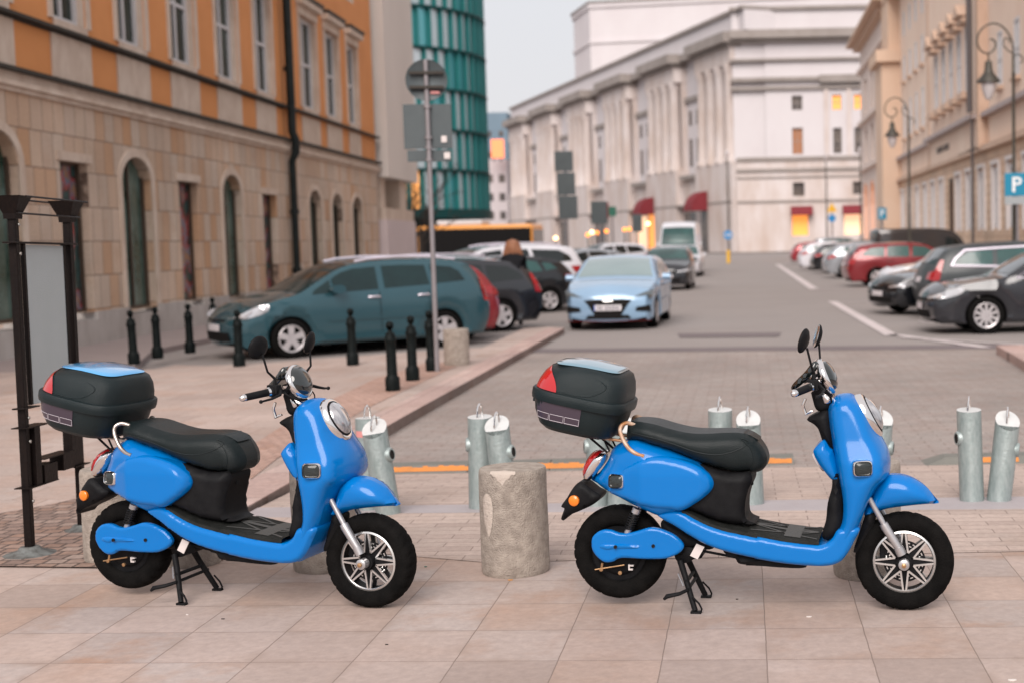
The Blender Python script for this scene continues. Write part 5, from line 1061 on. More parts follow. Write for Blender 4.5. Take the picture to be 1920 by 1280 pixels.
def poster(name):
    m = bpy.data.materials.new(name); m.use_nodes = True; N, L = nodes(m); b = N['Principled BSDF']; b.inputs['Roughness'].default_value = .3
    t = N.new('ShaderNodeTexCoord'); mp = N.new('ShaderNodeMapping'); mp.inputs['Scale'].default_value = (2.2, 2.2, 1.5); L.new(t.outputs['Object'], mp.inputs[0]); n = N.new('ShaderNodeTexNoise'); n.inputs['Scale'].default_value = 1.6; n.inputs['Detail'].default_value = 3; L.new(mp.outputs[0], n.inputs[0])
    r = N.new('ShaderNodeValToRGB'); e = r.color_ramp.elements; e[0].position = .30; e[0].color = (.015, .02, .02, 1); e[1].position = .75; e[1].color = (.45, .30, .28, 1)
    for p, c in ((.42, (.03, .09, .09, 1)), (.47, (.02, .02, .02, 1)), (.53, (.42, .06, .05, 1)), (.58, (.10, .20, .30, 1)), (.64, (.32, .15, .06, 1))): q = e.new(p); q.color = c
    L.new(n.outputs[0], r.inputs[0]); L.new(r.outputs[0], b.inputs['Base Color']); return m
m_post = poster('m_poster')
# ---- orange and sandstone building on the left
LW = Frame((-11.955, 25.457), (-.04824, .99884), -1); rt = LW.root('street_building'); tag(rt, 'long orange building with a sandstone ground floor along the left side', 'building'); S = -1
low = [(-4.6, -3.03, .55, 3.65, .55), (-1.53, -.42, .58, 3.27, 0), (1.07, 2.58, .52, 3.52, .5), (4.12, 5.27, .55, 3.16, 0), (6.93, 8.32, .5, 3.45, .48), (10.07, 11.2, .5, 3.08, 0), (14.49, 15.87, .45, 3.36, .5), (17.12, 18.48, .45, 3.34, .5), (19.78, 21.2, .45, 3.32, .5),
       (-7.6, -6.5, .58, 3.27, 0), (-10.7, -9.1, .55, 3.6, .55)]
upu = [(-4.35, -3.1), (-1.43, -.15), (1.35, 2.66), (4.15, 5.57), (7.1, 8.55), (10.05, 11.45), (14.35, 16.0), (17.15, 18.7), (20.0, 21.3), (-7.2, -5.9), (-10.2, -8.9)]
up = [(a, b, 5.72, 8.34, 0) for a, b in upu]; up2 = [(a, b, 9.8, 12.2, 0) for a, b in upu]
b_ = FB(S); wall(b_, -14, 23.7, .58, 4.28, low, .23); b_.build('stone_wall', m_stone, rt, smooth=None)
b_ = FB(S); wall(b_, -14, 23.7, 4.66, 14.2, up+up2, .24, dep=-.02, mi=0, mr=1); b_.build('rendered_wall', [m_orange, m_stone2], rt, smooth=None)
b_ = FB(S); pl = [(u0, u1, .45, .58, 0) for u0, u1, a, z, r_ in low]; b_.bx(-14, 23.75, -.05, .44, -.5, .05)
us_ = sorted([(o[0], o[1]) for o in low]); x = -14
for a, c in us_+[(23.75, 24)]: b_.bx(x, a, .44, .581, -.4, .05); x = c
b_.build('plinth', m_plinth, rt, smooth=None)
b_ = FB(S)
b_.bx(-14, 23.85, 4.28, 4.36, -.3, .06); b_.bx(-14, 23.9, 4.36, 4.44, -.3, .12); b_.bx(-14, 23.8, 4.44, 4.60, -.3, .04); b_.bx(-14, 23.85, 13.2, 14.2, -.3, .12)
for a, c in upu:
    b_.bx(a-.16, c+.16, 4.70, 5.46, -.1, .012)
    for z0, z1 in ((8.36, 8.62),): b_.bx(a-.22, c+.22, z0, z1, -.1, .05)
    b_.bx(a-.02, c+.02, 5.55, 5.72, -.1, .03)
    for q in (a-.2, c+.04): b_.bx(q, q+.16, 5.72, 8.36, -.1, .02)
for a, c, z0, z1, ri in low:
    if ri:
        n = 14; m_ = (a+c)/2; w_ = (c-a)/2
        for k in range(n):
            t0, t1 = pi-k*pi/n, pi-(k+1)*pi/n; P4 = [(m_+(w_+e)*cos(t), z1-ri+(ri+e)*sin(t)) for t, e in ((t0, .0), (t1, .0), (t1, .16), (t0, .16))]; b_.add([(x, S*.03, z) for x, z in P4]+[(x, S*-.02, z) for x, z in P4], [(0, 1, 2, 3), (0, 4, 5, 1), (2, 6, 7, 3)])
        for q in (a-.16, c): b_.bx(q, q+.16, .585, z1-ri, -.02, .03)
    else: b_.bx(a-.14, c+.14, z1, z1+.16, -.02, .035)
b_.build('stone_trim', m_stone2, rt, smooth=None)
b_ = FB(S)
b_.bx(-14, 23.95, 4.60, 4.665, -.3, .16); b_.bx(-14, 12.3, 5.46, 5.50, -.1, .04); b_.bx(-14, 23.9, 5.50, 5.56, -.3, .14)
for a, c in upu: b_.bx(a-.3, c+.3, 8.80, 8.90, -.1, .24)
b_.build('lead_flashing', m_lead, rt, smooth=None)
for a, c in upu: b_ = FB(S); b_.bx(a-.28, c+.28, 8.62, 8.80, -.1, .20); b_.build('window_hood', m_stone2, rt, smooth=None)
for i, (a, c, z0, z1, ri) in enumerate(low):
    if i in (1, 3, 5, 9): window(rt, S, a, c, z0, z1, -.21, m_post, m_bfr, 'poster_window', (0, 0), .05)
    else: window(rt, S, a, c, z0, z1, -.21, m_grwin if i in (0, 2, 4) else m_dwin, m_bfr, 'window', (1, 0), .06)
for a, c in upu:
    window(rt, S, a, c, 5.72, 8.34, -.20, m_dwin, m_wfr, 'window', (1, 1), .11); window(rt, S, a, c, 9.8, 12.2, -.20, m_dwin, m_wfr, 'window', (1, 1), .11)
b_ = FB(S); b_.bx(-14, 23.69, 0, 14.1, -.5, -.47) if False else None; b_.bx(-14, 23.70, 0, .4, -12, -.55); b_.add([(23.7, S*0.0, 0), (23.7, S*-12, 0), (23.7, S*-12, 14.2), (23.7, S*0, 14.2)], [(0, 1, 2, 3)]); b_.add([(-14, 0, 14.2), (23.7, 0, 14.2), (23.7, S*-12, 14.2), (-14, S*-12, 14.2)], [(0, 1, 2, 3)])
b_.build('side_wall', m_stone2, rt, smooth=None)
b_ = FB(S)
P_ = [(12.45, S*.18, 14), (12.45, S*.18, 4.85), (12.5, S*.24, 4.65), (12.5, S*.24, 4.3), (12.5, S*.13, 4.05), (12.5, S*.13, 0)]; b_.tube(P_, [.115, .115, .115, .115, .095, .095], 14)
for z in (1.0, 2.6, 6.5, 8.6): b_.tube([(12.48, S*.14, z), (12.48, S*.14, z+.12)], .125, 14)
b_.build('downpipe', mat('m_pipe', (.010, .013, .013), .35, var=.5, nscale=4, col2=(.03, .035, .035), spec=.8), rt)
# ---- pale building beyond it
br = LW.root('office_block'); tag(br, 'plain pale beige block raised over a recess beyond the orange building', 'building')
m_beige = mat('m_beige_wall', (.70, .63, .58), .8, var=.5, nscale=.3, bump=.1, col2=(.56, .50, .46), streak=(1, 1, .5))
b_ = FB(S); b_.bx(24.1, 29.6, 4.15, 24, -10, .35); b_.build('upper_block', m_beige, br, smooth=None)
b_ = FB(S); b_.bx(24.2, 25.0, 1.6, 4.14, -.6, .0); b_.bx(27.2, 28.4, 2.7, 4.14, -.6, .1); b_.bx(24.2, 29.5, 2.62, 3.05, -.7, .15); b_.build('pillars', m_stone2, br, smooth=None)
window(br, S, 24.2, 29.5, 3.0, 4.14, -.9, m_grwin, m_bfr, 'window', (2, 0), .08)
b_ = FB(S); b_.bx(24.0, 29.3, -.1, 2.62, -.5, .25); b_.build('pale_hoarding', mat('m_hoarding', (.62, .52, .52), .7, var=.2, nscale=1), br, smooth=None)
# ---- teal glass tower
gx, gy, gr_ = -38.7, 142.0, 12.2
gt = empty('glass_tower', (gx, gy, 0), 0, 'curved teal glass office tower with slanting fins behind the round sign', 'building')
m_teal = mat('m_teal_glass', (.07, .33, .37), .14, metal=.25, spec=.7, coat=.5, var=.6, nscale=.12, col2=(.12, .36, .40))
m_gpan = mat('m_grey_glass', (.52, .56, .60), .2, coat=.5, var=.7, nscale=.3, col2=(.30, .40, .43), streak=(1, 1, .3)); m_tfin = mat('m_green_fin', (.020, .15, .15), .4); m_tband = mat('m_dark_band', (.008, .045, .045), .5)
m_warm = mat('m_lit_window', (1.0, .42, .12), .5, emit=.7)
FH = 3.9; z0 = 5.2; gl = MB(); fi_ = MB(); bd = MB(); lit = MB(); rnd = random.Random(5)
for f in range(9):
    za, zb_ = z0+f*FH, z0+(f+1)*FH-.28; nseg = 56; off = (f % 2)*.5
    for k in range(nseg):
        a0 = (k+off)*2*pi/nseg; a1 = (k+off+1)*2*pi/nseg; am = a0+(a1-a0)*.24
        c = lambda a, r, z: (r*cos(a), r*sin(a), z)
        m_ = 0 if rnd.random() < .72 else 1
        if f == 0 and rnd.random() < .25 and pi*1.3 < a0 < pi*1.75: lit.quad(c(am, gr_-.15, za), c(a1, gr_-.35, za), c(a1, gr_-.35, zb_), c(am, gr_-.15, zb_)); 
        else: gl.quad(c(am, gr_, za), c(a1, gr_-.3, za), c(a1, gr_-.3, zb_), c(am, gr_, zb_), m_)
        gl.quad(c(a0, gr_-.35, za), c(am, gr_-.35, za), c(am, gr_-.35, zb_), c(a0, gr_-.35, zb_), 2)
        p, q = c(am-.004, gr_-.36, za), c(am-.004, gr_+.12, za); fi_.box(-.04, .04, -.42, .14, za, zb_, M=Matrix.Rotation(am-pi/2, 4, 'Z') @ Matrix.Translation((0, gr_-.05, 0)))
    bd.lathe([(gr_+.10, zb_), (gr_+.15, zb_+.05), (gr_+.15, zb_+.23), (gr_+.10, zb_+.28), (gr_-2, zb_+.28)], 76)
bd.lathe([(gr_+.2, z0-.9), (gr_+.2, z0-.02), (gr_-2, z0-.02)], 76); bd.lathe([(gr_-3, 0), (gr_-3, z0-.9)], 48)
gl.build('glass_facade', [m_gpan, m_teal, m_tfin], gt, smooth=None); fi_.build('fins', m_tfin, gt, smooth=None); bd.build('floor_bands', m_tband, gt, smooth=30); lit.build('lit_panes', m_warm, gt, smooth=None)
for k in range(8):
    a = pi*1.2+k*.16; mb = MB(); mb.tube([((gr_-.8)*cos(a), (gr_-.8)*sin(a), 0), ((gr_-.8)*cos(a), (gr_-.8)*sin(a), z0-.9)], .35, 10); mb.build('ground_column', m_beige, gt)
# ---- grand theatre
m_th = mat('m_theatre', (.61, .57, .58), .8, var=.7, nscale=.22, bump=.1, bscale=6, col2=(.56, .51, .52), streak=(1, 1, .5))
m_th2 = mat('m_theatre_stone', (.62, .555, .54), .8, var=.9, nscale=.45, col2=(.48, .38, .33), streak=(1, 1, .35))
m_th3 = mat('m_theatre_cornice', (.32, .28, .26), .8, var=.6, nscale=.5, col2=(.20, .17, .15))
m_twin = mat('m_theatre_window', (.06, .055, .06), .25, var=.8, nscale=.4, col2=(.16, .12, .09)); m_awn = mat('m_awning', (.20, .018, .026), .8, var=.4, nscale=1.5)
m_litw = mat('m_warm_window', (1.0, .36, .07), .5, emit=.62); m_litp = mat('m_pale_lit_window', (1.0, .62, .38), .5, emit=.62)
tc_ = AY(1376, 300, 165); vd = ray(352, 457)
TLf = Frame((tc_.x, tc_.y), (vd[0], vd[1]), 1); TRf = Frame((tc_.x, tc_.y), (1, 0), -1)
tr = TLf.root('theatre'); tag(tr, 'huge white theatre with column groups and dark red awnings closing the street', 'building'); sg = 1
pav = [0.2, 20.6, 42.2, 64.2, 87.0, 109.5]; PW = 12.2
b_ = FB(sg); b_.bx(0, 126, 0, 25.2, -40, -1.6) if False else [b_.bx(a_, c_, 0, 25.2, -40, -1.6) for a_, c_ in zip([u+PW for u in pav], pav[1:]+[126])]; [b_.bx(u, u+PW, 0, 25.2, -40, -2.6) for u in pav]; b_.bx(-2.0, 124, 26.3, 28.7, -38, -.9); b_.build('main_wall', m_th, tr, smooth=None)
b_ = FB(sg); b_.bx(0, 126.5, 0, 9.6, -3, -.6)
for u in pav: b_.bx(u-.3, u+PW+.3, 0, 10.9, -2.5, .35); b_.bx(u-.1, u+PW+.1, 22.6, 24.9, -2.5, .2); b_.bx(u, u+.5, 10.9, 22.6, -2.4, -.9); b_.bx(u+PW-.5, u+PW, 10.9, 22.6, -2.4, -.9)
b_.build('podium_and_entablature', m_th2, tr, smooth=None)
b_ = FB(sg)
for u in pav: b_.bx(u-.9, u+PW+.9, 25.0, 26.2, -2.5, 1.3); b_.bx(u-.4, u+PW+.4, 24.6, 25.0, -2.5, .6)
for a, c in zip([u+PW for u in pav], pav[1:]+[126]): b_.bx(a+.9, c-.9, 25.2, 26.0, -2.5, -.3); b_.bx(a, c, 19.9, 20.5, -2, -1.2); b_.bx(a+1, c-1, 9.6, 10.1, -2, .1)
b_.bx(-2.1, 124.2, 28.7, 29.1, -38.2, -.5); b_.bx(0, 126, 6.0, 6.25, -2, .40)
b_.build('cornices', m_th3, tr, smooth=None)
for u in pav:
    for k in range(4):
        cu = u+1.35+k*(PW-2.7)/3; b_ = FB(sg); b_.lathe([(.95, 10.9), (.95, 11.4), (.78, 11.6), (.78, 14), (.68, 21.4), (.72, 21.5), (.98, 22.5), (1.0, 22.6)], 14, 0, Matrix.Translation((cu, -.35, 0))); b_.build('column', m_th2, tr, smooth=40)
for i, (a, c) in enumerate(zip([u+PW for u in pav], pav[1:]+[126])):
    for k in range(3):
        cu = a+(c-a)*(k+.5)/3
        for z0_, z1_ in ((16.8, 18.7), (11.4, 15.0)): window(tr, sg, cu-.55, cu+.55, z0_, z1_, -1.55, m_litw if (i == 0 and k == 0 and z0_ > 16) else m_twin, m_th3, 'window', (0, 0), frame=False)
    window(tr, sg, a+1, c-1, .3, 5.2, -.55, m_twin if i != 1 else m_litp, m_th3, 'doorway', frame=False)
def awn(root, sgn, u0, u1, z0, z1, d, round_=True, name='awning'):
    b_ = FB(sgn); n = 8; rows = []
    for k in range(n+1):
        t = k/n*pi/2; y = d*sin(t); z = z0+(z1-z0)*cos(t); rows.append([Vector((u, sgn*(y+.45), z)) for u in np.linspace(u0, u1, 6)])
    b_.rings(rows, caps=False, closed=False)
    for u in (u0, u1): b_.add([(u, sgn*.45, z0)]+[(u, r[0].y, r[0].z) for r in rows], [tuple(range(n+2))])
    return b_.build(name, m_awn, root, smooth=50)
awn(tr, sg, 8.2, 11.0, 5.3, 7.7, 2.2); awn(tr, sg, 29.6, 32.6, 5.3, 7.7, 2.2); awn(tr, sg, 52, 55, 5.3, 7.7, 2.0)
for a in (8.3, 29.8): b_ = FB(sg); b_.bx(a, a+2.4, .1, 5.3, .30, .40); b_.build('doorway', m_twin if a < 20 else m_litw, tr, smooth=None)
# facade towards the camera, built in the same thing: its root frame is rotated, so convert
tr2 = TRf.root('theatre_wing'); tag(tr2, 'flat white end wall of the theatre with small windows facing the camera', 'building'); sg = -1
b_ = FB(sg); ops = [(7.05, 8.35, 16.85, 18.57, 0), (7.05, 8.33, 11.6, 14.75, 0), (11.9, 13.02, 16.8, 18.6, 0), (14.5, 15.6, 16.8, 18.6, 0), (11.95, 13.0, 11.6, 14.65, 0), (14.5, 15.55, 11.6, 14.65, 0)]
wall(b_, 3.9, 40, 10.9, 29.0, ops, .4, dep=-.0); b_.bx(.05, 3.9, 10.9, 29.0, -20, -.25); b_.bx(3.9, 40, 28.95, 29.0, -20, -.01); b_.build('upper_wall', m_th, tr2, smooth=None)
for o in ops: window(tr2, sg, *o[:4], -.38, m_litw if o[2] > 16 and o[0] > 10 else (m_twin if o[0] > 9 or o[2] > 16 else mat('m_half_lit', (.30, .12, .05), .4, emit=.25)), m_th3, 'window', (1, 1), .09)
b_ = FB(sg); ops = [(7.0, 8.4, 6.6, 8.24, 0), (14.2, 15.9, 6.7, 8.2, 0), (6.85, 8.75, 1.9, 4.4, 0), (13.1, 16.2, 1.9, 4.3, 0), (24, 25.5, 6.7, 8.2, 0)]
wall(b_, .3, 40, 0, 10.9, ops, .5, dep=.35); b_.build('ground_storey', m_th2, tr2, smooth=None)
for i, o in enumerate(ops): window(tr2, sg, *o[:4], -.1, [m_twin, m_twin, m_litw, m_litp, m_twin][i], m_th3, 'window', (0, 0), frame=False)
b_ = FB(sg)
for z0_, z1_, d in ((25.3, 26.3, 1.3), (24.9, 25.3, .7), (22.7, 23.0, .5), (19.3, 19.7, .4), (20.3, 20.75, .6), (10.9, 11.3, .6), (9.6, 9.95, .6), (8.8, 9.0, .5), (5.9, 6.15, .5), (28.7, 29.1, .4)): b_.bx(-.2 if z0_ > 12 else .3, 40, z0_, z1_, -1, d)
b_.bx(10.4, 40, 20.0, 20.9, -.5, .9); b_.build('mouldings', m_th3, tr2, smooth=None)
for u in (11.2, 13.9, 16.4): b_ = FB(sg); b_.bx(u-.28, u+.28, 11.3, 19.9, -.5, .25); b_.build('pilaster', m_th2, tr2, smooth=None)
awn(tr2, -1, 6.7, 9.3, 4.3, 5.4, 1.0); awn(tr2, -1, 12.9, 16.4, 4.3, 5.4, 1.0)
# fly tower behind the roof
ft = AY(1105, 12, 268); fa = AY(1075, 28, 282); ftw = empty('fly_tower', (ft.x, ft.y, 0), 0, 'blank pale stage tower rising above the theatre roof', 'building')
zt_ = ft.z; poly = [(fa.x-ft.x, fa.y-ft.y), (0, 0), (75, -12), (75, 40), (fa.x-ft.x, 45)]
mb = MB(); mb.prism(poly, 0, zt_-.4); mb.build('tower_wall', m_th, ftw, smooth=None)
grow = lambda k: [(poly[0][0]-k, poly[0][1]-k*.3), (-k*.4, -k), (75, -12-k), (75, 40), (poly[4][0]-k, 45)]
mb = MB(); mb.prism(grow(.35), zt_-.4, zt_+.5); mb.prism(grow(.3), zt_-7.2, zt_-6.6); mb.prism(grow(.8), 20, 31.3); mb.build('tower_cornice', m_th, ftw, smooth=None)
mb = MB(); mb.prism(grow(.6), zt_+.5, zt_+.8); mb.prism(grow(1.0), 31.3, 31.6); mb.build('tower_coping', m_th3, ftw, smooth=None)
# ---- ochre building on the right
RBf = Frame((11, 45), (0, 1), 1); rb = RBf.root('ministry_building'); tag(rb, 'long pale peach building with rusticated ground floor along the right side', 'building'); sg = 1
m_pch = mat('m_peach_wall', (.82, .65, .53), .85, var=.6, nscale=.35, bump=.2, bscale=20, col2=(.72, .52, .41), streak=(1, 1, .5)); m_pch2 = mat('m_peach_trim', (.64, .46, .35), .8, var=.6, nscale=1, col2=(.50, .34, .25)); m_rus = paving('m_rustic', 2.6, .38, [(.74, .53, .38), (.78, .58, .43), (.70, .49, .35)], (.46, .29, .19), .03, vert=True, off=.5, stain=.5, staincol=(.45, .22, .12), dirt=.15, bump=.8)
m_pwin = mat('m_pale_window', (.34, .34, .34), .15, coat=.5, var=.8, nscale=.5, col2=(.16, .17, .17)); m_led = mat('m_grey_ledge', (.42, .35, .34), .6)
gfl = [(u-.62, u+.62, 1.9, 4.5, 0) for u in (-2.5, 1, 4.4, 7.6, 10.9, 14.3, 17.8, 21.3, 24.6, 30.5, 33.8, 37.2, 41, 45, 49)]+[(26.6, 28.2, .2, 4.6, 0)]
b_ = FB(sg); wall(b_, -14, 58, -.1, 5.5, gfl, .10, dep=.05); b_.build('rusticated_wall', m_rus, rb, smooth=None)
for o in gfl[:-1]: window(rb, sg, *o[:4], -.01, m_pwin, m_wfr, 'window', (1, 1), .2)
window(rb, sg, *gfl[-1][:4], -.03, mat('m_brown_door', (.12, .05, .025), .5), m_bfr, 'door', (1, 0), .12)
w2 = [(u-.5, u+.5, 8.2, 10.6, 0) for u in (35.5, 38.6, 41.7, 44.8, 48)]+[(u-.5, u+.5, 12.0, 13.7, 0) for u in (35.5, 38.6, 41.7, 44.8, 48)]+[(u-.5, u+.5, 15.0, 16.6, 0) for u in (35.5, 38.6, 41.7, 44.8, 48, 19.4, 22.1, 24.8, 27.5, 30.2)]+[(u-.55, u+.55, 7.9, 10.2, 0) for u in (6.5, 10, 13.6, 3, -1)]+[(u-.5, u+.5, 12.2, 13.9, 0) for u in (6.5, 10, 13.6, 3, -1)]
big = [(u-.62, u+.62, 8.3, 11.4, 0) for u in (19.9, 22.4, 25.0, 27.6, 30.3)]
b_ = FB(sg); wall(b_, -14, 17.2, 5.5, 18.6, [o for o in w2 if o[1] < 17], .08, dep=0); wall(b_, 33.2, 52, 5.5, 18.6, [o for o in w2 if o[0] > 33], .08, dep=0); wall(b_, 17.2, 33.2, 5.5, 18.6, big+[o for o in w2 if 17.2 < o[0] < 33], .08, dep=.35)
for u in (17.2, 33.2): b_.quad((u, 0, 5.5), (u, .35, 5.5), (u, .35, 18.6), (u, 0, 18.6))
b_.bx(-14, 58, 5.4, 18.5, -9, -.2); b_.bx(52, 79, 12.5, 18.6, -9, -1.2); b_.build('rendered_wall', m_pch, rb, smooth=None)
for o in w2+big: window(rb, sg, *o[:4], -.04 if not (17.2 < o[0] < 33) else .31, m_pwin, m_wfr, 'window', (1, 1 if o[3]-o[2] > 2 else 0), .10)
b_ = FB(sg)
for o in big: b_.bx(o[0]-.25, o[1]+.25, 11.45, 11.75, .3, .75); b_.add([(o[0]-.35, .35, 11.75), (o[1]+.35, .35, 11.75), ((o[0]+o[1])/2, .35, 12.35), (o[0]-.35, .95, 11.75), (o[1]+.35, .95, 11.75), ((o[0]+o[1])/2, .95, 12.35)], [(0, 1, 2), (3, 5, 4), (0, 3, 4, 1), (1, 4, 5, 2), (2, 5, 3, 0)]); b_.bx(o[0]-.3, o[1]+.3, 7.95, 8.25, .3, .8)
for o in w2:
    if o[2] < 15: b_.bx(o[0]-.12, o[1]+.12, o[2]-.18, o[2]-.02, 0 if not 17 < o[0] < 33 else .35, .2 if not 17 < o[0] < 33 else .5)
b_.bx(16.6, 17.2, 5.5, 18.6, 0, .45); b_.bx(33.2, 33.8, 5.5, 18.6, 0, .40)
b_.bx(-14, 58, 5.35, 5.6, 0, .35); b_.bx(-14, 54, 18.0, 18.5, -1, .9); b_.build('stone_trim', m_pch2, rb, smooth=None)
b_ = FB(sg); b_.bx(-14, 17.1, 6.85, 7.05, 0, .35); b_.bx(17.1, 33.3, 6.85, 7.05, .3, .75); b_.bx(33.4, 58, 6.85, 7.05, 0, .35); b_.build('ledge', m_led, rb, smooth=None)
b_ = FB(sg); b_.tube([(17.0, .75, 18), (17.0, .75, 7.1)], .14, 10); b_.tube([(17.3, .60, 6.9), (17.6, .55, 1.2)], .07, 8); b_.build('downpipe', mat('m_grey_pipe', (.10, .085, .085), .6), rb)
b_ = FB(sg); rnd = random.Random(2)
for k in range(12):
    if k != 5: b_.bx(26.0+k*.36, 26.0+k*.36+.24, 6.05, 6.05+.30, .35, .39); 
b_.build('facade_lettering', m_bfr, rb, smooth=None)
for o in gfl[:-1]: b_ = FB(sg); b_.bx(o[0]-.26, o[0]-.01, o[2]-.1, o[3]+.15, .05, .16); b_.bx(o[1]+.01, o[1]+.26, o[2]-.1, o[3]+.15, .05, .16); b_.bx(o[0]-.26, o[1]+.26, o[3]+.151, o[3]+.32, .05, .20); b_.build('window_surround', mat('m_pale_surround', (.74, .68, .66), .7, var=.3, nscale=1), rb, smooth=None)
# projecting pillar and arcade further along
b_ = FB(sg); b_.bx(50.5, 55, 0, 13.6, -1, 1.3); b_.bx(50.0, 55.5, 13.6, 14.4, -1, 1.7); b_.bx(50.5, 55, 14.4, 18.4, -1, .8); b_.build('corner_pier', mat('m_ochre_pier', (.68, .50, .38), .8, var=.5, nscale=.5, col2=(.62, .42, .29)), rb, smooth=None)
arc = [(56.5, 60.2, .2, 6.3, 1.8), (61.4, 65.6, .2, 6.3, 2.0), (66.8, 71.5, .2, 6.3, 2.0), (72.8, 77.6, .2, 6.3, 2.0)]
log = [(u, u+2.6, z, z+2.9, 0) for u in (57, 61.6, 67, 72.6) for z in (8.0, 12.2)]
b_ = FB(sg); wall(b_, 55.5, 79, -.1, 18.4, arc+log, 1.4, dep=.3); b_.bx(55.5, 79, 7.3, 7.6, .3, .7); b_.bx(55.5, 79, 11.4, 11.7, .3, .7); b_.bx(55.5, 79, 16, 16.3, .3, .7); b_.build('arcade', mat('m_pale_arcade', (.76, .64, .58), .8, var=.5, nscale=.5, col2=(.64, .52, .46)), rb, smooth=None)
for o in arc: window(rb, sg, *o[:4], -1.0, m_litw, m_bfr, 'lit_arch', frame=False)
for o in log: window(rb, sg, *o[:4], -.9, m_twin, m_bfr, 'window', (2, 1), .14)
b_ = FB(sg); b_.bx(54, 80, 18.5, 18.75, -2, 1.5); b_.bx(56, 79.5, 18.1, 18.5, -2, .9); b_.build('eaves', mat('m_eaves', (.60, .42, .31), .8), rb, smooth=None)
# ---- distant buildings down the street
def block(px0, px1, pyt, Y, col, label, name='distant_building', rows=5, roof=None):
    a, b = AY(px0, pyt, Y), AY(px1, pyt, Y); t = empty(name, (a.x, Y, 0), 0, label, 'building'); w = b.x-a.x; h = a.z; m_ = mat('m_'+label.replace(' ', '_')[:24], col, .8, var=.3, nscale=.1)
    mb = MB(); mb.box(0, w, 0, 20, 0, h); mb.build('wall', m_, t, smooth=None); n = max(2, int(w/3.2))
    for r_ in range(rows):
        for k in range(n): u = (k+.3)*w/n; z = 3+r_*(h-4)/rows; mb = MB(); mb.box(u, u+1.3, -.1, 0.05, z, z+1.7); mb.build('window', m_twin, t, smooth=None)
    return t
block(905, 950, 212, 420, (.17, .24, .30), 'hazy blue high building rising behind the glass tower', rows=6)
wb = block(905, 950, 300, 300, (.55, .49, .50), 'white building with square windows between glass tower and theatre', rows=4)
mb = MB(); q = AY(922, 285, 295); q2 = AY(944, 262, 295); q3 = AY(922, 300, 295); o_ = empty('roof_sign', (q.x, 295, q3.z), 0, 'orange glowing sign on the roof of the white building', 'sign')
mb.box(0, q2.x-q.x, -.4, .4, .3, q2.z-q3.z); mb.build('sign_face', mat('m_neon_orange', (1.0, .24, .09), .5, emit=.75), o_, smooth=None); mb = MB(); [mb.box(x, x+.2, -.2, .2, -.4, .31) for x in (.3, 1.8)]; mb.build('sign_legs', m_lead, o_, smooth=None)
block(1000, 1075, 395, 330, (.50, .44, .43), 'low pale far building at the foot of the theatre', rows=1) if False else None
hm = MB(); n = 40; hm.rings([[Vector((-500+1000*k/n, 560, -5)) for k in range(n+1)], [Vector((-500+1000*k/n, 600, 16+8*sin(k*.9)+5*sin(k*2.3))) for k in range(n+1)]], caps=False, closed=False); tag(hm.build('hills', mat('m_hills', (.13, .18, .20), .9, var=.5, nscale=.02), smooth=60), kind='structure')
# ------------------------------------------------------------------ buses
m_busy = mat('m_bus_yellow', (.75, .30, .05), .4, coat=.5); m_busw = mat('m_bus_white', (.60, .58, .58), .4)
def bus(x, y, rz, L, label, hv=True):
    t = empty('city_bus', (x, y, ROADZ), rz, label, 'bus', 'city buses at the crossing'); W_ = 2.5; H_ = 2.95
    sec = lambda x_, i=0: [Vector((x_, -W_/2+i, .35)), Vector((x_, -W_/2+i, 2.7-i)), Vector((x_, -W_/2+.15+i, H_-i)), Vector((x_, W_/2-.15-i, H_-i)), Vector((x_, W_/2-i, 2.7-i)), Vector((x_, W_/2-i, .35))]
    mb = MB(); mb.rings([sec(0, .12), sec(.12, .02), sec(.25), sec(L-.25), sec(L-.12, .02), sec(L, .12)]); mb.build('body', m_busy, t, smooth=30)
    for s_ in (-1, 1): mb = MB(); a, b = sorted((s_*(W_/2+.0), s_*(W_/2+.02))); mb.box(.1, L-.1, a, b, .5, 2.72); mb.build('window_band', m_under, t, smooth=None)
    mb = MB(); mb.box(L-.05, L+.015, -1.1, 1.1, 1.1, 2.6); mb.build('windscreen', m_cgl, t, smooth=None); mb = MB(); mb.box(-.015, .05, -1.0, 1.0, 1.3, 2.4); mb.build('rear_window', m_cgl, t, smooth=None)
    mb = MB(); mb.box(L*.15, L*.55, -.8, .8, H_, H_+.32); mb.build('roof_unit', m_busw, t, smooth=None, bevel=.08)
    for wx_ in (2.2, L-3):
        for s_ in (-1, 1): mb = MB(); mb.lathe([(.3, -.14), (.48, -.14), (.48, .14), (.3, .12), (.001, .10)], 20, 0, zaxis((wx_, s_*1.12, .48), (0, s_, 0))); mb.build('wheel', m_tyre, t)
    return t
bus(-20.2, 86.5, R(-8), 7.4, 'yellow city bus with dark windows and white roof unit crossing the street')
bus(-32.0, 95, R(-10), 12, 'second yellow bus behind the sign pole, left of the other bus')
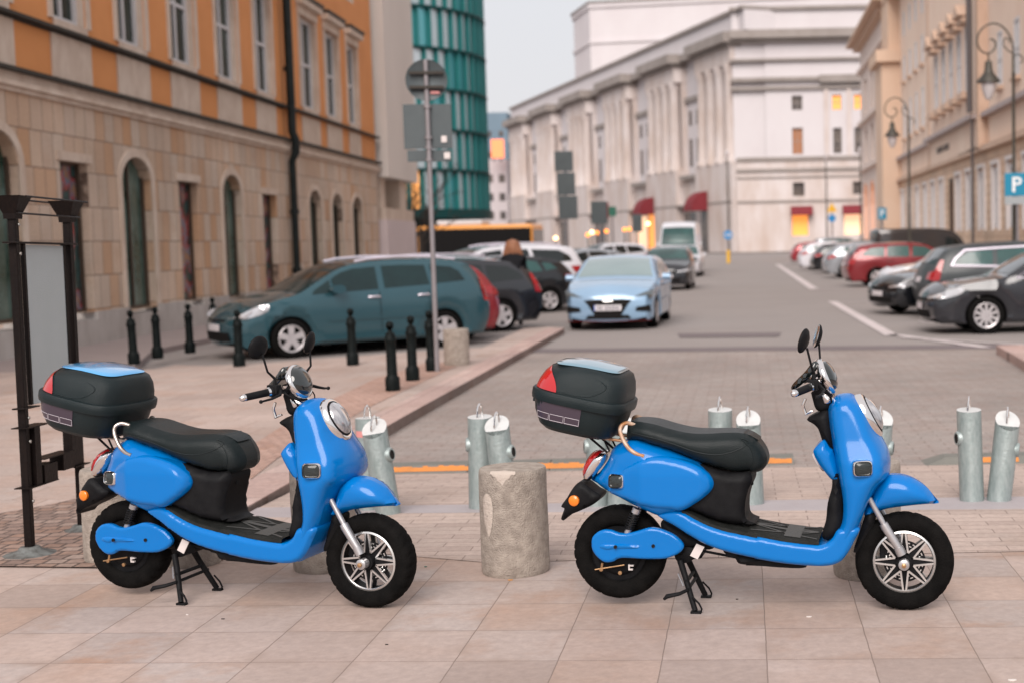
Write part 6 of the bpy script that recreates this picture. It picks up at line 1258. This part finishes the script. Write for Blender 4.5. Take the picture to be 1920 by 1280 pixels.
# ------------------------------------------------------------------ signs
m_sb = mat('m_sign_back', (.075, .09, .095), .5, metal=.2, var=.5, nscale=3, col2=(.05, .06, .065)); m_pole = mat('m_sign_pole', (.28, .255, .265), .45, metal=.4, var=.4, nscale=6)
def pole(mb, h, r=.032): mb.tube([(0, 0, 0), (0, 0, h)], r, 12)
g = G(820, 697); lean = 1.0; t = empty('traffic_sign', g, 0, 'round traffic sign with two plates seen from behind on a grey pole', 'sign'); t.rotation_euler = (0, R(-.0), R(8))
zz = lambda y: AY(815, y, g.y).z
kx = g.y/2560
mb = MB(); pole(mb, zz(112)); mb.build('pole', m_pole, t)
rd = (853-775)/2*kx*.98; c0 = Vector((0, -.06, zz(150)))
mb = MB(); mb.lathe([(rd*.96, -.012), (rd, -.008), (rd, .012), (rd*.97, .006), (.001, .006)], 40, 0, zaxis(c0+Vector((0, .09, 0)), (0, -1, 0))); sgn_ = mb.build('round_plate', m_sb, t)
mb = MB(); [mb.box(-rd*.8, rd*.8, -.05, .01, z-.018, z+.018) for z in (zz(137), zz(164))]; mb.build('crossbars', m_lead, t, smooth=None)
mb = MB(); mb.box(-(815-770)*kx, (858-815)*kx, .035, .05, zz(279), zz(195)); mb.build('rectangular_plate', m_sb, t, smooth=None, bevel=.003); mb = MB(); mb.box(-(815-775)*kx, (855-815)*kx, .035, .05, zz(303), zz(281)); mb.build('rectangular_plate', m_sb, t, smooth=None, bevel=.003)
mb = MB(); mb.box((838-815)*kx, (848-815)*kx, .022, .034, zz(267), zz(255)); mb.build('white_sticker', m_white, t, smooth=None); mb = MB(); mb.box((842-815)*kx, (853-815)*kx, .022, .034, zz(298), zz(286)); mb.build('white_sticker', m_white, t, smooth=None)
for y in (200, 258, 277, 300): mb = MB(); mb.tube([(0, 0, zz(y)-.02), (0, 0, zz(y)+.02)], .048, 12); mb.build('clamp', m_pole, t)
# sticker on the round plate
mb = MB(); mb.box((822-815)*kx, (838-815)*kx, .0, .025, zz(176), zz(171)); mb.build('red_sticker', m_red, t, smooth=None)
def backsign(px, Y, plates, label, green=False, lean_=0, rz=.2):
    b = AY(px, 470, Y); t = empty('traffic_sign', (b.x, Y, ROADZ), rz, label, 'sign'); k = Y/2560; ptop = max(AY(px, p[1], Y).z for p in plates)
    mb = MB(); mb.tube([(0, 0, 0), (0, 0, ptop-ROADZ)], .05, 8); mb.build('pole', m_pole, t)
    for (x0, y0, x1, y1, m_) in plates: mb = MB(); mb.box((x0-px)*k, (x1-px)*k, -.08, -.05, AY(px, y1, Y).z-ROADZ, AY(px, y0, Y).z-ROADZ); mb.build('plate', m_, t, smooth=None, bevel=.01)
    return t
m_sbl = mat('m_sign_blue', (.02, .22, .50), .4); m_syl = mat('m_sign_yellow', (.75, .42, .02), .4); m_sgr = mat('m_sign_green', (.02, .12, .08), .5)
backsign(1065, 60, [(1045, 284, 1079, 322, m_sb), (1048, 324, 1082, 366, m_sb), (1050, 368, 1085, 411, m_sb)], 'tall stack of three dark sign backs on one pole before the theatre')
backsign(1125, 70, [(1110, 378, 1140, 420, m_sb)], 'single dark rectangular sign back beside the green round sign')
backsign(1196, 75, [(1187, 402, 1205, 435, m_sb)], 'smaller dark sign back left of the white van')
t = backsign(1150, 78, [(1143, 388, 1157, 406, m_sgr)], 'small dark green sign near the middle of the street end')
def roundsign(px, py, rpx, Y, m_, label, tri=False, post=None):
    b = AY(px, py, Y); t = empty('traffic_sign', (b.x, Y, ROADZ), 0, label, 'sign'); r_ = rpx*Y/2560; mb = MB(); mb.tube([(0, 0, 0), (0, 0, b.z-ROADZ+r_)], .05, 8); mb.build('pole', m_pole, t)
    mb = MB(); mb.lathe([(.001, .02), (r_, .02), (r_, 0), (.001, 0)], 3 if tri else 24, 0, zaxis((0, -.06, b.z-ROADZ), (0, -1, 0)) @ Matrix.Rotation(0 if not tri else -pi/2, 4, 'Z')); mb.build('plate', m_, t, smooth=30)
    if post: mb = MB(); mb.tube([(0, 0, 0), (0, 0, post)], .13, 10); mb.build('orange_sleeve', m_syl, t)
    return t, b, r_
t, b, r_ = roundsign(1365, 441, 8.5, 100, m_sbl, 'round blue arrow sign on an orange post at the theatre corner', post=.95)
mb = MB(); mb.box(-.25, .1, -.095, -.085, b.z-ROADZ-.04, b.z-ROADZ+.04); mb.add([(.08, -.095, b.z-ROADZ-.14), (.26, -.095, b.z-ROADZ), (.08, -.095, b.z-ROADZ+.14)], [(0, 1, 2)]); mb.build('arrow', m_white, t, smooth=None)
t, b, r_ = roundsign(1560, 410, 7, 105, m_sbl, 'yellow triangle over a round blue sign before the lit shop windows')
mb = MB(); q = AY(1558, 392, 105); mb.lathe([(.001, .02), (.46, .02), (.46, 0), (.001, 0)], 3, 0, zaxis((0, -.07, q.z-ROADZ), (0, -1, 0)) @ Matrix.Rotation(pi/2 if True else 0, 4, 'Z')); mb.build('yellow_triangle', m_syl, t, smooth=None)
mb = MB(); mb.tube([(0, 0, 0), (0, 0, q.z-ROADZ+.3)], .05, 8); mb.build('upper_pole', m_pole, t)
def psign(px0, py0, px1, py1, Y, label, h0=0, small=None):
    cx_ = (px0+px1)/2; b = AY(cx_, py1, Y); tt_ = AY(cx_, py0, Y); w = (px1-px0)*Y/2560; t = empty('parking_sign', (b.x, Y, ROADZ), 0, label, 'sign'); z0_, z1_ = b.z-ROADZ, tt_.z-ROADZ; h = z1_-z0_
    mb = MB(); mb.tube([(0, 0, 0), (0, 0, z1_+.05)], .035 if Y < 40 else .05, 10); mb.build('pole', m_pole, t)
    mb = MB(); mb.box(-w/2, w/2, -.07, -.045, z0_, z1_); mb.build('blue_plate', mat('m_parking_blue', (.004, .20, .33), .4), t, smooth=None, bevel=.01)
    mb = MB(); y = -.074; x0 = -w*.16; s_ = w*.11
    mb.box(x0-s_/2, x0+s_/2, y-.004, y, z0_+h*.17, z0_+h*.83); out = []
    cz, cx2 = z0_+h*.65, x0+s_*.5+w*.10; R1, R2 = h*.18, h*.075
    p_o = [(x0, cz+R1)]+[(cx2+R1*cos(a), cz+R1*sin(a)) for a in np.linspace(pi/2, -pi/2, 12)]+[(x0, cz-R1)]; p_i = [(x0, cz+R2)]+[(cx2+R2*cos(a), cz+R2*sin(a)) for a in np.linspace(pi/2, -pi/2, 12)]+[(x0, cz-R2)]
    mb.rings([[Vector((x, y-.0045, z)) for x, z in p_o], [Vector((x, y-.0045, z)) for x, z in p_i]], caps=False, closed=False); mb.build('letter_p', mat('m_sign_white', (.75, .75, .75), .4), t, smooth=None)
    if small: mb = MB(); mb.box(-w/2, w/2, -.07, -.05, z0_-h*.36, z0_-h*.02); mb.build('grey_plate', mat('m_sign_grey', (.30, .32, .33), .5), t, smooth=None)
    return t
psign(1883, 325, 1932, 368, 34, 'blue parking sign with letter P at the right edge beside the near lamp post', small=True)
psign(1646, 390, 1662, 412, 62, 'small distant blue parking sign in front of the lit arches')
# ------------------------------------------------------------------ street lamps
m_lpost = mat('m_lamp_post', (.055, .050, .042), .5, metal=.4, var=.5, nscale=3, col2=(.09, .08, .06)); m_lglass = mat('m_lamp_glass', (.55, .50, .50), .2, coat=1, var=.2)
def lamp(px, Y, pytop, label):
    b = AY(px, 450, Y); h = AY(px, pytop, Y).z+.1; t = empty('street_lamp', (b.x, Y, ROADZ), 0, label, 'street lamp', 'ornate street lamps along the right pavement'); k = h/7.4
    mb = MB(); mb.lathe([(.22*k, 0), (.22*k, .15*k), (.16*k, .3*k), (.17*k, .9*k), (.12*k, 1.1*k), (.09*k, 1.5*k), (.065*k, 1.7*k), (.05*k, 3*k), (.065*k, 3.05*k), (.05*k, 3.1*k), (.04*k, 6.0*k), (.055*k, 6.05*k), (.04*k, 6.1*k), (.035*k, 6.6*k)], 14); mb.build('post', m_lpost, t)
    arc_ = [(-.0, 6.6), (-.02, 6.85), (-.12, 7.1), (-.30, 7.30), (-.52, 7.38), (-.76, 7.30), (-.92, 7.10), (-.95, 6.86), (-.84, 6.66), (-.66, 6.60), (-.52, 6.68), (-.46, 6.82), (-.52, 6.95), (-.62, 6.96)]
    mb = MB(); mb.tube([(x*k, 0, z*k) for x, z in smoothpoly(arc_, 4, False)], .024*k, 8); mb.tube([(x*k, 0, z*k) for x, z in smoothpoly([(-.03, 6.6), (-.16, 6.68), (-.26, 6.82), (-.22, 6.98), (-.12, 6.97), (-.10, 6.86)], 4, False)], .018*k, 6); mb.tube([(x*k, 0, z*k) for x, z in smoothpoly([(.02, 6.5), (.12, 6.56), (.22, 6.5), (.26, 6.38), (.18, 6.32)], 4, False)], .018*k, 6)
    mb.tube([(-.66*k, 0, 6.60*k), (-.66*k, 0, 6.35*k)], .022*k, 8); mb.build('scroll_arm', m_lpost, t)
    mb = MB(); mb.lathe([(.02*k, 6.42*k), (.09*k, 6.38*k), (.11*k, 6.15*k), (.16*k, 6.05*k), (.31*k, 5.88*k), (.32*k, 5.84*k), (.05*k, 5.86*k)], 20, 0, Matrix.Translation((-.66*k, 0, 0))); mb.build('lamp_shade', m_lpost, t)
    mb = MB(); mb.lathe([(.19*k, 5.86*k), (.20*k, 5.75*k), (.15*k, 5.55*k), (.08*k, 5.40*k), (.001, 5.37*k)], 18, 0, Matrix.Translation((-.66*k, 0, 0))); mb.build('glass_globe', m_lglass, t)
lamp(1902, 35, 42, 'ornate scroll armed street lamp nearest on the right, beside the blue parking sign')
lamp(1706, 53, 182, 'ornate scroll armed street lamp farther down the right side, behind red estate')
def slim(px, Y, pyt, label):
    b = AY(px, 460, Y); t = empty('lamp_post', (b.x, Y, ROADZ), 0, label, 'lamp post'); h = AY(px, pyt, Y).z; mb = MB(); mb.tube([(0, 0, 0), (0, 0, h)], [.09, .05], 8); mb.build('post', m_lpost, t); mb = MB(); mb.lathe([(.05, h), (.22, h+.3), (.16, h+.6), (.03, h+.7)], 10); mb.build('lantern', m_lglass, t)
slim(1367, 120, 295, 'slim lamp post before the awning at the theatre corner'); slim(1615, 115, 290, 'slim lamp post before the theatre end wall at the right'); slim(1551, 125, 300, 'slim lamp post between the two lit shop windows')
# small glowing lamps at the street end
m_glow = mat('m_glowing_lamp', (1.0, .55, .25), .5, emit=5); m_glow2 = mat('m_glowing_orange', (1.0, .28, .03), .5, emit=2.0)
def headlamp(px, py, Y, m_, label):
    p = AY(px, py, Y); t = empty('lit_lamp', (p.x, Y, ROADZ), 0, label, 'lamp'); mb = MB(); mb.lathe([(.001, -.16), (.12, -.11), (.17, 0), (.12, .11), (.001, .16)], 12, 0, Matrix.Translation((0, 0, p.z-ROADZ))); mb.build('glowing_globe', m_, t); mb = MB(); mb.tube([(0, .1, 0), (0, .1, p.z-ROADZ)], .05, 6); mb.build('stand', m_lpost, t)
for px, py, m_, lab in ((1110, 436, m_glow, 'brightest small white lamp left of centre at the street end'), (1102, 441, m_glow2, 'small orange lamp just left of the brightest white lamp'), (1121, 437, m_glow2, 'small orange lamp just right of the brightest white lamp'), (1137, 434, m_glow2, 'single orange lamp between the bright lamp and the pair of lamps'), (1171, 431, m_glow2, 'left lamp of the orange pair'), (1180, 430, m_glow2, 'right lamp of the orange pair'), (1042, 447, m_glow, 'lone pale lamp beside the white estate roof'), (1215, 420, m_glow, 'bright lamp under the awning left of the van')):
    headlamp(px, py, 110, m_, lab)
# traffic light box and planters near the van
# ------------------------------------------------------------------ people and small things
m_hair = mat('m_hair', (.20, .075, .035), .55, var=.7, nscale=14, col2=(.42, .20, .11), bump=.4); m_coat = mat('m_black_coat', (.012, .012, .014), .8); m_skin = mat('m_skin', (.50, .27, .19), .6)
def skinbody(name, pts, edges, rad, m, parent):
    me = bpy.data.meshes.new(name); me.from_pydata(pts, edges, []); o = bpy.data.objects.new(name, me); SC.collection.objects.link(o); o.parent = parent; me.materials.append(m)
    o.modifiers.new('skin', 'SKIN').use_smooth_shade = True; sl = me.skin_vertices[0] if me.skin_vertices else None
    if sl:
        for v, r_ in zip(sl.data, rad): v.radius = (r_, r_)
        sl.data[0].use_root = True
    sb = o.modifiers.new('sub', 'SUBSURF'); sb.levels = 2; sb.render_levels = 2; return o
def bodymesh(parent):
    "standing woman, leaning forward over the car, head bent: one continuous surface from ring sections plus limbs joined at the joints"
    me = bpy.data.meshes.new('body'); P_ = [(0, 0, .95), (0, 0, 1.15), (.03, 0, 1.35), (.05, 0, 1.46), (.10, 0, 1.58), (0, .10, .92), (0, .11, .5), (0, .11, .08), (.12, .12, .03), (0, -.10, .92), (.0, -.11, .5), (0, -.11, .08), (.12, -.12, .03), (.03, .19, 1.38), (.12, .24, 1.12), (.32, .20, 1.02), (.40, .18, 1.0), (.03, -.19, 1.38), (.12, -.24, 1.12), (.32, -.20, 1.02), (.40, -.18, 1.0)]
    E_ = [(0, 1), (1, 2), (2, 3), (3, 4), (0, 5), (5, 6), (6, 7), (7, 8), (0, 9), (9, 10), (10, 11), (11, 12), (2, 13), (13, 14), (14, 15), (15, 16), (2, 17), (17, 18), (18, 19), (19, 20)]
    rad = [.16, .13, .17, .06, .10, .10, .07, .05, .04, .10, .07, .05, .04, .07, .055, .04, .035, .07, .055, .04, .035]
    me.from_pydata(P_, E_, []); o = bpy.data.objects.new('body', me); SC.collection.objects.link(o); o.parent = parent; me.materials.append(m_coat)
    bpy.context.view_layer.objects.active = o; md = o.modifiers.new('skin', 'SKIN'); md.use_smooth_shade = True
    try:
        bpy.context.view_layer.update()
        for v, r_ in zip(me.skin_vertices[0].data, rad): v.radius = (r_, r_)
        me.skin_vertices[0].data[0].use_root = True
    except Exception as ex: print('skin', ex)
    sb = o.modifiers.new('sub', 'SUBSURF'); sb.levels = 2; sb.render_levels = 2
pp_ = AY(962, 485, 27.8); wm = empty('person', (pp_.x, 27.8, ROADZ+.08), R(100), 'woman in a black coat with long brown hair bending her head between parked cars', 'person'); bodymesh(wm)
mb = MB(); mb.lathe([(.001, -.13), (.06, -.12), (.09, -.05), (.095, .03), (.07, .10), (.001, .125)], 18, 0, zaxis((.12, 0, 1.60), (.35, 0, 1))); mb.build('head', m_skin, wm)
mb = MB(); rnd = random.Random(4)
for k in range(26):
    a = -pi*.95+1.9*pi*k/25+pi; y = .105*sin(a); x = .11+.105*cos(a)
    if cos(a) > .75: continue
    mb.tube([(.12, 0, 1.745), (x, y, 1.70), (x-.02, y*1.35, 1.58), (x+.03*rnd.random(), y*1.7, 1.46), (x+.10*rnd.random(), y*1.9, 1.34-.08*rnd.random())], [.03, .036, .034, .030, .012], 6)
mb.build('hair', m_hair, wm)
# bare street tree and shrubs beside the crossing
m_bark = mat('m_bark', (.05, .038, .03), .9, bump=.4, bscale=30); m_leaf = mat('m_dark_leaf', (.03, .05, .03), .7, var=.5, nscale=3, col2=(.06, .07, .03))
def bare_tree(px, Y, h, label, seed):
    b = AY(px, 460, Y); t = empty('tree', (b.x, Y, ROADZ), 0, label, 'tree'); rnd = random.Random(seed); mb = MB(); mb.tube([(0, 0, 0), (.05, 0, h*.25), (.0, .05, h*.4)], [.16, .12, .10], 8); mb.build('trunk', m_bark, t); tw = MB()
    def br_(p, d, L_, r_, lv):
        q = p+d*L_; m2 = p+d*L_*.5+Vector((rnd.uniform(-1, 1), rnd.uniform(-1, 1), rnd.uniform(-.5, 1)))*L_*.08; tw.tube([p, m2, q], [r_, r_*.8, r_*.55], 5, caps=False)
        if lv:
            for _ in range(3 if lv > 1 else 4): br_(q if rnd.random() < .6 else m2, (d+Vector((rnd.uniform(-.8, .8), rnd.uniform(-.8, .8), rnd.uniform(-.25, .7)))).normalized(), L_*rnd.uniform(.55, .8), r_*.55, lv-1)
    for k in range(6): br_(Vector((0, .03, h*(.25+.03*k))), Vector((cos(k*1.1)*.7, sin(k*1.1)*.7, .9)).normalized(), h*.24, .06, 4)
    tw.build('branches', m_bark, t, smooth=None); return t
bare_tree(745, 62, 6.0, 'bare dark tree in front of the pale block, left of the sign pole', 3)
bare_tree(790, 70, 6.4, 'bare dark street tree right behind the sign pole', 5)
# small litter on the paving
m_lit = mat('m_litter', (.55, .25, .06), .7); m_lit2 = mat('m_litter_dark', (.05, .04, .035), .8); m_lit3 = mat('m_litter_pale', (.65, .60, .56), .7)
for (px, py, s_, m_, lab) in ((957, 1087, .012, m_lit, 'orange scrap on the tile joint at the foot of the chipped bollard'), (1382, 1123, .006, m_lit2, 'dark speck on the tile near the right scooter stand'), (798, 1062, .008, m_sgr, 'small green scrap between the front wheel and the chipped bollard'), (351, 1152, .006, m_lit3, 'white speck in front of the left scooter stand'), (1898, 1275, .016, m_lit3, 'pale cigarette butt near the lower right corner'), (1517, 1156, .012, m_lit3, 'pale scrap on the tile left of the right scooter front wheel'), (725, 1208, .007, m_lit2, 'reddish brown scrap on the tile below the left front wheel'), (418, 1160, .008, m_lit2, 'dark crumb between the stand and front wheel of the left scooter')):
    p = G(px, py); t = MB(); t.rings([[Vector((p.x*0+s_*(1+.3*sin(3*a))*cos(a), s_*.6*(1+.3*cos(2*a))*sin(a), z)) for a in np.linspace(0, 2*pi, 8, endpoint=False)] for z in (.0005, .004)]); o = t.build('cigarette_butt' if 'butt' in lab else 'paper_scrap', m_, None, smooth=None); o.location = p; tag(o, lab, 'scrap')
